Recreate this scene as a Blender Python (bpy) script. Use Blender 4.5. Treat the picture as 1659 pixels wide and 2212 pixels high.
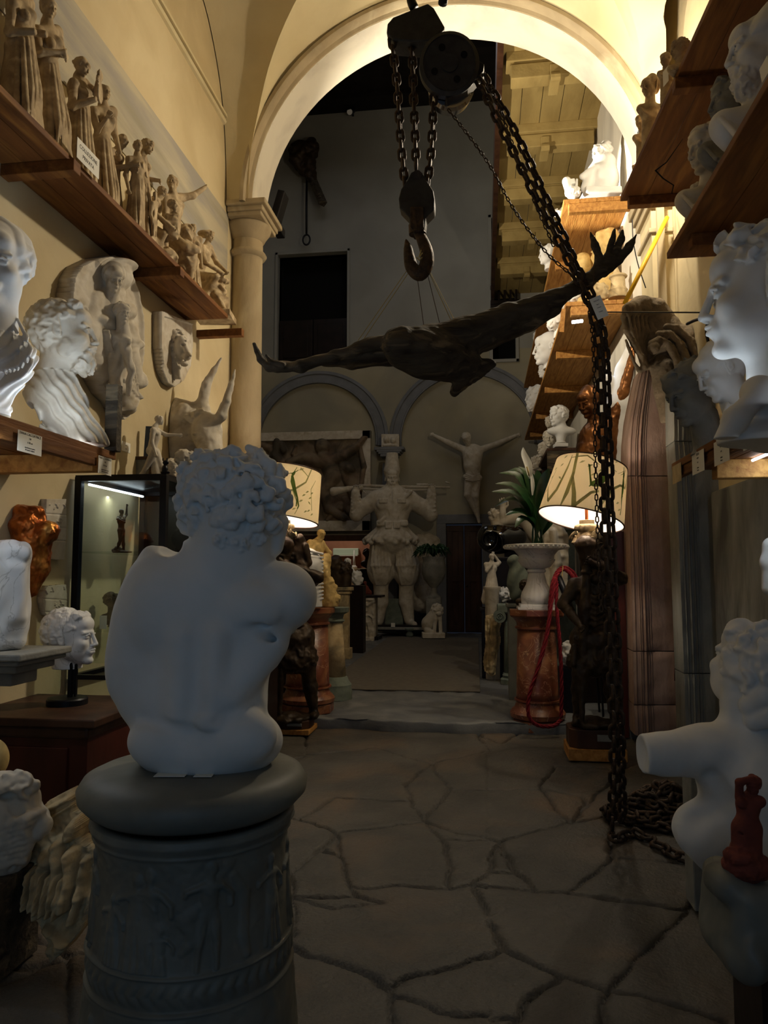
import bpy, math, random
import numpy as np
from mathutils import Vector, Matrix
for o in list(bpy.data.objects): bpy.data.objects.remove(o)
SC = bpy.context.scene; COL = SC.collection
PI = math.pi; rnd = random.Random(7)
# ------------------------------------------------------------------ camera
F = 1597.0; CX, CY = 829.5, 1106.0
YAW = math.atan(215/1597.0); PITCH = math.radians(4.73)
CAM = np.array([0., 0., 1.5])
FW = np.array([-math.sin(YAW)*math.cos(PITCH), math.cos(YAW)*math.cos(PITCH), math.sin(PITCH)])
RT = np.array([math.cos(YAW), math.sin(YAW), 0.])
UP = np.cross(RT, FW)
FH = np.array([-math.sin(YAW), math.cos(YAW), 0.])       # horizontal forward
cd = bpy.data.cameras.new('camera'); cam = bpy.data.objects.new('camera', cd); COL.objects.link(cam)
cam.location = CAM; cd.sensor_fit = 'VERTICAL'; cd.sensor_height = 24.0; cd.lens = 24.0*F/2212.0
cd.clip_start = 0.05; cd.clip_end = 200
cam.rotation_euler = Matrix(((RT[0], UP[0], -FW[0]), (RT[1], UP[1], -FW[1]), (RT[2], UP[2], -FW[2]))).to_euler()
SC.camera = cam
SC.view_settings.view_transform = 'Standard'; SC.view_settings.look = 'None'
SC.view_settings.gamma = 1.0; SC.view_settings.use_curve_mapping = False
SC.view_settings.exposure = 0.0
# ------------------------------------------------------------------ light
def srgb(h):
    if isinstance(h, str):
        c = [int(h[i:i+2], 16)/255 for i in (0, 2, 4)]
    else: c = h
    return tuple((x/12.92 if x <= .04045 else ((x+.055)/1.055)**2.4) for x in c)
W = bpy.data.worlds.new('world'); SC.world = W; W.use_nodes = True
W.node_tree.nodes['Background'].inputs[0].default_value = (.35, .45, .7, 1)
W.node_tree.nodes['Background'].inputs[1].default_value = 0.02
def lamp(name, kind, loc, energy, color, size=.1, aim=None, spot=None, blend=.5, sy=None, parent=None):
    l = bpy.data.lights.new(name, kind); l.energy = energy; l.color = color
    if kind == 'AREA':
        l.size = size
        if sy: l.shape = 'RECTANGLE'; l.size_y = sy
    else: l.shadow_soft_size = size
    if kind == 'SPOT': l.spot_size = math.radians(spot); l.spot_blend = blend
    o = bpy.data.objects.new(name, l); COL.objects.link(o); o.location = loc
    if aim is not None:
        o.rotation_euler = (Vector(aim)-Vector(loc)).to_track_quat('-Z', 'Y').to_euler()
    if parent: o.parent = parent; o.location = Vector(loc)-Vector(wloc(parent))
    return o
WARM = (1., .88, .68); COOL = (.30, .60, 1.); LED = (.74, .87, 1.)

DAY = lamp('doorway_daylight', 'AREA', (-.2, -1.55, 1.7), 11, COOL, 2.6, aim=(-.2, 5, 1.0), sy=2.4)
UPL = lamp('vault_spot_right', 'POINT', (1.42, 6.72, 5.6), 150, WARM, .07)
lamp('wall_wash_spot', 'SPOT', (1.38, 6.68, 5.5), 270, WARM, .06, aim=(-2.6, 4.4, 3.6), spot=95, blend=.8)
SPL = lamp('capital_flood', 'SPOT', (-2.08, 8.22, 5.2), 620, WARM, .05, aim=(.8, 9.6, 6.9), spot=125, blend=.6)
lamp('statue_spot', 'SPOT', (-1.98, 8.42, 5.1), 2600, (1, .92, .76), .03, aim=(1.3, 8.95, 6.15), spot=17, blend=.6)
lamp('hall_fill', 'AREA', (-2.6, 12.5, 11.6), 48, (.93, .95, 1.), 3.5, aim=(-2.4, 13.2, 0))  # added fill light to lift the dim hall; the ceiling has no opening

# ------------------------------------------------------------------ picking points
def ray(px, py): return FW + RT*((px-CX)/F) + UP*((CY-py)/F)
def atY(px, py, Y): d = ray(px, py); return CAM + d*(Y/d[1])
def atX(px, py, X): d = ray(px, py); return CAM + d*(X/d[0])
def atZ(px, py, Z): d = ray(px, py); return CAM + d*((Z-1.5)/d[2])
def atD(px, py, D): d = ray(px, py); return CAM + d*(D/np.dot(d, FH))
def depth(P): return float(np.dot(np.asarray(P)-CAM, FH))
def pix(P):
    q = np.asarray(P)-CAM; z = q@FW; return CX+F*(q@RT)/z, CY-F*(q@UP)/z
# ------------------------------------------------------------------ objects
def wloc(o):
    p = Vector((0, 0, 0))
    while o is not None: p = p + o.location; o = o.parent
    return p
def tag(o, label=None, cat=None, group=None, kind=None):
    if label: o['label'] = label
    if cat: o['category'] = cat
    if group: o['group'] = group
    if kind: o['kind'] = kind
    return o
def thing(name, label, cat, loc=(0, 0, 0), group=None):
    o = bpy.data.objects.new(name, None); COL.objects.link(o); o.location = Vector(loc); o.empty_display_size = .1
    return tag(o, label, cat, group)
def mkobj(name, V, Fc, mat, parent=None, smooth=False, origin=None):
    V = np.asarray(V, dtype=np.float64).reshape(-1, 3)
    if parent is not None: org = np.array(wloc(parent)); loc = Vector((0, 0, 0))
    else:
        if origin is None:
            lo = V.min(0); hi = V.max(0); origin = ((lo[0]+hi[0])/2, (lo[1]+hi[1])/2, lo[2])
        org = np.array(origin, dtype=float); loc = Vector(origin)
    V = V-org
    me = bpy.data.meshes.new(name)
    if isinstance(Fc, np.ndarray):
        n = len(Fc); w = Fc.shape[1]
        me.vertices.add(len(V)); me.vertices.foreach_set('co', V.astype(np.float32).ravel())
        me.loops.add(n*w); me.loops.foreach_set('vertex_index', Fc.astype(np.int32).ravel())
        me.polygons.add(n); me.polygons.foreach_set('loop_start', np.arange(0, n*w, w, dtype=np.int32))
        me.update(calc_edges=True)
    else:
        me.from_pydata(V.tolist(), [], Fc); me.update()
    if smooth: me.polygons.foreach_set('use_smooth', np.ones(len(me.polygons), dtype=bool))
    if mat: me.materials.append(mat)
    o = bpy.data.objects.new(name, me); COL.objects.link(o); o.location = loc
    if parent is not None: o.parent = parent
    return o
def rotm(rx=0, ry=0, rz=0): return np.array(Matrix.Rotation(rz, 3, 'Z') @ Matrix.Rotation(ry, 3, 'Y') @ Matrix.Rotation(rx, 3, 'X'))
def unit(v): v = np.asarray(v, float); n = np.linalg.norm(v); return v/n if n > 1e-9 else v
def frame(d):
    d = unit(d); a = np.array([0, 0, 1.]) if abs(d[2]) < .9 else np.array([1., 0, 0])
    x = unit(np.cross(a, d)); return x, np.cross(d, x), d
class MB:
    def __init__(s): s.v = []; s.f = []
    def add(s, V, Fc):
        b = len(s.v); s.v += [tuple(map(float, p)) for p in V]; s.f += [tuple(int(i)+b for i in q) for q in Fc]; return s
    def box(s, c, size, R=None, taper=1.0):
        hx, hy, hz = [q/2 for q in size]; V = []
        for z in (-1, 1):
            t = taper if z > 0 else 1
            for x, y in ((-1, -1), (1, -1), (1, 1), (-1, 1)): V.append((x*hx*t, y*hy*t, z*hz))
        V = np.array(V)
        if R is not None: V = V@np.asarray(R).T
        return s.add(V+np.asarray(c), [(3, 2, 1, 0), (4, 5, 6, 7), (0, 1, 5, 4), (1, 2, 6, 5), (2, 3, 7, 6), (3, 0, 4, 7)])
    def beam(s, a, b, w, h, up=(0, 0, 1)):
        a = np.asarray(a, float); b = np.asarray(b, float); d = unit(b-a); x = unit(np.cross(d, up)); z = np.cross(x, d)
        return s.box((a+b)/2, (w, np.linalg.norm(b-a), h), np.array([x, d, z]).T)
    def tube(s, pts, r, n=8, closed=False, cap=True):
        pts = [np.asarray(p, float) for p in pts]; m = len(pts)
        rr = r if hasattr(r, '__len__') else [r]*m
        V = []; px = None
        for i in range(m):
            if closed: d = pts[(i+1) % m]-pts[i-1]
            else: d = pts[min(i+1, m-1)]-pts[max(i-1, 0)]
            d = unit(d)
            if px is None: px = frame(d)[0]
            px = unit(px-d*np.dot(px, d)); py = np.cross(d, px)
            for k in range(n):
                a = 2*PI*k/n; V.append(pts[i]+rr[i]*(math.cos(a)*px+math.sin(a)*py))
        Fc = []
        for i in range(m if closed else m-1):
            j = (i+1) % m
            for k in range(n): Fc.append((i*n+k, i*n+(k+1) % n, j*n+(k+1) % n, j*n+k))
        if cap and not closed:
            Fc.append(tuple(range(n-1, -1, -1))); Fc.append(tuple((m-1)*n+k for k in range(n)))
        return s.add(V, Fc)
    def lathe(s, prof, c, n=32, sq=0, rot=0, sx=1, sy=1, gad=None):
        # prof: list of (r,z); c centre; n segs; sq -> polygonal
        V = []; m = len(prof)
        for i, (r, z) in enumerate(prof):
            for k in range(n):
                a = 2*PI*k/n+rot; q = r
                if gad and gad[0] <= i <= gad[1]: q = r*(1+gad[3]*abs(math.sin(a*gad[2]/2)))
                V.append((c[0]+q*math.cos(a)*sx, c[1]+q*math.sin(a)*sy, c[2]+z))
        Fc = [(i*n+k, i*n+(k+1) % n, (i+1)*n+(k+1) % n, (i+1)*n+k) for i in range(m-1) for k in range(n)]
        Fc.append(tuple(range(n-1, -1, -1))); Fc.append(tuple((m-1)*n+k for k in range(n)))
        return s.add(V, Fc)
    def prism(s, poly, ext):
        # poly: list of 3D points (planar), ext: extrusion vector
        n = len(poly); P = [np.asarray(p, float) for p in poly]; e = np.asarray(ext, float)
        return s.add(P+[p+e for p in P], [tuple(range(n)), tuple(range(2*n-1, n-1, -1))]+[(i, i+n, (i+1) % n+n, (i+1) % n) for i in range(n)])
    def ruled(s, A, B, th=None):
        n = len(A); return s.add(list(A)+list(B), [(i, i+1, n+i+1, n+i) for i in range(n-1)])
    def grid(s, G):
        G = np.asarray(G); m, n = G.shape[:2]
        return s.add(G.reshape(-1, 3), [(i*n+j, i*n+j+1, (i+1)*n+j+1, (i+1)*n+j) for i in range(m-1) for j in range(n-1)])
    def sph(s, c, r, n=10, R=None):
        r = np.array(r if hasattr(r, '__len__') else (r, r, r)); V = []; Fc = []
        for i in range(1, n):
            t = PI*i/n
            for k in range(2*n):
                a = PI*k/n; V.append((math.sin(t)*math.cos(a), math.sin(t)*math.sin(a), math.cos(t)))
        V += [(0, 0, 1), (0, 0, -1)]; V = np.array(V)*r
        if R is not None: V = V@np.asarray(R).T
        N = 2*n
        for i in range(n-2):
            for k in range(N): Fc.append((i*N+k, (i+1)*N+k, (i+1)*N+(k+1) % N, i*N+(k+1) % N))
        t = (n-1)*N
        for k in range(N): Fc.append((t, k, (k+1) % N)); Fc.append((t+1, (n-2)*N+(k+1) % N, (n-2)*N+k))
        return s.add(V+np.asarray(c), Fc)
    def build(s, name, mat, parent=None, smooth=False, bevel=0, auto=False, origin=None):
        o = mkobj(name, s.v, s.f, mat, parent, smooth, origin)
        if bevel:
            b = o.modifiers.new('bevel', 'BEVEL'); b.width = bevel; b.segments = 2; b.limit_method = 'ANGLE'; b.angle_limit = math.radians(40)
        if auto:
            me = o.data; me.polygons.foreach_set('use_smooth', np.ones(len(me.polygons), dtype=bool))
            try: me.set_sharp_from_angle(angle=math.radians(38))
            except Exception: pass
        return o
# ------------------------------------------------------------------ materials
def mat(name, col, col2=None, rough=.7, scale=4., bump=.0, bscale=20., metal=0., detail=6, stretch=None, spec=.3, mix=(.35, .7), col3=None, s3=1.5, m3=(.5, .65), veins=None):
    m = bpy.data.materials.new(name); m.use_nodes = True; nt = m.node_tree; N = nt.nodes; L = nt.links
    b = N['Principled BSDF']; b.inputs['Roughness'].default_value = rough; b.inputs['Metallic'].default_value = metal
    b.inputs['Specular IOR Level'].default_value = spec
    c1 = (*srgb(col), 1); b.inputs['Base Color'].default_value = c1
    tc = N.new('ShaderNodeTexCoord'); mp = N.new('ShaderNodeMapping'); L.new(tc.outputs['Object'], mp.inputs[0])
    if stretch: mp.inputs['Scale'].default_value = stretch
    def noise(sc, dt=detail, dist=0.):
        n = N.new('ShaderNodeTexNoise'); n.inputs['Scale'].default_value = sc; n.inputs['Detail'].default_value = dt
        n.inputs['Distortion'].default_value = dist; L.new(mp.outputs[0], n.inputs[0]); return n
    def ramp(src, a, z):
        r = N.new('ShaderNodeMapRange'); r.inputs[1].default_value = a; r.inputs[2].default_value = z; L.new(src, r.inputs[0]); return r.outputs[0]
    out = None
    if col2:
        mx = N.new('ShaderNodeMix'); mx.data_type = 'RGBA'; mx.inputs[6].default_value = c1; mx.inputs[7].default_value = (*srgb(col2), 1)
        L.new(ramp(noise(scale, detail, .4).outputs[0], *mix), mx.inputs[0]); out = mx.outputs[2]
    if col3:
        mx = N.new('ShaderNodeMix'); mx.data_type = 'RGBA'; mx.inputs[7].default_value = (*srgb(col3), 1)
        if out: L.new(out, mx.inputs[6])
        else: mx.inputs[6].default_value = c1
        L.new(ramp(noise(s3, 4, .8).outputs[0], *m3), mx.inputs[0]); out = mx.outputs[2]
    if veins:
        n = noise(veins[1], 5, 1.5); ab = N.new('ShaderNodeMath'); ab.operation = 'SUBTRACT'; ab.inputs[1].default_value = .5; L.new(n.outputs[0], ab.inputs[0])
        a2 = N.new('ShaderNodeMath'); a2.operation = 'ABSOLUTE'; L.new(ab.outputs[0], a2.inputs[0])
        mx = N.new('ShaderNodeMix'); mx.data_type = 'RGBA'; mx.inputs[6].default_value = (*srgb(veins[0]), 1)
        L.new(ramp(a2.outputs[0], .0, veins[2]), mx.inputs[0])
        if out: L.new(out, mx.inputs[7])
        else: mx.inputs[7].default_value = c1
        out = mx.outputs[2]
    if out: L.new(out, b.inputs['Base Color'])
    if bump:
        bp = N.new('ShaderNodeBump'); bp.inputs['Strength'].default_value = bump; bp.inputs['Distance'].default_value = .02
        L.new(noise(bscale, 8).outputs[0], bp.inputs['Height']); L.new(bp.outputs[0], b.inputs['Normal'])
    return m
def emis(name, col, st):
    m = bpy.data.materials.new(name); m.use_nodes = True; nt = m.node_tree; b = nt.nodes['Principled BSDF']
    b.inputs['Base Color'].default_value = (*srgb(col), 1); b.inputs['Emission Color'].default_value = (*srgb(col), 1); b.inputs['Emission Strength'].default_value = st
    return m
M = {}
M['plaster'] = mat('plaster_cream', 'cdbd98', 'beac86', .9, 1.6, .25, 9, mix=(.4, .7), col3='bfae8a', s3=.9, m3=(.55, .75))
M['plaster_vault'] = mat('plaster_vault', 'd6c8a2', 'c4b48c', .9, 1.2, .35, 7, mix=(.4, .75))
M['plaster_white'] = mat('plaster_white', 'ddd6c6', 'c4bdb0', .85, 2.2, .2, 10, mix=(.45, .7), stretch=(1, 1, .5))
M['frieze'] = mat('grey_frieze', '98938a', 'b4aa92', .9, 3, .35, 14, stretch=(1, .25, 1.6), mix=(.4, .62), col3='96907e', s3=2, m3=(.55, .7))
M['backwall'] = mat('plaster_ochre', 'a89f88', '989078', .9, 1.0, .1, 6, col3='8e897a', s3=.6, m3=(.45, .7))
M['backgrey'] = mat('plaster_grey', '9a9890', '8c8a82', .9, .8, .1, 6)
M['pietra'] = mat('grey_stone_trim', '7c7d80', '6d6e70', .8, 3, .2, 20)
M['column'] = mat('column_stone', 'b3a283', '9c8c70', .8, 3, .35, 16, stretch=(1, 1, .4), col3='c4b799', s3=2, m3=(.55, .7))
M['wood'] = mat('shelf_wood', '7d4f24', '5e3615', .7, 4, .2, 18, stretch=(4, .5, 4), mix=(.3, .7), col3='94652f', s3=3, m3=(.5, .75))
M['woodf'] = mat('pine_wood', 'b88644', '8d5b25', .65, 5, .2, 18, stretch=(5, .6, 5), mix=(.35, .7))
M['darkwood'] = mat('dark_wood', '4b3020', '2d1a10', .5, 5, .15, 20, stretch=(1, 1, .3))
M['plastersc'] = mat('white_plaster_cast', 'dcdad6', 'cfcdc8', .75, 5, .06, 30)
M['gesso'] = mat('aged_plaster_cast', 'cfc7b8', 'b8ac98', .8, 9, .08, 40, col3='a89a82', s3=6, m3=(.55, .75))
M['figur'] = mat('brown_plaster_cast', 'b59f7c', '8a7558', .75, 12, .15, 50, col3='cdb894', s3=9, m3=(.5, .7))
M['marble'] = mat('white_marble', 'e4e2df', 'cccac8', .45, 4, .03, 30, veins=('b4b1ad', 3.2, .012))
M['ivory'] = mat('yellow_plaster', 'd6b878', 'b0935a', .7, 12, .15, 50)
M['stone'] = mat('grey_stone', '8a8880', '6e6c66', .85, 5, .4, 25, col3='9a9890', s3=2.5)
M['paving'] = None
M['greencast'] = mat('green_grey_stone', '7b8478', '5f675e', .8, 8, .2, 30)
M['bronze'] = mat('brown_bronze', '8a5a32', '5a3820', .35, 6, .1, 30, metal=.75)
M['dbronze'] = mat('dark_bronze', '453523', '261d14', .5, 8, .15, 40, metal=.25)
M['iron'] = mat('rusty_iron', '4a3c30', '2e2822', .6, 25, .3, 60, metal=.6, col3='5d4630', s3=14, m3=(.5, .7))
M['castiron'] = mat('cast_iron', '3a3835', '2a2826', .55, 12, .2, 50, metal=.2)
M['black'] = mat('black_metal', '16161a', rough=.4, metal=.3)
M['blackwood'] = mat('dark_lacquer', '221712', '130d0a', .35, 4, .05, 20)
M['oldwood'] = mat('weathered_wood', '50473a', '2c251c', .75, 6, .5, 22, stretch=(.5, 3, 3), col3='776850', s3=5, m3=(.55, .7))
M['redmarble'] = mat('red_marble', '7e4530', '5a2c1e', .35, 7, .03, 30, col3='96643f', s3=3.5, m3=(.48, .66), veins=('b08a6c', 4.5, .010), spec=.5)
M['graymarble'] = mat('grey_marble', '77766c', '5e5e56', .5, 5, .06, 30)
M['pink'] = mat('pink_sandstone', 'a68b7d', '8d7263', .85, 6, .3, 30, col3='b59d8e', s3=2.4, m3=(.5, .7), stretch=(1, 1, .5))
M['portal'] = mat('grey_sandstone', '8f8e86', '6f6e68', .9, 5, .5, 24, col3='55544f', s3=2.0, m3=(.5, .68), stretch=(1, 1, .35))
M['portalrough'] = mat('rough_brown_stone', '94846e', '6e614e', .9, 6, .8, 18)
M['gold'] = mat('copper_gold_leaf', 'a8622a', '7c3a18', .38, 9, .12, 30, metal=.8, col3='d9a254', s3=3, m3=(.5, .62))
M['terra'] = mat('terracotta', '7a3a2c', '5c2a20', .8, 14, .2, 50)
M['paper'] = mat('paper', 'e6e2d6', rough=.8)
M['ink'] = mat('ink', '3a3632', rough=.8)
M['rope'] = mat('red_rope', '8c1a26', '6a101a', .75, 60, .4, 200)
M['leaf'] = mat('dark_leaf', '1e4a20', '123414', .35, 8, .05, 30, spec=.6)
M['spathe'] = mat('white_spathe', 'eeeee6', rough=.5)
M['cordage'] = mat('yellow_cord', 'b09a5c', rough=.8)
M['carpet'] = mat('carpet_taupe', '6e675c', '625b51', .95, 14, .4, 300)
M['yellow'] = mat('yellow_paint', 'd9a81c', rough=.5)
M['void'] = mat('dark_interior', '0a0908', rough=.95)
M['darkbeam'] = mat('dark_ceiling_wood', '1c1612', '120e0b', .8, 3, .2, 10)
M['ceilwood'] = mat('cream_painted_wood', 'a8925c', '8d7848', .8, 3, .3, 14, stretch=(1, .3, 1))
M['bluecloth'] = mat('blue_plastic', '5a86b8', rough=.4)
# glass
g = bpy.data.materials.new('glass'); g.use_nodes = True; nt = g.node_tree; nt.nodes.clear()
ou = nt.nodes.new('ShaderNodeOutputMaterial'); mx = nt.nodes.new('ShaderNodeMixShader'); tr = nt.nodes.new('ShaderNodeBsdfTransparent'); gl = nt.nodes.new('ShaderNodeBsdfGlossy')
gl.inputs['Roughness'].default_value = .02; mx.inputs[0].default_value = .07; tr.inputs[0].default_value = (.93, .97, .95, 1)
nt.links.new(tr.outputs[0], mx.inputs[1]); nt.links.new(gl.outputs[0], mx.inputs[2]); nt.links.new(mx.outputs[0], ou.inputs[0]); M['glass'] = g
# ------------------------------------------------------------------ sculpting: signed distance field, meshed with surface nets
def smin(a, b, k):
    if k <= 0: return np.minimum(a, b)
    h = np.maximum(k-np.abs(a-b), 0)/k; return np.minimum(a, b)-h*h*k*.25
def smax(a, b, k): return -smin(-a, -b, k)
def sdell(x, y, z, r):
    k0 = np.sqrt((x/r[0])**2+(y/r[1])**2+(z/r[2])**2); k1 = np.sqrt((x/r[0]**2)**2+(y/r[1]**2)**2+(z/r[2]**2)**2)+1e-6
    return k0*(k0-1)/k1
def sdcap(x, y, z, a, b, ra, rb):
    bx, by, bz = b[0]-a[0], b[1]-a[1], b[2]-a[2]; x = x-a[0]; y = y-a[1]; z = z-a[2]
    L2 = bx*bx+by*by+bz*bz+1e-9; t = np.clip((x*bx+y*by+z*bz)/L2, 0, 1)
    return np.sqrt((x-bx*t)**2+(y-by*t)**2+(z-bz*t)**2)-(ra+(rb-ra)*t)
def curls(x, y, z, f, warp=.9):
    # rope-like waves: warped trig noise in -1..1
    a = x*f; b = y*f; c = z*f
    a2 = a+warp*np.sin(b*1.3+.7)+warp*.6*np.sin(c*2.1); b2 = b+warp*np.sin(c*1.1+1.9)+warp*.6*np.sin(a*1.7+.4); c2 = c+warp*np.sin(a*1.2+2.3)
    return (np.sin(a2)*np.cos(b2)+np.sin(b2)*np.cos(c2)+np.sin(c2)*np.cos(a2))/1.5
def headsdf(x, y, z, o):
    """head of height 1, face towards -y, z up, origin between the ears at eye level"""
    fem = o.get('fem', 0); ax = np.abs(x)
    d = sdell(x, y-.07, z-.13, (.315, .405, .36))
    d = smin(d, sdell(x, y+.13, z+.16, (.245-.01*fem, .235, .33)), .10)
    d = smin(d, sdell(ax-.15, y+.04, z+.24, (.10, .2, .12)), .10)                       # jaw
    d = smin(d, sdell(x, y+.30, z+.425, (.095, .085, .07)), .08)                         # chin
    d = smin(d, sdell(ax-.165, y+.255, z+.12, (.085, .085, .07)), .09)                   # cheekbone
    d = smin(d, sdell(x, y+.30, z-.21, (.2, .10, .12)), .12)                            # forehead
    d = smin(d, sdcap(ax, y, z, (.035, -.375, .055), (.2, -.315, .06), .030, .026), .05)     # brow
    d = smax(d, -sdell(ax-.115, y+.43, z+.01, (.07, .075, .045)), .05)                     # socket
    d = smin(d, sdell(ax-.118, y+.315, z+.012, (.062, .058, .045)), .012)                   # eyeball
    d = smin(d, sdcap(ax, y, z, (.062, -.372, .010), (.120, -.388, .030), .011, .013), .012)   # lids
    d = smin(d, sdcap(ax, y, z, (.120, -.388, .030), (.182, -.350, .006), .013, .010), .012)
    d = smin(d, sdcap(ax, y, z, (.070, -.368, -.028), (.165, -.352, -.030), .008, .008), .014)
    n = sdcap(x, y, z, (0, -.385, .04), (0, -.448, -.15), .027, .038)
    n = smin(n, sdell(ax-.042, y+.415, z+.165, (.030, .038, .026)), .03)
    d = smin(d, n, .04)
    d = smax(d, -sdell(ax-.022, y+.44, z+.192, (.014, .024, .012)), .012)
    d = smin(d, sdell(x, y+.355, z+.27, (.11, .06, .075)), .05)                          # mouth mound
    d = smin(d, sdcap(ax, y, z, (.008, -.418, -.238), (.078, -.378, -.252), .020, .009), .014)
    d = smin(d, sdcap(ax, y, z, (.0, -.405, -.288), (.062, -.375, -.278), .025, .010), .014)
    d = smax(d, -sdcap(ax, y, z, (.0, -.435, -.262), (.085, -.385, -.262), .008, .006), .010)
    d = smax(d, -sdell(x, y+.405, z+.335, (.07, .028, .02)), .03)
    if o.get('ears', 1):
        e = sdell(ax-.315, y-.03, z+.02, (.032, .062, .105)); e = smax(e, -sdell(ax-.345, y-.02, z+.01, (.02, .036, .065)), .015)
        e = smin(e, sdell(ax-.315, y-.0, z+.10, (.022, .03, .03)), .02); d = smin(d, e, .02)
    hair = o.get('hair', 'curly')
    if hair != 'bald':
        hl = o.get('line', .24)      # height of the hairline on the forehead
        t = o.get('thick', .045); f = o.get('freq', 22.); amp = o.get('amp', .03)
        h = sdell(x, y-.09, z-.12, (.325+t, .40+t, .37+t))
        if hair == 'wavy':
            w = np.sin((np.arctan2(x, z+.3)*9)+2.2*np.sin(y*f*.35)+z*3)*.6+.5*curls(x, y, z, f*.55)
            h = h-amp*w
        elif hair == 'strands':
            w = np.sin(y*f+2.5*np.sin(x*6)+1.5*np.sin(z*7+x*4)); h = h-amp*w
        else:
            h = h-amp*curls(x, y, z, f)
        # region: behind/above hairline
        cut = -(y+.22-.55*(z-hl).clip(-.2, .3))+.7*(.18-z).clip(0, .25)  # front edge leans back over the temple
        fr = np.where(y < -.02, (hl-.16)-z+(.24-ax).clip(0, .3)*.9, -1.)
        eg = np.maximum(cut, fr); h = h+1.1*t*np.clip(1+eg/.11, 0, 1)**2; h = smax(h, eg, .02)
        h = smax(h, np.where(y > -.02, -z-(.32 if not o.get('long') else .6), -1.), .03)
        d = smin(d, h, .012)
    if hair == 'curly' and o.get('fringe', 1):
        fr = sdell(x, y+.19, z-(o.get('line', .24)+.09), (.25, .15, .10))-amp*1.3*curls(x+.3, y, z, f*.9); d = smin(d, fr, .015)
    if o.get('bun'): d = smin(d, sdell(x, y-.50, z-.02, (.13, .13, .12))-.02*np.sin(30*z+8*x), .04)
    if o.get('topknot'): d = smin(d, sdell(x, y+.12, z-.50, (.12, .1, .1))-.02*curls(x, y, z, 20), .04)
    if o.get('diadem'): d = smin(d, np.maximum(sdell(x, y-.03, z-.12, (.385, .47, .43)), np.abs((z-.28)-.5*(-y-.1))-.035), .01)
    if o.get('beard'):
        bl = o['beard']; b = sdell(x, y+.235, z+.42, (.19, .165, .13+.1*bl))
        b = b-.024*curls(x, y, z, o.get('bfreq', 30.))
        b = smax(b, -sdell(x, y+.42, z+.262, (.075, .05, .026)), .02)
        d = smin(d, b, .02)
        d = smin(d, sdell(ax-.225, y+.06, z+.25, (.045, .12, .15))-.015*curls(x, y, z, 24.), .02)
        d = smin(d, sdcap(ax, y, z, (.01, -.425, -.215), (.12, -.36, -.27), .02, .018), .015)
    if o.get('blind_fillet'): pass
    return d
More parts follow.
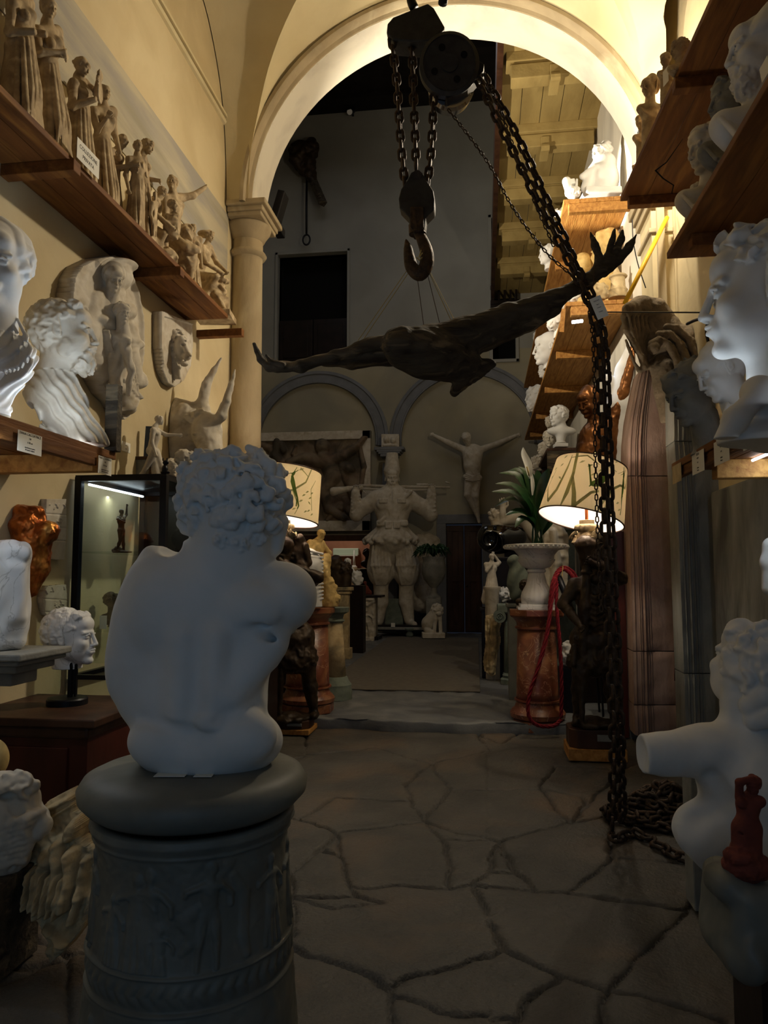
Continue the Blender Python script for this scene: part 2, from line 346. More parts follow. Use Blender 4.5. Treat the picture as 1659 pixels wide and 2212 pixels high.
class Sculpt:
    """lo/hi pixel box at depth D; w is depth offset in px (positive = away)"""
    def __init__(s, px0, py0, px1, py1, D, w0, w1, h=2.0):
        s.D = D; s.sc = D/F; s.h = h*s.sc
        c = [s.P(px0, py0), s.P(px1, py0), s.P(px0, py1), s.P(px1, py1)]
        a = [q[0] for q in c]; z = [q[2] for q in c]
        s.lo = np.array([min(a), D+w0*s.sc, min(z)])-s.h*2; s.hi = np.array([max(a), D+w1*s.sc, max(z)])+s.h*2
        n = np.ceil((s.hi-s.lo)/s.h).astype(int)+1; s.n = n
        s.ax = [(s.lo[i]+s.h*np.arange(n[i])).astype(np.float32) for i in range(3)]
        s.d = np.full(n, 1e3, dtype=np.float32)
    def P(s, px, py, w=0):
        q = atD(px, py, s.D+w*s.sc)-CAM; return np.array([q@RT, q@FH, q[2]+1.5])
    def sub(s, lo, hi):
        i0 = np.clip(np.floor((lo-s.lo)/s.h).astype(int), 0, s.n-1); i1 = np.clip(np.ceil((hi-s.lo)/s.h).astype(int)+1, 1, s.n)
        sl = tuple(slice(a, max(b, a+1)) for a, b in zip(i0, i1))
        X = s.ax[0][sl[0]][:, None, None]; Y = s.ax[1][sl[1]][None, :, None]; Z = s.ax[2][sl[2]][None, None, :]
        return sl, X, Y, Z
    def put(s, sl, d, k, op):
        if op == '+': s.d[sl] = smin(s.d[sl], d, k)
        else: s.d[sl] = smax(s.d[sl], -d, k)
    def e(s, px, py, w, rx, rz, rw, k=4, rot=0, op='+', yaw=0, n=None):
        c = s.P(px, py, w); q = (s.D+w*s.sc)/F; r = np.array([rx, rw, rz])*q; k = k*q
        R = max(r)+k+3*s.h; sl, X, Y, Z = s.sub(c-R, c+R)
        x = X-c[0]; y = Y-c[1]; z = Z-c[2]
        if yaw: a = math.radians(yaw); x, y = x*math.cos(a)+y*math.sin(a), -x*math.sin(a)+y*math.cos(a)
        if rot: a = math.radians(rot); x, z = x*math.cos(a)+z*math.sin(a), -x*math.sin(a)+z*math.cos(a)
        d = sdell(x, y, z, r)
        if n: d = d-n[0]*q*curls(x/q, y/q, z/q, n[1])
        s.put(sl, d.astype(np.float32), k, op); return s
    def c(s, a, b, ra, rb=None, k=4, op='+', n=None):
        rb = ra if rb is None else rb
        a = (*a, 0) if len(a) == 2 else a; b = (*b, 0) if len(b) == 2 else b
        A = s.P(*a); B = s.P(*b); qa = (s.D+a[2]*s.sc)/F; qb = (s.D+b[2]*s.sc)/F; ra *= qa; rb *= qb; k = k*qa
        R = max(ra, rb)+k+3*s.h; sl, X, Y, Z = s.sub(np.minimum(A, B)-R, np.maximum(A, B)+R)
        d = sdcap(X, Y, Z, A, B, ra, rb)
        if n: d = d-n[0]*qa*curls((X-A[0])/qa, (Y-A[1])/qa, (Z-A[2])/qa, n[1])
        s.put(sl, d.astype(np.float32), k, op); return s
    def chain(s, pts, rs, k=4, op='+'):
        for i in range(len(pts)-1): s.c(pts[i], pts[i+1], rs[i], rs[i+1], k, op)
        return s
    def head(s, px, py, w, H, yaw=0, pitch=0, roll=0, k=3, **o):
        """H = head height in px; yaw 90 = looks to image right; pitch>0 looks down"""
        c = s.P(px, py, w); q = (s.D+w*s.sc)/F*H
        R = .7*q; sl, X, Y, Z = s.sub(c-R, c+R)
        Rm = rotm(0, 0, math.radians(yaw)-math.atan((px-CX)/F)) @ rotm(math.radians(pitch), 0, 0) @ rotm(0, math.radians(roll), 0)
        x = (X-c[0])/q; y = (Y-c[1])/q; z = (Z-c[2])/q
        lx = Rm[0, 0]*x+Rm[1, 0]*y+Rm[2, 0]*z; ly = Rm[0, 1]*x+Rm[1, 1]*y+Rm[2, 1]*z; lz = Rm[0, 2]*x+Rm[1, 2]*y+Rm[2, 2]*z
        s.put(sl, (headsdf(lx, ly, lz, o)*q).astype(np.float32), k*(s.D/F), '+'); return s
    def box(s, px, py, w, rx, rz, rw, rnd_=1, k=1, rot=0, op='+', yaw=0):
        c = s.P(px, py, w); q = (s.D+w*s.sc)/F; r = np.array([rx, rw, rz])*q; k = k*q
        R = math.sqrt(rx*rx+rz*rz+rw*rw)*q+k+3*s.h; sl, X, Y, Z = s.sub(c-R, c+R)
        x = X-c[0]; y = Y-c[1]; z = Z-c[2]
        if yaw: a = math.radians(yaw); x, y = x*math.cos(a)+y*math.sin(a), -x*math.sin(a)+y*math.cos(a)
        if rot: a = math.radians(rot); x, z = x*math.cos(a)+z*math.sin(a), -x*math.sin(a)+z*math.cos(a)
        rr = rnd_*q; qx = np.abs(x)-r[0]+rr; qy = np.abs(y)-r[1]+rr; qz = np.abs(z)-r[2]+rr
        d = np.sqrt(np.maximum(qx, 0)**2+np.maximum(qy, 0)**2+np.maximum(qz, 0)**2)+np.minimum(np.maximum(qx, np.maximum(qy, qz)), 0)-rr
        s.put(sl, np.broadcast_to(d, s.d[sl].shape).astype(np.float32), k, op); return s
    def warp(s, fn, box=None):
        """fn(px-like local coords u,v,w) -> displacement in px subtracted from the field; u right, v DOWN like pixels, relative to pixel frame"""
        if box is None: sl = (slice(None),)*3
        else:
            a = s.P(box[0], box[1]); b = s.P(box[2], box[3]); lo = np.minimum(a, b); hi = np.maximum(a, b); lo[1] = s.lo[1]; hi[1] = s.hi[1]
            sl, _, _, _ = s.sub(lo, hi)
        X = s.ax[0][sl[0]][:, None, None]; Y = s.ax[1][sl[1]][None, :, None]; Z = s.ax[2][sl[2]][None, None, :]
        # project to pixels
        wx = RT[0]*X+FH[0]*Y; wy = RT[1]*X+FH[1]*Y; wz = Z-1.5
        dep = wx*FW[0]+wy*FW[1]+wz*FW[2]; u = CX+F*(wx*RT[0]+wy*RT[1])/dep; v = CY-F*(wx*UP[0]+wy*UP[1]+wz*UP[2])/dep
        dd = fn(u, v, (Y-s.D)/s.sc)
        s.d[sl] = s.d[sl]-(dd*s.sc).astype(np.float32); return s
    def clip(s):
        X = s.ax[0][:, None, None]; Y = s.ax[1][None, :, None]; wx = RT[0]*X+FH[0]*Y; wy = RT[1]*X+FH[1]*Y; near = wy < 7.8
        s.d = np.maximum(s.d, np.where(near, np.maximum(-2.735-wx, wx-1.915), np.maximum(wx-1.745, wy-17.69 if s.D < 17.4 else wx-1.7))).astype(np.float32)
    def mesh(s, name, m, parent=None, origin=None):
        s.clip(); V, Q = nets(s.d, s.lo, s.h)
        Wd = V[:, :1]*RT+V[:, 1:2]*FH+np.array([0, 0, 1.])*V[:, 2:3]; s.d = None
        Wd[:, :2] += CAM[:2]
        return mkobj(name, Wd, Q, m, parent, True, origin)
def nets(D, lo, h):
    I = D < 0; D = D.copy(); D = np.clip(D, -50*h, 50*h)
    I[0] = I[-1] = False; I[:, 0] = I[:, -1] = False; I[:, :, 0] = I[:, :, -1] = False
    D = np.where(I, np.minimum(D, -1e-6), np.maximum(D, 1e-6)).astype(np.float32)
    s = [slice(None, -1), slice(1, None)]
    cnt = np.zeros([n-1 for n in D.shape], dtype=np.uint8)
    for a in (0, 1):
        for b in (0, 1):
            for c in (0, 1): cnt += I[s[a], s[b], s[c]]
    act = (cnt > 0) & (cnt < 8); idx = np.argwhere(act)
    if len(idx) == 0: raise RuntimeError('empty sculpt')
    ids = np.full(act.shape, -1, dtype=np.int32); ids[act] = np.arange(len(idx))
    acc = np.zeros((len(idx), 3)); num = np.zeros(len(idx))
    i, j, k = idx.T
    for ax in range(3):
        o1, o2 = [q for q in range(3) if q != ax]
        for p in (0, 1):
            for q in (0, 1):
                A = [i.copy(), j.copy(), k.copy()]; A[o1] = A[o1]+p; A[o2] = A[o2]+q
                B = [A[0].copy(), A[1].copy(), A[2].copy()]; B[ax] = B[ax]+1
                da = D[tuple(A)]; db = D[tuple(B)]; m = (da < 0) != (db < 0)
                t = np.where(m, da/np.where(m, da-db, 1), 0)
                P = np.stack(A, 1).astype(float); P[:, ax] += t
                acc[m] += P[m]; num[m] += 1
    V = lo+h*acc/num[:, None]
    Q = []
    for ax in range(3):
        o1, o2 = (ax+1) % 3, (ax+2) % 3
        sa = [slice(None)]*3; sb = [slice(None)]*3; sa[ax] = slice(None, -1); sb[ax] = slice(1, None)
        for q in (o1, o2): sa[q] = slice(1, -1); sb[q] = slice(1, -1)
        ia = I[tuple(sa)]; ib = I[tuple(sb)]
        for flip, mk in ((False, ia & ~ib), (True, ~ia & ib)):
            e = np.argwhere(mk)
            if len(e) == 0: continue
            e[:, o1] += 1; e[:, o2] += 1
            def cid(d1, d2):
                c = e.copy(); c[:, o1] += d1; c[:, o2] += d2; return ids[c[:, 0], c[:, 1], c[:, 2]]
            q4 = np.stack([cid(-1, -1), cid(0, -1), cid(0, 0), cid(-1, 0)], 1)
            Q.append(q4[:, ::-1] if flip else q4)
    return V, np.concatenate(Q)
# ================================================================== the room
XL, XR, YA, YB, YF = -2.74, 1.92, 7.5, 8.02, 17.7
ACX, AR, ASZ = -.375, 2.09, 5.50
ZF = .09
def struct(mb, name, m, **k): return tag(mb.build(name, m, **k), kind='structure')
def holed(mb, axis, c0, u0, u1, z0, z1, holes, th):
    """wall slab perpendicular to axis ('x' or 'y') from c0 to c0+th with rectangular holes (u0,u1,z0,z1)"""
    us = sorted({u0, u1, *[h[0] for h in holes], *[h[1] for h in holes]}); zs = sorted({z0, z1, *[h[2] for h in holes], *[h[3] for h in holes]})
    for a, b in zip(us, us[1:]):
        for c, d in zip(zs, zs[1:]):
            mu, mz = (a+b)/2, (c+d)/2
            if any(h[0] < mu < h[1] and h[2] < mz < h[3] for h in holes): continue
            if axis == 'y': mb.box((mu, c0+th/2, mz), (b-a, abs(th), d-c))
            else: mb.box((c0+th/2, mu, mz), (abs(th), b-a, d-c))
    return mb
# floors ------------------------------------------------------------
def floor_mesh():
    h = .012; x0, x1, y0, y1 = XL, XR, -2.0, 7.22
    xs = np.arange(x0, x1+h, h); ys = np.arange(y0, y1+h, h); X, Y = np.meshgrid(xs, ys, indexing='ij')
    rs = np.random.RandomState(5)
    def vnoise(sc, seed):
        r = np.random.RandomState(seed); g = r.rand(64, 64); u = (X*sc) % 63; v = (Y*sc) % 63; i = u.astype(int); j = v.astype(int); fu = u-i; fv = v-j
        fu = fu*fu*(3-2*fu); fv = fv*fv*(3-2*fv)
        return g[i, j]*(1-fu)*(1-fv)+g[i+1, j]*fu*(1-fv)+g[i, j+1]*(1-fu)*fv+g[i+1, j+1]*fu*fv
    wob = lambda a: (vnoise(a, 3)-.5)
    n1 = vnoise(3., 11); n2 = vnoise(9., 12); n3 = vnoise(26., 13); n4 = vnoise(60., 14)
    Z = -.010+.010*(n1-.5)+.006*(n2-.5)+.0035*(n3-.5)+.002*(n4-.5)
    k = lambda cx, cy: atZ(600+cx*.422, 1480+cy*.422, 0)
    P = dict(A=(780, 390), B=(650, 505), C=(890, 525), D=(735, 685), E=(1340, 525), Fq=(1415, 405), G=(1085, 325), H=(500, 310), I=(1020, 245), J=(1140, 290), K=(1250, 235), M=(1480, 680),
             N=(1130, 790), O=(320, 750), Pq=(110, 670), Q=(40, 655), R=(215, 835), S=(60, 960), T=(385, 1010), U=(875, 1025), V=(850, 770), Wq=(1000, 1010), X1=(1320, 1045), Z1=(1070, 945), Z2=(1225, 950),
             a=(60, 1065), b=(70, 1300), c=(300, 1135), d=(400, 1430), e=(570, 1515), f=(1180, 1330), g=(1430, 1450), h=(1660, 1520), i=(1235, 1700), j=(900, 1690), k=(570, 1560), l=(1080, 1165), m=(1380, 560), n=(1500, 690), o=(2050, 600),
             p=(1480, 1045), q=(1700, 880), r=(550, 1100), s=(330, 860), t=(150, 650), u=(290, 570), v=(440, 575), w=(650, 580), x=(850, 830), y=(400, 1060), z=(-250, 330), A1=(170, 345), A2=(420, 320), B1=(-300, 1600), C1=(600, 1750), D1=(2100, 1150), D2=(1760, 420), D3=(2200, 300), D4=(1600, 1900), D5=(1150, 1800), D6=(2300, 1700), D7=(2400, 900), F2=(1560, 560), F3=(1560, 650))
    segs = 'A-B A-C A-G A-H B-D C-D C-E E-Fq H-A2 A2-A1 A1-z G-I I-J J-K D-N N-M M-n n-m m-E D-O O-Pq Pq-Q Pq-t t-u u-v v-w O-R R-S O-s s-T R-s S-a T-U T-y y-a U-x x-V D-V V-N Wq-Z1 Z1-N Z1-Z2 Wq-U N-Z2 Z2-X1 Wq-X1 Wq-l l-f a-b a-c c-r r-y b-d d-e e-f f-g g-h g-i i-D5 e-k k-j j-i k-C1 X1-p p-q q-D2 n-o n-D2 Fq-D2 D2-D3 E-F2 F2-F3 F3-n p-D1 D1-h h-D6 h-D4 D1-D7 b-B1 q-D7 Q-z'.split()
    D = np.full(X.shape, 9.); wx = X+.05*(vnoise(5, 21)-.5)+.022*(vnoise(17, 22)-.5); wy = Y+.06*(vnoise(5, 23)-.5)+.022*(vnoise(17, 24)-.5)
    def seg(a, b, wsc=1.):
        nonlocal D
        bx, by = b[0]-a[0], b[1]-a[1]; t = np.clip(((wx-a[0])*bx+(wy-a[1])*by)/(bx*bx+by*by+1e-9), 0, 1)
        D = np.minimum(D, np.hypot(wx-a[0]-t*bx, wy-a[1]-t*by)*wsc)
    for sg in segs:
        a, b = sg.split('-'); seg(k(*P[a]), k(*P[b]), .8+.5*rs.rand())
    # remaining area: irregular joints (voronoi) left, right and behind the camera
    pts = rs.rand(70, 2)*[x1-x0, y1-y0]+[x0, y0]
    d1 = np.full(X.shape, 9.); d2 = d1.copy()
    for p in pts:
        q = np.hypot(wx-p[0], wy-p[1]); d2 = np.minimum(d2, np.maximum(d1, q)); d1 = np.minimum(d1, q)
    L0 = np.interp(Y, [1.5, 7], [-.65, -1.65]); R0 = np.interp(Y, [1.5, 7], [.95, 1.5]); vor = (d2-d1)*.7
    out = (X < L0) | (X > R0) | (Y < 2.1); D = np.where(out, np.minimum(D+.02, vor), D)
    gw = .005+.010*n1*n2*2; Z = Z-.026*np.clip(1-D/gw, 0, 1)**.7-.008*np.exp(-(D/.03)**2)
    st = vnoise(4, 31)*.7+vnoise(11, 32)*.3; lay = np.floor(st*7)/7; fr = st*7-np.floor(st*7)
    Z = Z+.007*(lay-.5)*(n1 > .45)                                       # flaked layers of the slabs
    V = np.stack([X, Y, Z], -1).reshape(-1, 3); m, n = X.shape; I = np.arange(m*n).reshape(m, n)
    Q = np.stack([I[:-1, :-1], I[1:, :-1], I[1:, 1:], I[:-1, 1:]], -1).reshape(-1, 4)
    o = mkobj('floor', V, Q, M['paving'], smooth=True)
    at = o.data.attributes.new('joint', 'FLOAT', 'POINT'); at.data.foreach_set('value', np.clip(1-D/.016, 0, 1).astype(np.float32).ravel())
    return tag(o, kind='structure')
pm = mat('paving_stone', '524d45', '3b3832', .6, 2.2, .35, 60, col3='5e4f3f', s3=1.3, m3=(.5, .68), spec=.35); M['paving'] = pm
nt = pm.node_tree; bsdf = nt.nodes['Principled BSDF']; src = bsdf.inputs['Base Color'].links[0].from_socket
at = nt.nodes.new('ShaderNodeAttribute'); at.attribute_name = 'joint'; mxx = nt.nodes.new('ShaderNodeMix'); mxx.data_type = 'RGBA'; mxx.inputs[7].default_value = (*srgb('2b2620'), 1)
nt.links.new(at.outputs['Fac'], mxx.inputs[0]); nt.links.new(src, mxx.inputs[6]); nt.links.new(mxx.outputs[2], bsdf.inputs['Base Color'])
floor_mesh()
M['farfloor'] = mat('worn_stone_floor', '6a6a68', '55565a', .6, 3, .25, 30, col3='7d7c78', s3=2, m3=(.55, .7), spec=.35)
def hallfloor():
    xs = np.arange(-6., 1.8, .03); ys = np.concatenate([np.arange(7.2, 9.2, .02), np.arange(9.2, 17.75, .25)]); X, Y = np.meshgrid(xs, ys, indexing='ij')
    Z = ZF+.006*np.sin(X*7+np.sin(Y*5)*2)*np.sin(Y*6+X)+.004*np.sin(X*23+Y*9)
    e = 7.2+.03*np.sin(X*3.1)+.02*np.sin(X*9); Y = np.where(Y < 7.21, e, Y)
    G = np.stack([X, Y, Z], -1); fr = G[:, :1].copy(); fr[:, :, 2] = -.04; fr2 = G[:, :1].copy(); fr2[:, :, 2] -= .015; fr2[:, :, 1] -= .012
    G = np.concatenate([fr, fr2, G], 1); b = MB().grid(G); return struct(b, 'floor', M['farfloor'], smooth=True)
hallfloor()
b = MB(); b.box((-1.07, 12.6, ZF+.012), (1.95, 7.3, .018), rotm(0, 0, math.radians(.6)))
tag(b.build('carpet', M['carpet'], bevel=.006), 'plain taupe runner carpet on the floor in front of the soldier statue', 'carpet')
# near room walls ---------------------------------------------------
b = MB(); b.box((XL-.15, 3, 3.9), (.3, 10.4, 8)); struct(b, 'wall_left', M['plaster'])
b = MB(); b.box((XR+.15, 2.95, 3.9), (.3, 10.1, 8)); struct(b, 'wall_right', M['plaster'])
b = MB(); holed(b, 'y', -2.0, XL-.3, XR+.3, -.1, 8, [(-1.5, 1.1, -.05, 2.9)], .2); struct(b, 'wall_front', M['plaster'])
b = MB(); b.box((-.35, 2.7, 8.0), (5.2, 10.2, .2)); struct(b, 'ceiling', M['plaster_vault'])
# worn painted frieze on the left wall, and thin cornice higher up
z0a = atX(488, 590, XL)[2]; zt = atX(488, 462, XL)[2]
fz = MB(); fz.box((XL+.004, 3, (z0a+zt)/2), (.012, 9.0, zt-z0a)); struct(fz, 'trim_1', M['frieze'])
zc = atX(486, 268, XL)[2]; fz = MB()
fz.tube([(XL, -1.5, zc), (XL, YA, zc)], .035, 8); fz.box((XL+.02, 3, zc+.05), (.05, 9, .03)); struct(fz, 'trim_2', M['plaster_vault'])
# arch wall ----------------------------------------------------------
def arc(R, n=48, a0=0., a1=PI): return [(ACX+R*math.cos(a0+(a1-a0)*i/n), ASZ+R*math.sin(a0+(a1-a0)*i/n)) for i in range(n+1)]
b = MB(); inner = arc(AR)
n = len(inner)
outer = []
for i, (x, z) in enumerate(inner):
    a = PI*i/(n-1); dx, dz = math.cos(a), math.sin(a)
    t = min((XR+.3-ACX)/dx if dx > 1e-6 else 99, (XL-.3-ACX)/dx if dx < -1e-6 else 99, (8.0-ASZ)/dz if dz > 1e-6 else 99); outer.append((ACX+dx*t, ASZ+dz*t))
for Y, fl in ((YA, 0), (YB, 1)):
    b.ruled([(x, Y, z) for x, z in inner], [(x, Y, z) for x, z in outer])
corners = [((XR+.3), 8.0), ((XL-.3), 8.0)]
for Y in (YA, YB):
    for cxn, czn in corners:
        # corner triangles
        k_ = min(range(n), key=lambda i: math.hypot(outer[i][0]-cxn, outer[i][1]-czn))
        for kk in (k_-1, k_, k_+1):
            if 0 <= kk < n-1: b.add([(outer[kk][0], Y, outer[kk][1]), (outer[kk+1][0], Y, outer[kk+1][1]), (cxn, Y, czn)], [(0, 1, 2)])
struct(b, 'wall_arch', M['plaster_vault'])
b = MB(); b.grid([[(x, YA-.0, z), (x, (YA+YB)/2, z), (x, YB, z)] for x, z in inner]); struct(b, 'trim_3', M['plaster_white'], smooth=True)
# archivolt moulding
b = MB(); prof = [(AR, YA+.02), (AR+.004, YA-.01), (AR+.035, YA-.03), (AR+.045, YA-.11), (AR+.06, YA-.125), (AR+.10, YA-.125), (AR+.11, YA+.02)]
b.grid([[(ACX+r*math.cos(PI*i/64), y, ASZ+r*math.sin(PI*i/64)) for r, y in prof] for i in range(65)]); struct(b, 'trim_4', M['column'], auto=True)
# vault webs -----------------------------------------------------------
def bez(P, n=24):
    P = np.array(P, float); t = np.linspace(0, len(P)-1, n); out = []
    for u in t:      # catmull-rom
        i = min(int(u), len(P)-2); f = u-i; p0 = P[max(i-1, 0)]; p1 = P[i]; p2 = P[i+1]; p3 = P[min(i+2, len(P)-1)]
        out.append(.5*((2*p1)+(-p0+p2)*f+(2*p0-5*p1+4*p2-p3)*f*f+(-p0+3*p1-3*p2+p3)*f**3))
    return np.array(out)
apex = np.array([ACX, 5.7, 7.86])
Bl = bez([atY(536, 436, 7.42), atY(540, 340, 7.38), atY(556, 250, 7.30), atY(585, 130, 7.1), atY(640, 0, 6.7), (-1.15, 6.15, 7.45), apex])
Al = bez([atX(489, 436, XL+.01), atX(488, 330, XL+.01), atX(481, 220, XL+.01), atX(466, 115, XL+.01), atX(440, 0, XL+.01), (XL+.01, 6.2, 7.3), (XL+.01, 5.2, 7.6)])
Br = bez([atY(1424, 300, 7.46), atY(1412, 243, 7.42), atY(1403, 215, 7.38), atY(1380, 135, 7.25), atY(1326, 0, 6.85), (.75, 6.2, 7.3), apex])
Ar = bez([atY(1440, 300, 7.2), atY(1439, 220, 7.1), atY(1439, 150, 7.0), atY(1439, 70, 6.9), atY(1439, 0, 6.7), (XR-.01, 6.0, 7.3), (XR-.01, 5.2, 7.6)])
def patch(A, B_, k=6, bulge=None):
    rows = []
    for i in range(len(A)):
        r = []
        for j in range(k+1):
            t = j/k; p = A[i]*(1-t)+B_[i]*t
            if bulge is not None: p = p+np.array(bulge)*math.sin(PI*t)*(i/(len(A)-1))
            r.append(p)
        rows.append(r)
    return rows
mbv = MB(); mbv.grid(patch(Al, Bl, 6, (.1, .1, .18))); mbv.grid(patch(Ar, Br, 6, (-.1, .1, .15)))
RO = AR+.105
wl = np.array([(ACX-RO*math.cos(t), YA-.01, ASZ+RO*math.sin(t)) for t in np.linspace(0, PI/2, 24)]); wr = np.array([(ACX+RO*math.cos(t), YA-.01, ASZ+RO*math.sin(t)) for t in np.linspace(.36, PI/2, 24)])
mbv.grid(patch(wl, Bl, 6, (0, 0, .12))); mbv.grid(patch(wr, Br, 6, (0, 0, .12)))
# crown of the vault over the middle of the room
cr = []
for i in range(24):
    cr.append([Al[i]*0+np.array([Bl[i][0], Bl[i][1], Bl[i][2]]), np.array([Bl[i][0]*.8, -1.8, 7.85])])
mbv.grid([[Al[-1], Bl[-1], Ar[-1]], [(XL, -1.8, 7.7), (ACX, -1.8, 7.9), (XR, -1.8, 7.7)]])
struct(mbv, 'ceiling', M['plaster_vault'], smooth=True)
# right pier of the arch and its impost -------------------------------------
b = MB(); b.box(((AR+ACX+XR+.3)/2, (YA+YB)/2, 2.76), (XR+.3-AR-ACX, YB-YA, 5.56)); struct(b, 'wall_pier', M['plaster'])
b = MB()
for z, d, hh in ((5.38, .10, .10), (5.29, .07, .08), (5.21, .04, .08), (4.94, .03, .05)): b.box(((AR+ACX+XR)/2-d/2, (YA+YB)/2, z), (XR-AR-ACX+d, YB-YA+2*d, hh))
struct(b, 'trim_5', M['column'], bevel=.01)
# left column ------------------------------------------------------------
cc = atY(526, 1100, 7.78); cx_, cy_ = cc[0], 7.78
t = thing('column', 'tall round stone column with moulded capital carrying the left foot of the arch', 'column', (cx_, cy_, 0))
def zat(py, Y=7.78, px=526): return atY(px, py, Y)[2]
b = MB(); b.lathe([(.235, ZF-.1), (.235, .2), (.20, .26), (.19, .33), (.185, .5), (.18, 2.5), (.168, zat(565)-.0)], (cx_, cy_, 0), 40); b.build('shaft', M['column'], t, auto=True)
z1 = zat(566); z2 = zat(437, 7.5)
b = MB(); H = z2-.16-z1
pr = [(.168, 0), (.172, .02), (.20, .035), (.215, .06), (.20, .085), (.178, .10), (.172, .12), (.17, .30*H/.55), (.19, .33*H/.55), (.20, .36*H/.55), (.215, .40*H/.55), (.25, .47*H/.55), (.262, .52*H/.55), (.255, H)]
b.lathe([(r, z1+z) for r, z in pr], (cx_, cy_, 0), 40); b.build('capital', M['column'], t, auto=True)
b = MB(); ax0 = XL+.01; ax1 = -2.33
for dz, d, hh in ((-.135, -.02, .05), (-.085, .0, .06), (-.03, .04, .06)): b.box(((ax0+ax1+d)/2, (YA+YB)/2, z2+dz), (ax1-ax0+d, YB-YA+.1+2*d, hh))
b.build('abacus', M['column'], t, bevel=.012)
b = MB(); b.box(((XL-.3+ACX-AR)/2, (YA+YB)/2, (z2+ASZ)/2+.0), (ACX-AR-XL+.3, YB-YA, max(ASZ-z2, .01)+.02)); struct(b, 'wall_impost', M['plaster_vault'])
# far hall ----------------------------------------------------------------
hx0, hx1 = -6.0, 1.75
def zY(py, px, Y=YF): return atY(px, py, Y)[2]
def xY(px, py, Y=YF): return atY(px, py, Y)[0]
H1 = (xY(600, 660), xY(750, 660), zY(780, 675), zY(548, 675)); H2 = (xY(1063, 620), xY(1112, 620), zY(776, 1090), zY(470, 1090))
H3 = (xY(964, 1250), xY(1042, 1250), ZF, zY(1131, 1000)); H4 = (xY(585, 1300), xY(812, 1300), ZF, zY(1163, 700))
ztop = zY(252, 656); zmid = zY(765, 800)
b = MB(); holed(b, 'y', YF, hx0, hx1, 0, zmid, [(H3[0], H3[1], 0, H3[3]), (H4[0], H4[1], 0, H4[3]), (H1[0], H1[1], H1[2], zmid), (H2[0], H2[1], H2[2], zmid)], .3); struct(b, 'wall_back', M['backwall'])
b = MB(); holed(b, 'y', YF, hx0, hx1, zmid, ztop+.02, [(H1[0], H1[1], zmid, H1[3]), (H2[0], H2[1], zmid, H2[3])], .3); struct(b, 'wall_back', M['backgrey'])
def recess(h, nm, m=None, dep=.6, z0=None):
    b = MB(); x0, x1, za, zb = h; b.box(((x0+x1)/2, YF+dep, (za+zb)/2), (x1-x0+.3, .04, zb-za+.3))
    for x in (x0-.02, x1+.02): b.box((x, YF+.15+dep/2, (za+zb)/2), (.04, dep, zb-za))
    for z in (za-.02, zb+.02): b.box(((x0+x1)/2, YF+.15+dep/2, z), (x1-x0, dep, .04))
    return struct(b, nm, m or M['void'])
recess(H1, 'window_1'); recess(H2, 'window_2')
def trimframe(h, nm, w=.1, bot=True, m='backgrey'):
    b = MB(); x0, x1, za, zb = h
    for x in (x0-w/2, x1+w/2): b.box((x, YF-.02, (za+zb)/2), (w, .05, zb-za+(2*w if bot else 0)))
    b.box(((x0+x1)/2, YF-.02, zb+w/2), (x1-x0+2*w, .05, w))
    if bot: b.box(((x0+x1)/2, YF-.02, za-w/2), (x1-x0+2*w, .05, w))
    return struct(b, nm, M[m], bevel=.01)
trimframe(H1, 'trim_6', .07); trimframe(H2, 'trim_7', .08); trimframe((H3[0], H3[1], ZF, H3[3]), 'trim_8', .22, False, 'pietra')
# shuttered lower half of the upper opening
b = MB()
for i in range(2):
    w_ = (H1[1]-H1[0])/2; x = H1[0]+w_*(i+.5)
    b.box((x, YF+.12, H1[2]+.55), (w_-.02, .05, 1.1)); b.box((x, YF+.09, H1[2]+.55), (w_-.25, .03, .85))
struct(b, 'window_3', M['blackwood'], bevel=.01)
# door with two boarded leaves
dt = thing('door', 'tall dark double door of boards under the crucified figure', 'door', ((H3[0]+H3[1])/2, YF+.12, ZF)); dt.name = 'door_1'; dt['kind'] = 'structure'; del dt['label']; del dt['category']
w_ = (H3[1]-H3[0])/2
for i in range(2):
    b = MB(); x = H3[0]+w_*(i+.5); z1_ = H3[3]-.03
    b.box((x, YF+.14, (ZF+z1_)/2), (w_-.015, .04, z1_-ZF-.02))
    for zz in (ZF+.1, (ZF+z1_)/2, z1_-.08): b.box((x, YF+.11, zz), (w_-.02, .03, .14))
    for xx in (x-w_/2+.08, x+w_/2-.08): b.box((xx, YF+.112, (ZF+z1_)/2), (.12, .03, z1_-ZF-.02))
    b.build('door_leaf', M['darkwood'], dt, bevel=.006)
b = MB(); b.sph((H3[0]+w_+.06, YF+.07, 1.2), .03, 6); b.build('door_handle', M['dbronze'], dt, smooth=True)
# stone arches on the back wall
def ringarch(cxp, cyp, Rp, wp, nm):
    c = atY(cxp, cyp, YF); R = Rp*depth(c)/F; w = wp*depth(c)/F; b = MB()
    prof = [(R, 0), (R, -.07), (R-w*.25, -.09), (R-w*.3, -.06), (R-w*.85, -.06), (R-w*.9, -.1), (R-w, -.1), (R-w, .02)]
    G = [[(c[0]+r*math.cos(a), YF+y, c[2]+r*math.sin(a)) for r, y in prof] for a in np.linspace(-.08, PI+.08, 50)]; b.grid(G)
    return struct(b, nm, M['pietra'], auto=True)
ringarch(686, 955, 157, 27, 'trim_9'); ringarch(1009, 950, 171, 27, 'trim_10')
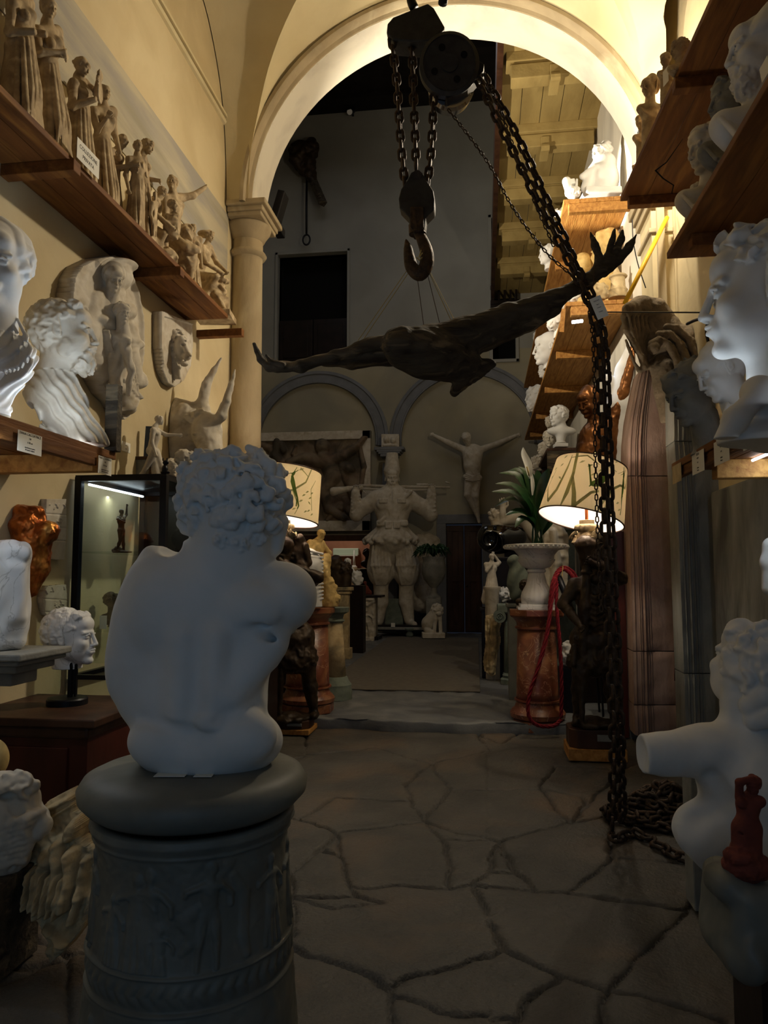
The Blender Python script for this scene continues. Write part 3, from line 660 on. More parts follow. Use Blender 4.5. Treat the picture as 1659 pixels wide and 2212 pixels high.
# room behind the low opening: warm lit wall
b = MB(); x0, x1 = H4[0]-1.5, H4[1]+1.0
M['salmon'] = mat('salmon_plaster', 'b07a60', '9c6a52', .9, 2)
for nm, c_, s_ in (('wall_study_back', ((x0+x1)/2, YF+4.0, 2), (x1-x0, .1, 4)), ('wall_study_left', (x0, YF+2.1, 2), (.1, 3.9, 4)), ('wall_study_right', (x1, YF+2.1, 2), (.1, 3.9, 4)), ('ceiling', ((x0+x1)/2, YF+2.1, 4), (x1-x0, 3.9, .1)), ('floor', ((x0+x1)/2, YF+2.1, .02), (x1-x0, 3.9, .1))): struct(MB().box(c_, s_), nm, M['salmon'])
lamp('study_lamp', 'AREA', ((x0+x1)/2, YF+2.6, 3.8), 16, (1, .9, .75), .5, aim=((x0+x1)/2, YF+3, 0))
# far hall shell
b = MB(); holed(b, 'x', hx0-.3, YB, YF+.3, 0, ztop+.1, [], .3); struct(b, 'wall_far_left', M['backwall'])
b = MB(); b.box((hx1+.15, (YB+YF)/2, 6.2), (.3, YF-YB, 12.6)); struct(b, 'wall_far_right', M['plaster_white'])
b = MB(); b.box(((hx0+XL)/2-.15, YB-.1, 6.4), (XL-hx0, .2, 12.8)); b.box(((hx0+hx1)/2, YB-.1, 10.2), (hx1-hx0, .2, 4.6)); struct(b, 'wall_nave', M['backwall'])
b = MB(); b.box(((hx0+hx1)/2, (YB+YF)/2, ztop+.07), (hx1-hx0+.3, YF-YB+.3, .1)); struct(b, 'ceiling', M['darkbeam'])
for i in range(7):
    b = MB(); y = 9+i*1.35; b.box((-2.1, y, ztop-.0), (7.8, .24, .2)); struct(b, 'ceiling', M['darkbeam'])
# painted plank ceiling of the aisle on the right, with cross beams and corbel brackets
zcl = zY(205, 1200, 9.4)+.55; xl0 = .32
b = MB()
for i in range(5): b.box((xl0+.145+.29*i, 13.2, zcl), (.282, 9.6, .05))
struct(b, 'ceiling', M['ceilwood'], bevel=.004)
b = MB(); b.box((xl0-.04, 13.2, zcl+.05), (.08, 9.6, .5)); struct(b, 'trim_11', M['darkwood'])
for i, y in enumerate((9.35, 10.95, 12.5, 14.1, 15.7)):
    b = MB(); b.box((1.06, y, zcl-.09), (1.4, .26, .14)); b.box((1.06, y, zcl-.18), (1.3, .20, .06)); b.box((1.06, y-.02, zcl-.30), (1.28, .22, .2))
    struct(b, 'ceiling', M['ceilwood'], bevel=.012)
    b = MB(); b.box((.98, y+.02, zcl-.36), (.13, .36, .2)); b.tube([(.915, y-.15, zcl-.44), (1.045, y-.15, zcl-.44)], .06, 10); struct(b, 'ceiling', M['ceilwood'], bevel=.01)
# ================================================================== figure helpers (pixel-scaled, at the depth of their sculpt)
JD = dict(pel=(0, 0, .50), che=(0, 0, .70), nec=(0, 0, .83), hed=(0, -.012, .925), sha=(-.115, 0, .785), shb=(.115, 0, .785), ela=(-.15, .01, .62), elb=(.15, .01, .62), haa=(-.15, -.04, .47), hab=(.15, -.04, .47),
          hia=(-.05, 0, .49), hib=(.05, 0, .49), kna=(-.06, -.01, .275), knb=(.06, -.01, .275), fta=(-.06, .015, .03), ftb=(.06, .015, .03))
def hand(s, p, d, L, grip=.5, k=1):
    """palm + five fingers from wrist px-point p in direction d (px units), L = hand length"""
    d = unit(np.array([d[0], d[1], d[2]], float)); a = np.array([0, 0, 1.]) if abs(d[2]) < .8 else np.array([1., 0, 0]); sd = unit(np.cross(d, a)); nm = np.cross(d, sd); p = np.array(p, float)
    m = p+d*L*.35; s.c(tuple(p), tuple(m), L*.15, L*.20, k*2)
    s.c(tuple(m-sd*L*.12), tuple(m+sd*L*.14), L*.11, L*.11, k)
    for i in range(4):
        q0 = m+sd*L*(-.2+.13*i)+d*L*.08; l = L*(.27, .32, .30, .23)[i]; q1 = q0+d*l*.55+nm*l*.1; q2 = q1+d*l*(.5-.5*grip)+nm*l*grip
        s.c(tuple(q0), tuple(q1), L*.058, L*.052, .6); s.c(tuple(q1), tuple(q2), L*.052, L*.042, .6)
    q0 = p+d*L*.12-sd*L*.16; q1 = q0-sd*L*.17+d*L*.16; q2 = q1+d*L*.2+nm*L*.1*grip; s.c(tuple(q0), tuple(q1), L*.075, L*.06, 1); s.c(tuple(q1), tuple(q2), L*.06, L*.045, .6)
def figure(s, bx, by, H, yaw=0, w=0, J={}, fem=0, r=1., skirt=None, hd={}, hyaw=None, hp=0, hr=0, head=True, k=None, arms=(1, 1), legs=(1, 1), hands=True, feet=True):
    j = dict(JD); j.update(J); hyaw = yaw if hyaw is None else hyaw; yaw -= math.degrees(math.atan((bx-CX)/F)); a = math.radians(yaw); ca, sa = math.cos(a), math.sin(a); k = k or .02*H
    def T(p): x, y, z = p; return (bx+(x*ca-y*sa)*H, by-z*H, w+(x*sa+y*ca)*H)
    q = {n: T(p) for n, p in j.items()}
    def E(c, rx, rz, rw, kk=None): p = T(c); s.e(p[0], p[1], p[2], rx*H*r, rz*H*r, rw*H*r, k=kk or k, yaw=yaw)
    C = lambda A, B, ra, rb: s.c(A, B, ra*H*r, rb*H*r, k)
    pe, ch = np.array(j['pel']), np.array(j['che'])
    C(q['pel'], q['che'], .062, .066)
    E(tuple(ch+(0, 0, .015)), .098, .10, .062); E(tuple(pe+(0, .005, 0)), .082+.012*fem, .065, .064)
    C(q['sha'], q['shb'], .038, .038); C(q['che'], q['nec'], .06, .038); C(q['nec'], q['hed'], .032, .030)
    if fem:
        for sx in (-1, 1): E(tuple(ch+(sx*.045, -.052, .02)), .033, .033, .03)
    else:
        for sx in (-1, 1): E(tuple(ch+(sx*.045, -.045, .045)), .045, .032, .022)
    for i, sd in enumerate('ab'):
        if arms[i]:
            C(q['sh'+sd], q['el'+sd], .038-.006*fem, .026); C(q['el'+sd], q['ha'+sd], .027, .017)
            if hands: dv = np.array(q['ha'+sd])-np.array(q['el'+sd]); hand(s, q['ha'+sd], (dv[0], dv[1], dv[2]), .095*H, k=.4)
        if legs[i]:
            C(q['hi'+sd], q['kn'+sd], .058, .036); 
            kn = np.array(q['kn'+sd]); ft = np.array(q['ft'+sd]); m = kn*.62+ft*.38; C(tuple(kn), tuple(m), .035, .036); C(tuple(m), tuple(ft), .036, .019)
            if feet: p = j['ft'+sd]; C(q['ft'+sd], T((p[0]*1.15, p[1]-.085, p[2]-.012)), .022, .015)
    if head:
        p = q['hed']; s.head(p[0], p[1], p[2], .135*H, yaw=hyaw, pitch=hp, roll=hr, k=k*.4, **hd)
    if skirt:
        top, hem, rt, rh = skirt[:4]; nf = skirt[4] if len(skirt) > 4 else 13; off = skirt[5] if len(skirt) > 5 else (0, 0)
        s.c(T((j['pel'][0], j['pel'][1], top)), T((off[0], off[1], hem+rh*.35)), rt*H*.9, rh*H*.82, k)
        for i in range(nf):
            t = 2*PI*i/nf+.3; ct, st = math.cos(t), math.sin(t); v = .85+.3*((i*37) % 10)/10
            s.c(T((j['pel'][0]+rt*.9*ct, j['pel'][1]+rt*.7*st, top)), T((off[0]+rh*ct*v, off[1]+rh*.85*st*v, hem)), .012*H, .026*H, k*.35)
    return q, T
def drape(s, pts, rs, k=1.2):
    """several cloth folds, each a chain of capsules"""
    for P in pts: s.chain(P, [rs*(1+.2*math.sin(i*1.7)) for i in range(len(P))], k)
def folds(cx, cy, ang, freq, amp, wob=1.):
    ca, sa = math.cos(math.radians(ang)), math.sin(math.radians(ang))
    return lambda u, v, w: amp*np.sin(((u-cx)*ca+(v-cy)*sa)*freq+wob*np.sin(((v-cy)*ca-(u-cx)*sa)*freq*.35+w*.02)+w*freq*.4)
def bust(s, x, y, H, yaw=0, pitch=0, roll=0, w=0, base=None, wd=1.0, drap=True, socle=True, neck=0, hd={}, sh=0, k=None, bare=False, bot=1.35):
    """head centre x,y; base = pixel y of its foot; sh = lean of the shoulders"""
    k = k or .05*H; s.head(x, y, w, H, yaw=yaw, pitch=pitch, roll=roll, k=k*.3, **hd)
    nx, ny = x-sh, y+H*(.72+neck); s.c((x-.04*H*math.sin(math.radians(yaw)), y+.25*H, w+.05*H), (nx, ny, w+.08*H), .20*H, .235*H, k)
    bw = .62*H*wd; yc = ny+.30*H
    s.e(nx, yc, w+.1*H, bw, .36*H, .30*H, k*2); s.c((nx-bw*.75, ny+.22*H, w+.1*H), (nx+bw*.75, ny+.22*H, w+.1*H), .20*H, .20*H, k*1.5)
    s.c((nx, yc, w+.02*H), (nx, yc+.28*H, w+.02*H), .30*H, .20*H, k)
    if drap:
        for i in range(6):
            t = i/5; a = nx-bw*(.85-.5*t); b = nx+bw*(.15+.75*t)
            s.chain([(a, ny+.12*H+.1*H*t, w-.05*H), ((a+b)/2-.1*H, ny+(.34+.22*t)*H, w-.26*H), (b, ny+(.30+.36*t)*H, w-.12*H)], [.03*H, .045*H, .035*H], k*.4)
    if base:
        if socle:
            s.c((nx, yc+.3*H, w+.05*H), (nx, base-.16*H, w+.05*H), .17*H, .10*H, k)
            s.e(nx, base-.17*H, w+.05*H, .13*H, .035*H, .13*H, 1); s.box(nx, base-.06*H, w+.05*H, .19*H, .06*H, .19*H, 1, 1)
        else: s.box(nx, base+20, w, 3*H, 20, 3*H, 0, 0, op='-')
# relief panels --------------------------------------------------------------
class Relief:
    def __init__(s, x0, y0, x1, y1, st=1.5):
        s.x0, s.y0, s.st = x0, y0, st; s.u = np.arange(x0, x1+st, st); s.v = np.arange(y0, y1+st, st)
        s.U, s.V = np.meshgrid(s.u, s.v, indexing='ij'); s.H = np.zeros(s.U.shape); s.M = np.ones(s.U.shape, bool)
    def c(s, a, b, ra, rb=None, h=1., k=1.):
        rb = ra if rb is None else rb; bx, by = b[0]-a[0], b[1]-a[1]; t = np.clip(((s.U-a[0])*bx+(s.V-a[1])*by)/(bx*bx+by*by+1e-9), 0, 1)
        d = np.hypot(s.U-a[0]-t*bx, s.V-a[1]-t*by)/(ra+(rb-ra)*t); s.H = smax(s.H, h*np.sqrt(np.clip(1-d*d, 0, 1)), .25*h*k); return s
    def chain(s, P, R, h=1.):
        for i in range(len(P)-1): s.c(P[i], P[i+1], R[i], R[i+1], h)
        return s
    def e(s, x, y, rx, ry, h=1., rot=0):
        a = math.radians(rot); u = s.U-x; v = s.V-y; u, v = u*math.cos(a)+v*math.sin(a), -u*math.sin(a)+v*math.cos(a)
        s.H = smax(s.H, h*np.sqrt(np.clip(1-(u/rx)**2-(v/ry)**2, 0, 1)), .2*h); return s
    def man(s, x, y, H, h=1., lean=0, arms=((-.2, .35), (.22, .4)), legs=((-.08, 1), (.09, 1)), skirt=0):
        """x,y top of the head"""
        L = lambda a, b: (x+a*H+lean*b*H, y+b*H)
        s.e(*L(0, .07), .06*H, .075*H, h); s.c(L(0, .13), L(0, .2), .035*H, .04*H, h*.8); s.c(L(-.07, .23), L(.07, .23), .05*H, .05*H, h*.9); s.c(L(0, .25), L(0, .46), .095*H, .075*H, h)
        for i, (a, b) in enumerate(arms):
            sx = -.1 if i == 0 else .1; m = ((sx+a)/2+(.05 if a > 0 else -.05), (.23+b)/2); s.c(L(sx, .23), L(*m), .035*H, .03*H, h); s.c(L(*m), L(a, b), .03*H, .022*H, h)
        for i, (a, b) in enumerate(legs):
            sx = -.045 if i == 0 else .045; s.c(L(sx, .48), L((sx+a)/2*1.2, .73), .055*H, .04*H, h); s.c(L((sx+a)/2*1.2, .73), L(a, b), .038*H, .022*H, h)
        if skirt:
            for i in range(5): t = -1+i*.5; s.c(L(t*.06, .4), L(t*.13, .93), .035*H, .04*H, h*(.7+.3*((i*7) % 3)/2))
        return s
    def noise(s, f, amp): s.H = s.H+amp*curls(s.U, s.V, s.H*3, f); return s
    def poly(s, P):
        m = np.zeros(s.U.shape, bool); n = len(P)
        for i in range(n):
            x1, y1 = P[i]; x2, y2 = P[(i+1) % n]
            if y1 == y2: continue
            c = ((s.V < y1) != (s.V < y2)) & (s.U < (x2-x1)*(s.V-y1)/(y2-y1)+x1); m ^= c
        s.M = m; return s
    def mesh(s, name, mt, pos, back, parent=None, origin=None):
        """pos(U,V,H)->xyz arrays ; back = xyz offset for the back side (array or vec)"""
        P = pos(s.U, s.V, s.H); B = pos(s.U, s.V, s.H*0+back); m, n = s.U.shape; I = np.arange(m*n).reshape(m, n)
        cell = s.M[:-1, :-1] & s.M[1:, :-1] & s.M[1:, 1:] & s.M[:-1, 1:]
        q = np.stack([I[:-1, :-1], I[:-1, 1:], I[1:, 1:], I[1:, :-1]], -1)[cell]; N = m*n; Q = [q, q[:, ::-1]+N]
        pad = np.pad(cell, 1)
        for di, dj, c0, c1 in ((-1, 0, (0, 0), (0, 1)), (1, 0, (1, 1), (1, 0)), (0, -1, (1, 0), (0, 0)), (0, 1, (0, 1), (1, 1))):
            bd = cell & ~pad[1+di:m+di, 1+dj:n+dj]; e = np.argwhere(bd)
            a = I[e[:, 0]+c0[0], e[:, 1]+c0[1]]; b = I[e[:, 0]+c1[0], e[:, 1]+c1[1]]; Q.append(np.stack([b, a, a+N, b+N], 1))
        Q = np.concatenate(Q); V = np.concatenate([P.reshape(-1, 3), B.reshape(-1, 3)]); used = np.unique(Q); mp = -np.ones(len(V), int); mp[used] = np.arange(len(used))
        o = mkobj(name, V[used], mp[Q], mt, parent, True, origin)
        return o
def planeX(X0, sgn=1):
    """pixels -> points on the plane x = X0, relief rising by H metres along sgn*x"""
    def f(U, V, H):
        d = FW[None, None]+RT*((U-CX)/F)[..., None]+UP*((CY-V)/F)[..., None]; P = CAM+d*(X0/d[..., :1]); P[..., 0] += sgn*H; return P
    return f
def planeY(Y0):
    def f(U, V, H):
        d = FW[None, None]+RT*((U-CX)/F)[..., None]+UP*((CY-V)/F)[..., None]; P = CAM+d*(Y0/d[..., 1:2]); P[..., 1] -= H; return P
    return f
# cards with lines of text ------------------------------------------------------
def card(name, c, ux, uy, w, h, lines, label, group=None, mt='paper', th=.0015, parent=None, cat='label card'):
    """c centre, ux/uy unit vectors right/up as read; lines = [(text, y_frac, size_m)]"""
    c = np.array(c, float); ux = unit(ux); uy = unit(uy); n = np.cross(ux, uy); b = MB(); b.box((0, 0, 0), (w, h, th), np.array([ux, uy, n]).T)
    for i in range(len(b.v)): b.v[i] = tuple(np.array(b.v[i])+c)
    if parent is None:
        t = thing(name, label, cat, tuple(c-np.array([0, 0, h/2])), group); b.build('sheet', M[mt], t)
    else: t = parent; b.build('sheet', M[mt], t)
    for tx, fy, sz in lines:
        cu = bpy.data.curves.new('lettering', 'FONT'); cu.body = tx; cu.size = sz; cu.align_x = 'CENTER'; cu.align_y = 'CENTER'; cu.extrude = .0003
        tmp = bpy.data.objects.new('tmp', cu); COL.objects.link(tmp); me = bpy.data.meshes.new_from_object(tmp.evaluated_get(bpy.context.evaluated_depsgraph_get())); bpy.data.objects.remove(tmp)
        me.materials.clear(); me.materials.append(M['ink']); o = bpy.data.objects.new('lettering', me); COL.objects.link(o); o.parent = t
        p = c+uy*h*fy+n*(th/2+.0006)-np.array(wloc(t)); o.matrix_local = Matrix(((ux[0], uy[0], n[0], p[0]), (ux[1], uy[1], n[1], p[1]), (ux[2], uy[2], n[2], p[2]), (0, 0, 0, 1)))
    return t
def DY(px, py, Y): return depth(atY(px, py, Y))
def fin(s, name, m, label, cat, group=None): return tag(s.mesh(name, M[m]), label, cat, group)
# ================================================================== foreground torso on its round carved pedestal
PD = 2.2
s = Sculpt(222, 962, 700, 1690, PD, -155, 150, h=2.6)
s.e(432, 1345, 0, 172, 180, 100, 4); s.e(425, 1475, 4, 160, 150, 98, 20); s.e(447, 1600, 6, 160, 85, 105, 22)
s.e(308, 1400, 5, 70, 160, 72, 25); s.e(262, 1440, 0, 24, 60, 45, 25)
s.e(350, 1270, 0, 72, 85, 75, 25); s.c((335, 1240, -5), (326, 1203, -5), 34, 20, 16)
s.e(612, 1288, 0, 72, 72, 82, 22); s.c((612, 1300, 20), (600, 1330, 70), 58, 50, 20); s.e(555, 1350, -5, 60, 110, 75, 30)
s.c((478, 1250, 5), (508, 1185, 0), 98, 76, 18); s.e(495, 1258, 5, 145, 55, 82, 24); s.e(372, 1185, -20, 24, 20, 60, 12, op='-'); s.c((495, 1215, 0), (508, 1120, -15), 90, 84, 16)
s.c((338, 1240, -5), (326, 1194, -5), 22, 13, 9)
# back muscles
s.e(545, 1315, -78, 55, 48, 30, 34, rot=-25); s.e(352, 1320, -62, 60, 75, 34, 36, rot=15); s.c((575, 1385, -30), (500, 1500, -72), 45, 30, 30)
s.c((400, 1380, -82), (392, 1540, -82), 26, 26, 34); s.c((462, 1380, -86), (452, 1540, -84), 26, 26, 34)
s.c((432, 1290, -118), (422, 1530, -118), 6, 9, 36, op='-'); s.c((520, 1370, -112), (575, 1345, -75), 7, 5, 26, op='-')
s.c((600, 1385, -40), (560, 1370, -95), 8, 5, 20, op='-')
s.e(525, 1590, -62, 72, 55, 48, 26); s.e(345, 1600, -55, 66, 50, 50, 26); s.c((300, 1555, -78), (400, 1580, -112), 5, 5, 22, op='-'); s.c((560, 1500, -92), (600, 1530, -55), 10, 8, 24, op='-')
s.e(452, 1560, -100, 22, 14, 10, 18); s.c((470, 1560, -112), (540, 1545, -105), 5, 5, 20, op='-')
s.e(600, 1490, 0, 26, 44, 70, 14, op='-')
# head: turned and bowed away, thick curls
s.e(500, 1078, -8, 92, 92, 88, 16)
rc = random.Random(4)
s.e(502, 1080, -10, 104, 98, 94, 6, n=(11, .125))
for i in range(115):
    u = rc.uniform(-1, 1); t = rc.uniform(-PI, PI); v = math.sqrt(1-u*u); X, Z, Wd = v*math.cos(t), v*math.sin(t), u
    if Wd > .25: continue
    x = 503+108*X; y = 1078-101*Z; w = -8+98*Wd
    if y > 1150 and x < 440: continue
    a = rc.uniform(0, 2*PI); L = rc.uniform(11, 20); pts = []
    for q in range(5): th = a+q*1.15; rr = L*(1-.13*q); pts.append((x+rr*math.cos(th), y+rr*math.sin(th), w-3*math.sin(q*.8)))
    s.chain(pts, [9, 10.5, 10, 9, 7], 5)
for x, y, w, r in ((398, 1012, -30, 16), (405, 1110, -45, 22), (393, 1075, -30, 18), (430, 985, -20, 17), (470, 985, -10, 15), (560, 985, -10, 18), (600, 1020, -5, 20), (608, 1070, -5, 18), (520, 1172, -75, 22), (480, 1165, -85, 20), (560, 1160, -60, 18), (535, 1190, -60, 12)):
    s.e(x, y, w, r, r*.9, r, 5, n=(4, .2))
s.chain([(440, 1005, -78), (500, 998, -95), (560, 1020, -92), (600, 1065, -72), (605, 1120, -50)], [5, 6, 6, 6, 4], 8, '-')
s.c((604, 1128, 5), (590, 1180, 5), 20, 22, 12)
s.box(440, 1694, 0, 260, 34, 200, 2, 3, op='-', rot=0)
s.c((300, 1672, 0), (400, 1700, -60), 20, 26, 6, op='-'); s.c((560, 1690, -60), (610, 1664, 0), 22, 14, 6, op='-')
zb = s.P(440, 1652, 0)[2]
fin(s, 'male_torso', 'plastersc', 'large white plaster torso seen from behind with bowed curly head, on the carved pedestal', 'statue')
pc = atD(423, 1660, PD); pz = lambda y: atD(423, y, PD)[2]; sq = PD/F
pt = thing('pedestal', 'round grey carved pedestal with cushion top carrying the foreground torso', 'pedestal', (pc[0], pc[1], 0))
zt_ = zb
b = MB(); prof = [(0.0, zt_), (170*sq, zt_), (200*sq, zt_-.004), (222*sq, zt_-.018), (234*sq, zt_-.045), (231*sq, zt_-.07), (214*sq, zt_-.095), (203*sq, zt_-.105)]
b.lathe([(max(r, .001), z) for r, z in prof[::-1]], (pc[0], pc[1], 0), 96); cap_ = b.build('cushion_top', M['graymarble'], pt, smooth=True)
# drum as relief: u = pixels of arc at the front, v = pixel rows
R0 = lambda V: np.interp(V, [1745, 1760, 1775, 1790, 1810, 1900, 1995, 2003, 2012, 2066, 2076, 2212, 2700], [203, 206, 197, 192, 190, 192, 199, 205, 201, 201, 206, 216, 232])
rl = Relief(-640, 1746, 640, 2760, 2.6)
rl.H *= 0
for (x, y, Hh, ln, sk) in ((-120, 1860, 150, 0, 1), (-62, 1812, 205, .0, 1), (-35, 1800, 215, .02, 1), (-10, 1905, 125, 0, 0), (85, 1790, 215, -.05, 0), (-225, 1800, 190, 0, 1), (230, 1810, 190, 0, 1), (-330, 1810, 190, 0, 0), (330, 1810, 190, 0, 1)):
    rl.man(x, y, Hh, 7.5, ln, arms=((-.22, .3), (.2, .42)), skirt=sk)
rl.chain([(60, 1880), (35, 1900), (55, 1935), (30, 1960)], [14, 18, 14, 8], 5); rl.chain([(130, 1830), (155, 1870), (150, 1950), (158, 1985)], [12, 14, 12, 9], 6); rl.e(40, 1835, 38, 28, 3); rl.e(120, 1800, 15, 20, 4)
rl.noise(.06, 1.1); rl.noise(.17, .5)
band = np.exp(-((rl.V-2005)/3.5)**2)+np.exp(-((rl.V-2072)/3.5)**2)+.7*np.exp(-((rl.V-1782)/3)**2)
sc_ = (np.abs(rl.V-2038) < 27); leaf_ = np.clip(np.cos(((rl.U-np.abs(rl.V-2038)*.5) % 26-13)/13*1.5), 0, 1)*np.clip(1-((rl.V-2038)/26)**2, 0, 1)
rl.H = np.where((rl.V > 1998) & (rl.V < 2080), leaf_*6*sc_, rl.H)+5*band
rl.chain([(-90, 2150), (-20, 2120), (50, 2160), (110, 2130), (150, 2180)], [12, 22, 26, 16, 10], 7); rl.chain([(-160, 2110), (-140, 2200), (-180, 2300)], [10, 16, 20], 8); rl.noise(.05, .8)
Vz = rl.V; ra = (R0(Vz)+rl.H)*sq
def drum(U, V, Hh):
    th = U*(2*PI/1280.)-PI/2-YAW*-1; r = (R0(V)+Hh)*sq; zz = np.interp(V, [1740, 2212, 2760], [pz(1740), pz(2212)-.0, 0.0])
    return np.stack([pc[0]+r*np.cos(th), pc[1]+r*np.sin(th), zz], -1)
rl.mesh('carved_drum', M['graymarble'], drum, -30, pt)
for i, (x, y, w_, h_) in enumerate(((370, 1673, .085, .045), (440, 1675, .05, .03))):
    p = atZ(x, y, zb+.003); card('price_card', p, RT, FH, w_, h_, [], ['white paper card lying on the pedestal rim before the torso, left one', 'small paper card lying on the pedestal rim, right of the larger card'][i])
# ================================================================== left wall: upper shelf with brown plaster groups
SXF, SXW = -2.31, XL
sz_t = atX(490, 672, SXF)[2]; SY1 = atX(497, 672, SXF)[1]
t = thing('wall_shelf', 'long high plank shelf on the left wall carrying the brown plaster figures', 'shelf', (XL+.2, 3.5, sz_t-.04))
for i in range(3):
    b = MB(); b.box((SXW+.07+.137*i, (1.4+SY1)/2, sz_t-.02), (.134, SY1-1.4, .04)); b.build('plank', M['wood'], t, bevel=.004)
for i, (px, py) in enumerate(((159, 350), (388, 575), (522, 684), (-300, 0))):
    Y = atX(159, 350, SXF)[1] if i == 0 else (atX(388, 575, SXF+.0)[1] if i == 1 else (atX(520, 690, SXF+.0)[1] if i == 2 else 2.2))
    b = MB(); b.box(((SXW+SXF)/2+.012, Y, sz_t-.04-.036), (SXF-SXW+.025, .075, .072)); b.build('bracket', M['wood'], t, bevel=.004)
def spot(px, X, z):
    P = atX(px, 1000, X); P[2] = z; q = pix(P); return q[0], q[1], depth(P), P
GF = 'brown plaster figures on the high left shelf'
def statuette(px, top, build, label, name='statuette', hh=1.5, wpx=70, X=-2.5, m='figur', cat='statuette', group=None):
    bx, by, D, P = spot(px, X, sz_t); s = Sculpt(px-wpx, top-8, px+wpx, by+6, D, -wpx*.75, wpx*.75, h=hh)
    build(s, bx, by, by-top); s.box(bx, by+20, 0, wpx*2, 20, wpx*2, 0, 0, op='-')
    return fin(s, name, m, label, cat, group)
def f_lady(s, x, y, H):
    figure(s, x, y, H, yaw=35, J=dict(haa=(-.02, -.10, .66), hab=(.05, -.10, .64), elb=(.14, -.02, .66), ela=(-.14, -.02, .66)), fem=1, skirt=(.58, .02, .075, .17, 17), hd=dict(hair='wavy', line=.2, freq=30), legs=(0, 0), hp=15)
    s.box(x, y-3, 0, .17*H, .02*H, .15*H, 1, 1)
def f_ladybaby(s, x, y, H):
    figure(s, x, y, H, yaw=50, J=dict(hed=(-.02, -.03, .91), elb=(.12, -.10, .72), hab=(.02, -.14, .80), haa=(-.04, -.16, .68)), fem=1, r=1.12, skirt=(.6, .02, .09, .15, 15, (-.03, 0)), hd=dict(hair='wavy', bun=1, freq=26), legs=(0, 0), hp=25, hyaw=75)
    s.e(x+.17*H, y-.72*H, -4, .05*H, .09*H, .05*H, 3); s.head(x+.17*H, y-.84*H, -4, .1*H, yaw=-60, k=2)
    s.chain([(x-.16*H, y-.1*H, 0), (x-.2*H, y-.35*H, 5), (x-.1*H, y-.55*H, 5)], [.05*H, .06*H, .05*H], 4)
def f_girl(s, x, y, H):
    figure(s, x, y, H, yaw=30, J=dict(pel=(-.02, 0, .5), haa=(-.08, -.10, .74), ela=(-.14, -.05, .64), hab=(.13, -.05, .5)), fem=1, skirt=(.56, .03, .075, .14, 13), hd=dict(hair='wavy', long=1, freq=24), legs=(0, 0))
def f_pair(s, x, y, H):
    figure(s, x-.10*H, y, H*.95, yaw=60, J=dict(hed=(.0, -.10, .88), che=(0, -.03, .7), nec=(0, -.06, .81), hab=(.05, -.2, .62), haa=(-.05, -.24, .66)), fem=1, skirt=(.56, .03, .08, .13, 12), hd=dict(hair='wavy', bun=1), legs=(0, 0), hp=35)
    figure(s, x+.13*H, y, H*.86, yaw=20, w=12, J=dict(hab=(.15, -.1, .7)), fem=1, skirt=(.56, .03, .08, .12, 12), hd=dict(hair='curly', freq=18), legs=(0, 0))
def f_trio(s, x, y, H):
    figure(s, x, y-.02*H, H*.98, yaw=70, J=dict(hed=(0, -.05, .9), hab=(.1, -.14, .6)), fem=1, skirt=(.56, .03, .08, .13, 11), hd=dict(hair='curly', freq=18), legs=(0, 0), hp=20)
    figure(s, x+.12*H, y, H*.52, yaw=40, w=-8, hd=dict(hair='curly'), r=1.15); s.e(x, y-.05*H, 0, .2*H, .06*H, .16*H, 4, n=(3, .2))
def f_oldman(s, x, y, H):
    figure(s, x-.06*H, y-.05*H, H*.92, yaw=70, J=dict(pel=(0, .06, .44), che=(0, -.02, .66), nec=(0, -.06, .76), hed=(0, -.1, .84), kna=(-.06, -.12, .34), knb=(.06, -.14, .3), fta=(-.06, .0, .05), ftb=(.06, -.1, .03), hia=(-.05, .06, .43), hib=(.05, .06, .43), hab=(.06, -.18, .4), haa=(-.06, -.22, .42), sha=(-.12, -.03, .73), shb=(.12, -.03, .73)), r=1.2, hd=dict(hair='curly', beard=1.2, freq=17), hp=30)
    s.e(x+.15*H, y-.45*H, 5, .1*H, .16*H, .09*H, 5, n=(3, .2)); s.head(x+.15*H, y-.68*H, 4, .13*H, yaw=60, beard=1); s.e(x-.02*H, y-.1*H, 0, .22*H, .12*H, .18*H, 8, n=(4, .15)); s.chain([(x-.1*H, y-.5*H, -10), (x-.05*H, y-.25*H, -14), (x-.1*H, y-.05*H, -8)], [.06*H, .07*H, .05*H], 3)
def f_point(s, x, y, H):
    figure(s, x-.03*H, y, H, yaw=35, J=dict(pel=(0, .02, .44), che=(-.04, 0, .66), nec=(-.05, -.01, .79), hed=(-.07, -.02, .89), sha=(-.15, 0, .76), shb=(.06, 0, .76), hia=(-.05, .02, .43), hib=(.05, .02, .43), elb=(.17, -.05, .78), hab=(.30, -.1, .86), ela=(-.14, .0, .6), haa=(-.12, -.04, .46),
        kna=(-.02, -.14, .33), fta=(.16, -.20, .30), knb=(.1, -.10, .3), ftb=(.1, -.08, .02)), hd=dict(hair='curly', freq=17), hyaw=-10, r=1.05)
    s.e(x+.02*H, y-.22*H, 12, .13*H, .22*H, .12*H, 8, n=(4, .16)); s.e(x+.04*H, y-.44*H, 10, .10*H, .10*H, .09*H, 6, n=(3, .2))
def f_nymph(s, x, y, H):
    figure(s, x, y, H, yaw=20, J=dict(ela=(-.15, .02, .70), haa=(-.08, .03, .88), elb=(.15, .04, .64), hab=(.16, .02, .45)), fem=1, skirt=(.47, .02, .085, .12, 12), hd=dict(hair='curly'), legs=(0, 0), r=1.1); s.e(x-.15*H, y-.2*H, 6, .13*H, .2*H, .1*H, 4, n=(3, .22))
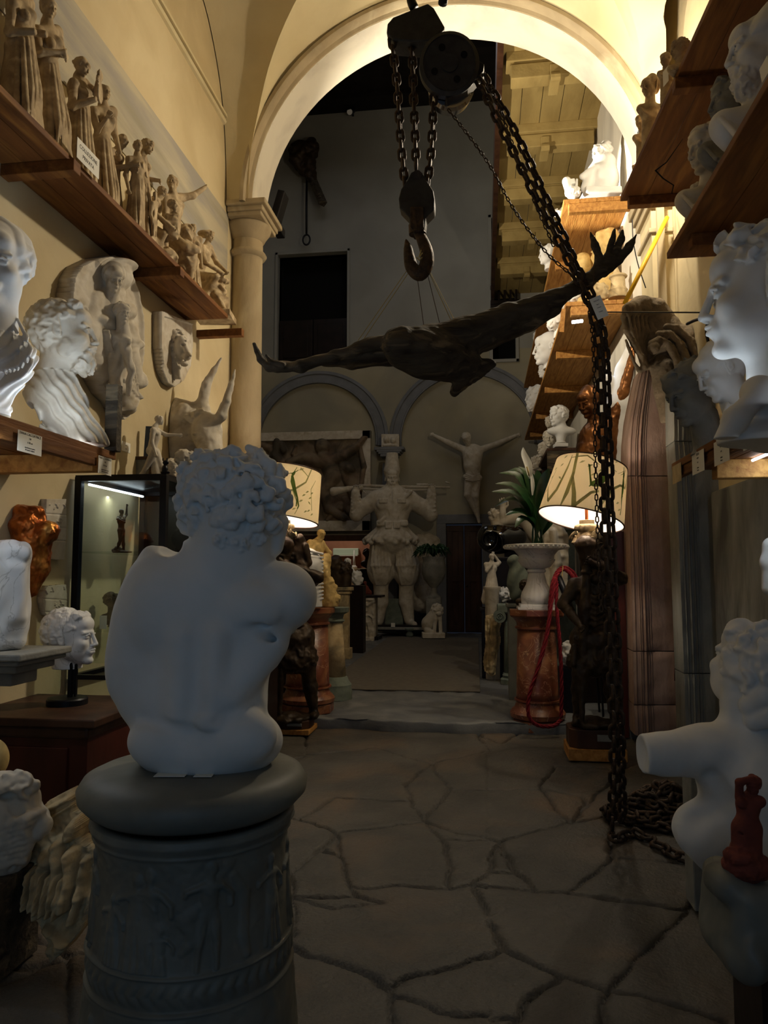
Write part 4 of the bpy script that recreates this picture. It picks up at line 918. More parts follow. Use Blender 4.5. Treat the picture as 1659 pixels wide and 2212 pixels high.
def f_mercury(s, x, y, H):
    figure(s, x-.10*H, y-.08*H, H*.93, yaw=55, J=dict(pel=(0, .10, .42), che=(0, .02, .64), nec=(0, -.02, .76), hed=(0, -.05, .86), sha=(-.12, 0, .73), shb=(.12, 0, .73), hia=(-.05, .08, .41), hib=(.05, .08, .41), kna=(-.06, -.16, .40), knb=(.07, -.13, .32), fta=(-.06, .02, .10), ftb=(.06, .08, -.05), ela=(-.15, -.06, .56), haa=(-.05, -.2, .45), elb=(.15, -.08, .56), hab=(.03, -.24, .46)), hd=dict(hair='curly', line=.3), hp=20, r=1.05)
    s.e(x-.10*H, y-.81*H-.93*.1*H, 0, .085*H, .03*H, .085*H, 2); s.e(x-.02*H, y-.2*H, 4, .16*H, .24*H, .15*H, 8, n=(4, .15)); s.e(x+.05*H, y-.42*H, 0, .1*H, .05*H, .1*H, 4, n=(3, .2)); s.box(x, y-4, 0, .2*H, .04*H, .18*H, 1, 2)
def f_dark(s, x, y, H):
    figure(s, x, y, H, yaw=40, J=dict(haa=(0, -.16, .62), hab=(.1, -.16, .6)), fem=1, skirt=(.58, .02, .09, .16, 14), legs=(0, 0), hd=dict(hair='wavy'))
statuette(14, -70, f_dark, 'dark standing draped figure at the left picture edge on the high shelf', hh=2.2, wpx=64)
statuette(76, -8, f_lady, 'tallest brown plaster lady in a long pleated gown on the high shelf', hh=1.7, wpx=64)
statuette(150, 118, f_ladybaby, 'brown plaster mother leaning over a baby, next to the tall gowned lady', hh=1.5, wpx=58)
statuette(205, 180, f_girl, 'slim brown plaster girl with long hair behind the private collection sign', hh=1.4, wpx=44)
statuette(251, 268, f_pair, 'group of two embracing women in brown plaster, right of the private collection sign', hh=1.3, wpx=50)
statuette(294, 292, f_trio, 'brown plaster woman with a child at her knee behind the embracing women', hh=1.3, wpx=40)
statuette(333, 380, f_oldman, 'bearded old man seated with a companion, brown plaster, left of the pointing boy', hh=1.2, wpx=48)
statuette(378, 368, f_point, 'pointing boy in pale brown plaster with outstretched arm and crossed leg', hh=1.2, wpx=52)
statuette(408, 482, f_nymph, 'small brown plaster nymph half hidden right of the pointing boy', hh=1.1, wpx=36)
statuette(458, 486, f_mercury, 'seated nude youth with a winged cap, last figure of the high shelf', hh=1.1, wpx=44)
# clay bits lying on the shelf edge
for i, (px, w_) in enumerate(((470, .05), (484, .04))):
    bx, by, D, P = spot(px, -2.40, sz_t); b = MB(); b.sph((P[0], P[1], sz_t+.018), (w_, .035, .02), 6, rotm(0, 0, i)); tag(b.build('plaster_crumb', M['figur'], smooth=True), ['larger crumb of plaster at the far end of the high shelf', 'smaller crumb of plaster on the last corner of the high shelf'][i], 'plaster crumb')
# sign "COLLEZIONE PRIVATA"
c4 = [atX(x, y, SXF+.012) for x, y in ((173, 302), (220, 352), (207, 383), (158, 332))]
cc_ = sum(c4)/4; ux = np.array([0, 1., 0]); 
card('sign', (SXF+.014, cc_[1], cc_[2]), (0, 1, 0), (0, 0, 1), abs(c4[1][1]-c4[0][1]), abs(c4[0][2]-c4[3][2])+.0, [('COLLEZIONE', .18, .033), ('PRIVATA', -.2, .033)], 'white card sign reading COLLEZIONE PRIVATA on the high shelf edge', cat='sign')
# ================================================================== left lower shelf with the two big busts
LF = -2.09; lz = atX(255, 975, LF)[2]; LY = atX(262, 980, LF)[1]
t = thing('wall_shelf', 'low plank shelf on the left wall carrying the two large classical busts', 'shelf', (XL+.3, 3.2, lz-.07))
for i in range(3):
    b = MB(); b.box((XL+.105+.2067*i, (1.2+LY)/2, lz-.022), (.2, LY-1.2, .044)); b.build('plank', M['wood'], t, bevel=.004)
b = MB(); b.box(((XL+LF)/2-.02, LY-.22, lz-.044-.05), (LF-XL-.02, .08, .10)); b.build('bracket', M['woodf'], t, bevel=.005)
b = MB(); b.box(((XL+LF)/2-.02, 2.2, lz-.044-.05), (LF-XL-.02, .08, .10)); b.build('bracket', M['woodf'], t, bevel=.005)
b = MB(); b.box((LF-.03, (1.2+LY)/2-.1, lz-.044-.035), (.04, LY-1.5, .07)); b.build('rail', M['wood'], t, bevel=.004)
b = MB(); b.tube([(XL+.45, 1.6, lz-.06), (XL+.45, 3.6, lz-.06)], .010, 6); b.build('led_strip', emis('led_white', 'e8f2ff', 9), t)
lamp('left_shelf_led_under', 'AREA', (XL+.45, 2.9, lz-.075), 5, LED, .05, aim=(XL+.4, 2.9, 0), sy=1.6)
# Diana bust
D = DY(10, 800, 3.25)
s = Sculpt(-165, 470, 84, 905, D, -120, 130, h=2.4)
s.head(-8, 570, 0, 196, yaw=-10, pitch=14, hair='wavy', bun=0, line=.2, fem=1, freq=26, amp=.022, thick=.04, k=4)
s.e(30, 560, 20, 42, 60, 50, 6, n=(4, .14)); s.c((-8, 620, 15), (-20, 740, 20), 44, 56, 22)
s.e(-35, 790, 12, 100, 72, 72, 20); s.c((-30, 800, 20), (45, 770, 20), 60, 34, 20); s.c((-35, 830, 20), (-20, 900, 15), 62, 40, 14)
for i in range(7):
    s.chain([tuple(p) for p in bez([(38-13*i, 690+8*i, 20-5*i), (62-9*i, 745+8*i, -12-3*i), (60-10*i, 795+5*i, -38-2*i), (10-12*i, 838+2*i, -58), (-50-10*i, 845, -62)], 14)], [3.5+1.6*math.sin(PI*q/13) for q in range(14)], 1.5)
s.warp(folds(-40, 800, 62, .27, 3.2, .8), (-170, 722, 90, 880)); s.box(-20, 925, 0, 300, 33, 300, 0, 0, op='-')
zz = s.P(0, 892, 0)[2]
fin(s, 'bust', 'plastersc', 'large draped female bust with waved hair at the left picture edge on the low shelf', 'bust')
P0 = atD(-15, 892, D+.05); b = MB(); b.lathe([(.12, 0), (.12, .02), (.08, .05), (.075, max(zz-lz, .06))], (P0[0], P0[1], lz), 24); tag(b.build('round_socle', M['gesso'], smooth=True), 'turned plaster foot under the large female bust', 'plinth')
# bearded bust
D = DY(140, 800, 3.85)
s = Sculpt(38, 635, 236, 975, D, -70, 95, h=2.0)
s.head(138, 722, 0, 152, yaw=78, pitch=-6, hair='curly', beard=.8, line=.28, freq=30, amp=.022, thick=.03, bfreq=36, k=3)
s.c((125, 760, 8), (118, 830, 15), 33, 44, 14); s.e(120, 860, 18, 64, 52, 46, 20); s.c((100, 845, 18), (80, 800, 25), 34, 20, 14); s.c((120, 870, 14), (190, 960, 4), 52, 42, 20)
for i in range(6):
    s.chain([(82+9*i, 788+8*i, 8-6*i), (120+10*i, 850+8*i, -28+2*i), (168+9*i, 905+8*i, -34+5*i), (206+3*i, 965+6*i, -26+5*i)], [5, 7, 7, 6], 3.5)
s.chain([(75, 790, 20), (62, 850, 20), (80, 900, 10), (110, 950, -8)], [9, 9, 9, 9], 5)
s.warp(folds(120, 870, -38, .30, 3.0, .8), (40, 806, 236, 975)); s.box(150, 1002, 0, 150, 42, 200, 0, 0, op='-'); s.e(72, 905, 10, 24, 34, 80, 6, op='-')
fin(s, 'bust', 'gesso', 'bearded man bust in profile to the right with pleated toga on the low left shelf', 'bust')
lamp('left_shelf_led_up', 'AREA', (LF-.10, 3.5, lz+.025), 6.5, LED, .03, aim=(LF-.2, 3.5, lz+.5), sy=1.3)
b = MB(); b.box((LF-.11, 3.25, lz+.007), (.02, 1.3, .010)); tag(b.build('led_strip', emis('led_strip_white', 'e8f2ff', 6)), 'slim white light strip along the front edge of the low left shelf', 'light strip')
P = atD(243, 970, D+.12); Pt = atD(241, 832, D+.12)
b = MB(); b.box((P[0], P[1], (lz+Pt[2])/2), (.075, .06, Pt[2]-lz)); tag(b.build('wooden_post', M['oldwood'], bevel=.004), 'rough upright wooden post at the end of the low left shelf', 'post')
# tags
def stag(px0, py0, px1, py1, X, lines, label):
    a = atX(px0, py0, X); c = atX(px1, py1, X); wd = abs(c[1]-a[1]); m = (a+c)/2
    card('label_tag', (X, m[1], m[2]), (0, 1, 0) if X < 0 else (0, -1, 0), (0, 0, 1), wd, abs(a[2]-c[2])*.93, lines, label)
TL = lambda tt: [(tt, .40, .017), ('XII', .2, .012), ('h 70 cm', 0, .012), ('riproduzione in gesso', -.25, .009), ('dal marmo originale', -.36, .009)]
stag(39, 926, 89, 988, LF+.004, TL('DIANA CACCIATRICE'), 'paper label DIANA CACCIATRICE on the low left shelf edge')
stag(213, 982, 240, 1030, LF+.004, TL('MARCO AURELIO'), 'paper label MARCO AURELIO hanging at the end of the low left shelf')
stag(263, 951, 281, 980, XL+.003, [('gesso', .2, .012), ('h 40', -.2, .012)], 'small paper label stuck on the wall right of the wooden post')
# ================================================================== reliefs on the left wall
r = Relief(150, 545, 312, 915, 1.5)
P = [(240, 552), (262, 560), (280, 590), (297, 640), (303, 700), (301, 780), (290, 850), (276, 900), (262, 908), (245, 870), (225, 850), (205, 815), (190, 770), (170, 740), (150, 640), (156, 600), (172, 575), (205, 558)]
r.poly(P); sh = r.H*0+.12
r.e(243, 602, 27, 34, .22, 15); r.e(246, 575, 31, 20, .20); r.c((235, 635), (222, 700), 24, 26, .16); r.c((228, 650), (190, 700), 20, 24, .10); r.chain([(205, 640), (195, 720), (215, 780)], [16, 20, 20], .1)
r.e(259, 675, 19, 26, .2); r.c((262, 700), (272, 745), 16, 20, .17); r.c((238, 720), (285, 745), 13, 13, .16); r.c((205, 690), (240, 728), 13, 11, .17); r.c((270, 760), (285, 830), 15, 13, .16); r.c((245, 755), (250, 840), 22, 17, .15); r.c((222, 745), (215, 815), 18, 14, .1); r.chain([(262, 835), (268, 885)], [16, 13], .15)
for i in range(8): r.chain([(208+7*i, 715+6*i), (215+8*i, 760+10*i), (240+5*i, 820+6*i)], [3, 4, 3], .17)
rim = np.clip(1-np.abs(np.hypot((r.U-228)/74, (r.V-730)/178)-.97)/.06, 0, 1); r.H += .05*rim*(r.U > 200); r.noise(.09, .004); r.noise(.25, .003)
r.H *= .6; t = thing('oval_relief', 'tall oval plaster relief of a mother and child on the left wall', 'relief', tuple(atX(228, 905, XL+.1))); r.mesh('oval_plate', M['gesso'], planeX(XL+.10), -.098, t)
D = depth(atX(245, 600, XL+.2)); s = Sculpt(195, 555, 300, 900, D, -30, 50, h=1.5); s.head(246, 600, 2, 60, yaw=20, pitch=28, hair='strands', line=.18, thick=.07, freq=20, k=3); s.c((246, 622, 10), (238, 650, 20), 13, 18, 5)
s.head(264, 676, 12, 48, yaw=25, pitch=10, hair='curly', freq=20, k=3); s.c((264, 695, 18), (268, 735, 24), 13, 17, 5); s.c((232, 660, 18), (224, 712, 16), 15, 12, 6); s.c((224, 712, 14), (276, 738, 12), 11, 8, 5); s.c((270, 745, 20), (284, 800, 22), 12, 8, 6); s.c((284, 800, 22), (276, 850, 26), 8, 6, 4); s.e(245, 780, 34, 32, 50, 16, 10); s.c((240, 745, 22), (252, 850, 30), 17, 13, 8)
s.warp(folds(240, 800, 30, .28, 1.2), (205, 730, 300, 900)); s.mesh('mother_and_child', M['gesso'], t)
r = Relief(336, 665, 424, 845, 1.1)
r.poly([(343, 672), (352, 674), (365, 680), (392, 690), (414, 700), (416, 745), (411, 790), (396, 822), (376, 836), (362, 828), (350, 800), (343, 750)])
edge = .02*((r.U < 352) | (r.V < 686+(r.U-350)*.3)); r.H += edge
r.e(382, 762, 34, 52, .08); r.e(388, 752, 24, 32, .15); r.chain([(392, 728), (398, 757), (400, 770)], [11, 9, 11], .21); r.e(385, 736, 10, 6, .17); r.e(397, 785, 12, 9, .17); r.chain([(372, 735), (366, 760), (368, 790), (378, 820)], [8, 8, 8, 6], .12); r.chain([(376, 718), (390, 708), (404, 716)], [9, 9, 7], .14); r.chain([(360, 730), (356, 765), (362, 800)], [6, 6, 5], .09); r.chain([(388, 800), (384, 815), (376, 828)], [8, 7, 5], .12); r.e(366, 715, 8, 8, .13)
r.noise(.3, .004); r.H *= .7
r.H = .012+edge; r.H[:] = np.where((r.U < 350) | (r.V < 684+(r.U-350)*.28), .024, .008)
t = thing('lion_relief', 'shield shaped plaster relief with a lion head on the left wall', 'relief', tuple(atX(380, 835, XL+.06))); r.mesh('shield_plate', M['gesso'], planeX(XL+.06), -.058, t)
D = depth(atX(385, 760, XL+.12)); s = Sculpt(348, 690, 425, 835, D, -30, 34, h=1.05)
s.e(382, 752, 12, 22, 42, 20, 4, n=(3, .3)); s.e(376, 790, 16, 14, 32, 12, 4, n=(2.5, .35)); s.e(392, 752, -2, 15, 26, 17, 4); s.c((392, 732, -10), (406, 762, -16), 6.5, 5, 4); s.e(403, 770, -10, 10, 9, 11, 3); s.e(398, 786, -6, 9, 6, 9, 3); s.c((392, 778, -14), (412, 780, -14), 2.2, 2, 2, '-'); s.e(396, 745, -18, 4.5, 3, 4, 2, op='-'); s.c((388, 738, -14), (402, 736, -14), 3, 2.5, 2); s.e(376, 718, 2, 7, 7, 5, 2); s.c((408, 764, -20), (412, 768, -18), 4, 3, 2)
for i in range(7): s.chain([(374+2*i, 775+3*i, 2), (370+3*i, 798+3*i, 6), (374+2*i, 818, 10)], [3, 3.5, 1.5], 1)
s.mesh('lion_head', M['gesso'], t)
# gilded torso on the wall
D = DY(70, 1180, 4.0)
s = Sculpt(2, 1080, 138, 1290, D, -40, 60, h=1.6)
s.e(62, 1150, 25, 44, 52, 30, 8); s.e(52, 1135, 0, 32, 26, 26, 10); s.e(102, 1148, 2, 26, 24, 24, 8); s.c((70, 1170, 14), (72, 1225, 20), 40, 33, 14); s.c((72, 1225, 18), (66, 1272, 22), 31, 18, 10)
s.c((40, 1130, 20), (26, 1150, 20), 22, 14, 6); s.e(60, 1108, 20, 36, 22, 24, 10); s.e(115, 1150, -14, 5, 5, 5, 3); s.e(50, 1142, -24, 5, 5, 4, 3)
s.e(66, 1083, 10, 30, 10, 50, 5, op='-'); s.warp(lambda u, v, w: 1.2*curls(u, v, w, .16)+.5*curls(u, v, w, .4))
fin(s, 'female_torso', 'gold', 'copper gold female torso fragment hanging on the left wall above the white torso', 'torso')
# inscribed plaques
for P, nm, tx, lb in (([(97, 1078), (140, 1078), (142, 1120), (140, 1170), (136, 1210), (96, 1208), (94, 1140)], 'stone_plaque', 1, 'pale inscribed stone plaque on the wall right of the gilded torso'), ([(100, 1265), (140, 1262), (143, 1290), (140, 1325), (112, 1340), (96, 1328), (88, 1300), (90, 1278)], 'stone_plaque', 2, 'cracked rounded stone plaque with faint lines above the head on a stand')):
    xs = [p[0] for p in P]; ys = [p[1] for p in P]; r = Relief(min(xs)-2, min(ys)-2, max(xs)+2, max(ys)+2, 1.); r.poly(P); r.H += .01
    for k_ in range(3): r.H -= .006*np.exp(-((r.V-(min(ys)+32+k_*28+.06*(r.U-100)))/1.3)**2)
    rr = random.Random(tx)
    for q in range(12): x = rr.uniform(min(xs)+5, max(xs)-5); y = rr.choice([min(ys)+15, min(ys)+45])+rr.uniform(-5, 5); r.c((x, y), (x+rr.uniform(-5, 5), y+rr.uniform(-9, 9)), 1.6, 1.2, .018)
    tag(r.mesh(nm, M['gesso'], planeX(XL+.03), -.028), lb, 'plaque')
# torn white torso on bracket
D = DY(20, 1300, 3.55)
s = Sculpt(-70, 1158, 78, 1412, D, -65, 70, h=1.8)
s.c((5, 1220, 0), (10, 1350, 0), 56, 50, 10); s.e(25, 1200, -12, 42, 38, 40, 12); s.e(5, 1385, 0, 48, 24, 44, 12); s.c((30, 1230, -30), (34, 1330, -26), 26, 22, 10)
s.e(45, 1195, -30, 18, 20, 16, 4); s.box(0, 1150, 0, 100, 18, 100, 1, 4, op='-')
for a, b_ in (((20, 1170, -55), (22, 1260, -62)), ((22, 1260, -62), (12, 1400, -50)), ((-10, 1200, -52), (20, 1235, -60)), ((48, 1215, -45), (60, 1330, -30))): s.c(a, b_, 2.5, 2, 3, '-')
s.warp(folds(10, 1300, 20, .12, 1.8)); s.box(0, 1425, 0, 120, 22, 120, 0, 0, op='-')
fin(s, 'torso', 'marble', 'white cracked marble torso on the bracket at the left picture edge', 'torso')
Pz = atD(10, 1403, D)[2]; P = atD(20, 1403, D)
b = MB()
for z0, z1, ex in ((-.035, 0, 0), (-.06, -.035, -.02), (-.10, -.06, -.06), (-.17, -.10, -.12)):
    xr = atD(110, 1403, D)[0]+ex; b.box(((XL+xr)/2, P[1], Pz+(z0+z1)/2), (xr-XL, .46+2*ex, z1-z0))
tag(b.build('stone_bracket', M['stone'], bevel=.008), 'moulded grey stone wall bracket under the cracked white torso', 'bracket')
# cabinet, head on a stand
cz = .76; c0 = atZ(203, 1556, cz); c1 = atZ(270, 1519, cz)
cx1, cyn, cyf = c0[0], c0[1], c1[1]+.25
t = thing('cabinet', 'dark red wooden cabinet against the left wall under the head on a stand', 'cabinet', ((XL+cx1)/2, (cyn+cyf)/2, 0))
b = MB(); b.box(((XL+cx1)/2+.0, (cyn+cyf)/2, cz-.022), (cx1-XL, cyf-cyn, .044)); b.build('top', M['darkwood'], t, bevel=.008)
b = MB(); b.box(((XL+cx1)/2-.02, (cyn+cyf)/2, cz-.075), (cx1-XL-.05, cyf-cyn-.05, .06)); b.build('cornice', M['darkwood'], t, bevel=.015)
M['mahog'] = mat('mahogany', '54241a', '34140e', .4, 4, .05, 20, stretch=(1, 1, .3))
b = MB(); b.box(((XL+cx1)/2, (cyn+cyf)/2, (cz-.1+.06)/2+.02), (cx1-XL-.12, cyf-cyn-.10, cz-.13)); b.build('body', M['mahog'], t, bevel=.004)
b = MB(); b.box(((XL+cx1)/2-.04, cyn+.045, .38), (cx1-XL-.24, .02, .46)); b.build('door', M['mahog'], t, bevel=.006)
b = MB(); b.box(((XL+cx1)/2, (cyn+cyf)/2, .04), (cx1-XL-.08, cyf-cyn-.06, .08)); b.build('plinth', M['blackwood'], t, bevel=.004)
D = depth(atZ(145, 1518, cz))
st = atZ(145, 1521, cz); t = thing('head_stand', 'black iron stand with round base holding the white marble head', 'stand', tuple(st))
r_ = 41*D/F; b = MB(); b.lathe([(r_, 0), (r_, .03), (r_*.94, .038), (.02, .038)], st, 32); b.build('base', M['black'], t, auto=True)
zh = atD(150, 1430, D)[2]; b = MB(); b.box((st[0]+.01, st[1]+.01, (cz+zh)/2+.02), (.022, .022, zh-cz-.02)); b.box((st[0]+.035, st[1]+.02, (cz+zh)/2+.02), (.012, .012, zh-cz-.04)); b.build('rod', M['black'], t)
s = Sculpt(92, 1308, 218, 1450, D, -62, 66, h=1.5)
s.head(152, 1376, 0, 122, yaw=66, pitch=-4, hair='curly', line=.25, freq=34, amp=.016, thick=.03, k=2); s.c((142, 1400, 12), (146, 1445, 8), 33, 30, 8); s.box(150, 1463, 0, 120, 18, 120, 0, 1, op='-')
fin(s, 'youth_bust', 'marble', 'white marble head of a youth in profile on the black iron stand', 'head')
# ================================================================== glass case
vx0 = atX(170, 1100, XL+.05)[0]; vy0 = atX(170, 1100, XL+.05)[1]; vx1 = atY(354, 1100, vy0)[0]; vtop = atY(260, 1029, vy0)[2]; vy1 = vy0+.95; vbot = atY(215, 1363, vy0)[2]
t = thing('display_case', 'black framed glass display case on the left wall with small dark bronzes', 'display case', ((vx0+vx1)/2, (vy0+vy1)/2, 0))
for x in (vx0, vx1):
    for y in (vy0, vy1):
        b = MB(); b.box((x, y, (vtop+.55)/2), (.045, .045, vtop-.55)); b.build('post', M['black'], t, bevel=.002)
for z in (vtop-.015, vbot-.3):
    b = MB()
    for y in (vy0, vy1): b.box(((vx0+vx1)/2, y, z), (vx1-vx0, .04, .03))
    for x in (vx0, vx1): b.box((x, (vy0+vy1)/2, z), (.04, vy1-vy0, .03))
    b.build('rail', M['black'], t)
zmid_ = atY(260, 1191, vy0)[2]
for z in (zmid_, vbot):
    b = MB(); b.box(((vx0+vx1)/2, (vy0+vy1)/2, z-.004), (vx1-vx0-.02, vy1-vy0-.02, .008)); b.build('glass_shelf', M['glass'], t)
for x, y, sx, sy in (((vx0+vx1)/2, vy0, vx1-vx0-.05, .006), (vx1, (vy0+vy1)/2, .006, vy1-vy0-.05)):
    b = MB(); b.box((x, y, (vtop+vbot)/2-.12), (sx, sy, vtop-vbot+.18)); b.build('glass_pane', M['glass'], t)
b = MB(); b.box(((vx0+vx1)/2, (vy0+vy1)/2, vtop+.004), (vx1-vx0+.04, vy1-vy0+.04, .012)); b.build('glass_top', M['black'], t)
b = MB(); b.box(((vx0+vx1)/2, (vy0+vy1)/2, .27), (vx1-vx0+.0, vy1-vy0+.0, .54)); b.build('plinth_box', M['black'], t, bevel=.004)
b = MB(); b.tube([(vx0+.04, vy0+.05, vtop-.045), (vx0+.04, vy1-.1, vtop-.045)], .008, 6); b.build('led_strip', M.setdefault('ledm', emis('led_case', 'eaf4ff', 8)), t)
lamp('case_led', 'AREA', (vx0+.06, (vy0+vy1)/2, vtop-.06), 1.6, (.85, .97, .93), .03, aim=((vx0+vx1)/2, (vy0+vy1)/2, .8), sy=.7)
def inpix(bx, by, top, D, build, label, m='dbronze', cat='statuette', name='statuette', wpx=40, hh=1.1, dep=.7, cut=True):
    s = Sculpt(bx-wpx, top-6, bx+wpx, by+5, D, -wpx*dep, wpx*dep, h=hh); build(s, bx, by, by-top)
    if cut: s.box(bx, by+20, 0, wpx*2, 20, wpx*2, 0, 0, op='-')
    return fin(s, name, m, label, cat)
Dm = DY(260, 1190, vy0+.35); by = pix(atD(262, 1200, Dm)*[1, 1, 0]+[0, 0, zmid_])[1]
def f_faun(s, x, y, H):
    figure(s, x, y-.02*H, H*.88, yaw=40, J=dict(elb=(.2, -.02, .86), hab=(.22, -.02, 1.05), ela=(-.2, -.02, .76), haa=(-.08, -.1, .70), fta=(-.12, .05, .04), ftb=(.12, 0, .02)), hd=dict(hair='curly'), r=1.1); s.e(x-.08*H, y-.06*H, 3, .1*H, .06*H, .08*H, 3, n=(2, .3)); s.e(x+.02*H, y-.02*H, 0, .2*H, .03*H, .14*H, 2)
inpix(262, by, by-106, Dm, f_faun, 'dark bronze dancing faun with raised arm inside the glass case', wpx=44)
by2 = pix(atD(232, 1200, Dm)*[1, 1, 0]+[0, 0, vbot])[1]
inpix(242, by2, by2-90, Dm, lambda s, x, y, H: bust(s, x, y-.62*H, H*.42, yaw=60, base=y, k=3), 'dark bronze bust on the bottom glass shelf, right of the card', wpx=34, cat='bust', name='bust')
inpix(278, by2-8, by2-70, Dm+.12, lambda s, x, y, H: bust(s, x, y-.62*H, H*.42, yaw=-60, base=y, k=3), 'dark bronze bust at the back of the bottom glass shelf', wpx=30, cat='bust', name='bust')
P = atD(223, 1340, Dm-.2); P[2] = vbot+.047; card('photo_card', P, RT, (0, 0, 1), .048, .09, [], 'small white picture card on the bottom shelf of the glass case')
# things standing on the case and behind it
vt = vtop+.012
bk = MB(); by_ = vy1+.55; bk.box((XL+.45, by_, vt/2+.0), (.88, .9, vt)); tag(bk.build('tall_cabinet', M['blackwood'], bevel=.01), 'tall dark cabinet behind the glass case under the bull head', 'cabinet')
D = DY(430, 950, by_+.1)
s = Sculpt(352, 765, 515, 1050, D, -75, 75, h=1.6)
s.chain([(445, 905, 5), (437, 870, 2), (446, 830, 0), (462, 800, 0), (478, 774, 0)], [15, 13, 10, 6.5, 1.6], 3)
s.chain([(458, 915, -25), (478, 898, -32), (490, 865, -34), (500, 830, -32), (508, 798, -30)], [12, 12, 9, 6, 1.6], 3)
s.e(447, 925, -8, 32, 36, 36, 10); s.c((448, 940, -14), (462, 1005, -38), 32, 21, 10); s.e(385, 950, 25, 50, 75, 45, 18); s.c((400, 900, 15), (370, 880, 25), 36, 25, 16); s.e(420, 900, 0, 26, 14, 22, 10, n=(3, .2))
s.e(408, 905, -26, 14, 7, 5, 3, rot=-40); s.e(425, 950, -38, 5, 4, 3, 2); s.c((418, 938, -40), (434, 936, -42), 3.5, 2.5, 2); s.warp(lambda u, v, w: .8*curls(u, v, w, .18)); s.box(430, 1075, 0, 120, 32, 120, 0, 0, op='-')
for px_ in ((432, 895), ): s.e(px_[0], px_[1], -22, 20, 11, 14, 5, n=(3, .25))
fin(s, 'bull_head', 'gesso', 'plaster bull head with two long pale horns above the glass case', 'bull head')
Dk = DY(340, 1000, vy1-.2); byk = pix(atD(335, 1000, Dk)*[1, 1, 0]+[0, 0, vt])[1]
def f_lean(s, x, y, H):
    figure(s, x, y, H, yaw=60, J=dict(pel=(.0, .05, .5), hed=(.05, -.05, .92), kna=(-.05, .12, .26), fta=(-.06, .26, .03), knb=(.06, -.08, .28), ftb=(.06, -.04, .03), elb=(.16, -.12, .72), hab=(.18, -.28, .72)), hd=dict(hair='curly')); s.c((x, y-.35*H, 6), (x+.05*H, y, 6), .06*H, .08*H, 4)
inpix(335, byk, byk-158, Dk, f_lean, 'white plaster striding nude on the glass case in front of the bull head', m='gesso', wpx=62, hh=1.4)
def bstd(px, H, y0, D, lb, yaw=60, m='gesso', **hd):
    inpix(px, byk_(D, px), byk_(D, px)-H*1.75, D, lambda s, x, y, h_: bust(s, x, y-1.12*H, H, yaw=yaw, base=y, drap=False, socle=False, k=4, hd=hd), lb, m=m, cat='bust', name='bust', wpx=int(H*.9), hh=1.3)
byk_ = lambda D, px: pix(atD(px, 1000, D)*[1, 1, 0]+[0, 0, vt])[1]
bstd(372, 40, 0, DY(372, 1000, vy1-.12), 'small white plaster bust on the glass case, left of the larger frowning one', yaw=20)
bstd(402, 48, 0, DY(400, 1000, vy1-.3), 'white plaster bust with thick wavy hair in profile on the glass case corner', yaw=75, hair='curly', freq=16)
Dc = DY(356, 1010, vy0+.03); yc_ = byk_(Dc, 356)
inpix(356, yc_, yc_-34, Dc, lambda s, x, y, H: (s.e(x, y-.3*H, 0, .2*H, .32*H, .2*H, 2), s.e(x+2, y-.75*H, -1, .2*H, .16*H, .15*H, 2), s.e(x-4, y-.95*H, 0, 1.5, 4, 1.5, 1), s.e(x+5, y-.95*H, 0, 1.5, 4, 1.5, 1), s.c((x-6, y-4, 0), (x+8, y-4, 0), 3, 3, 2)), 'tiny black cat figure on the front corner of the glass case', m='black', wpx=14, hh=.7)
fr = atD(306, 990, DY(306, 990, vy1-.05)); t = thing('picture_frame', 'grey wooden picture frame standing on the glass case beside the wall', 'picture frame', (fr[0], fr[1], vt))
b = MB(); w_, h_ = .16, .27
for sx in (-1, 1): b.box((fr[0]+sx*w_/2, fr[1], vt+h_/2), (.025, .02, h_))
for z in (.0125, h_-.0125): b.box((fr[0], fr[1], vt+z), (w_, .02, .025))
b.build('frame', M['darkwood'], t, bevel=.002); b = MB(); b.box((fr[0], fr[1]+.006, vt+h_/2), (w_-.02, .004, h_-.04)); b.build('panel', M['stone'], t)
bb = atD(322, 930, DY(322, 930, vy1)); b = MB(); b.box((bb[0], bb[1], vt+.26), (.07, .03, .52), rotm(0, .05, 0)); tag(b.build('slate_board', mat('slate_blue', '3a4658', rough=.7)), 'narrow dark blue slate board leaning behind the striding nude', 'board')
# ================================================================== lower left foreground
D = DY(40, 1780, 2.75)
s = Sculpt(-70, 1655, 112, 1905, D, -80, 80, h=2.0)
s.e(10, 1745, 0, 75, 75, 62, 10, rot=-15); s.c((20, 1770, -10), (75, 1780, 0), 55, 34, 15); s.e(35, 1700, -20, 42, 34, 38, 8, n=(4, .12))
for i in range(8): s.chain([(96-3*i, 1750+9*i, -8), (50, 1770+12*i, -50+3*i), (-10, 1790+11*i, -60+3*i), (-60, 1830+8*i, -40)], [7, 10, 10, 8], 4)
s.e(-10, 1850, 5, 70, 45, 50, 12); s.warp(lambda u, v, w: 2.2*curls(u, v, w, .10)); s.e(18, 1720, -50, 18, 10, 14, 5, op='-'); s.e(50, 1735, -48, 8, 6, 10, 4, op='-')
fin(s, 'head_fragment', 'gesso', 'weathered stone head fragment with streaming hair at the lower left picture edge', 'head')
P = atD(10, 1885, D); b = MB(); zt2 = P[2]+.01; b.box((P[0]-.04, P[1], zt2/2), (.22, .26, zt2)); tag(b.build('wooden_block', M['oldwood'], bevel=.006), 'wooden block propping up the streaming hair head fragment', 'block')
Dq = DY(-8, 1640, 3.0)
s = Sculpt(-60, 1590, 20, 1690, Dq, -40, 40, h=2); s.e(-22, 1640, 0, 38, 44, 34, 2); s.c((-22, 1670, 0), (-22, 1690, 0), 20, 22, 3)
fin(s, 'stone_ball', 'ivory', 'smooth pale rounded stone cut by the left picture edge before the cabinet', 'stone ball')
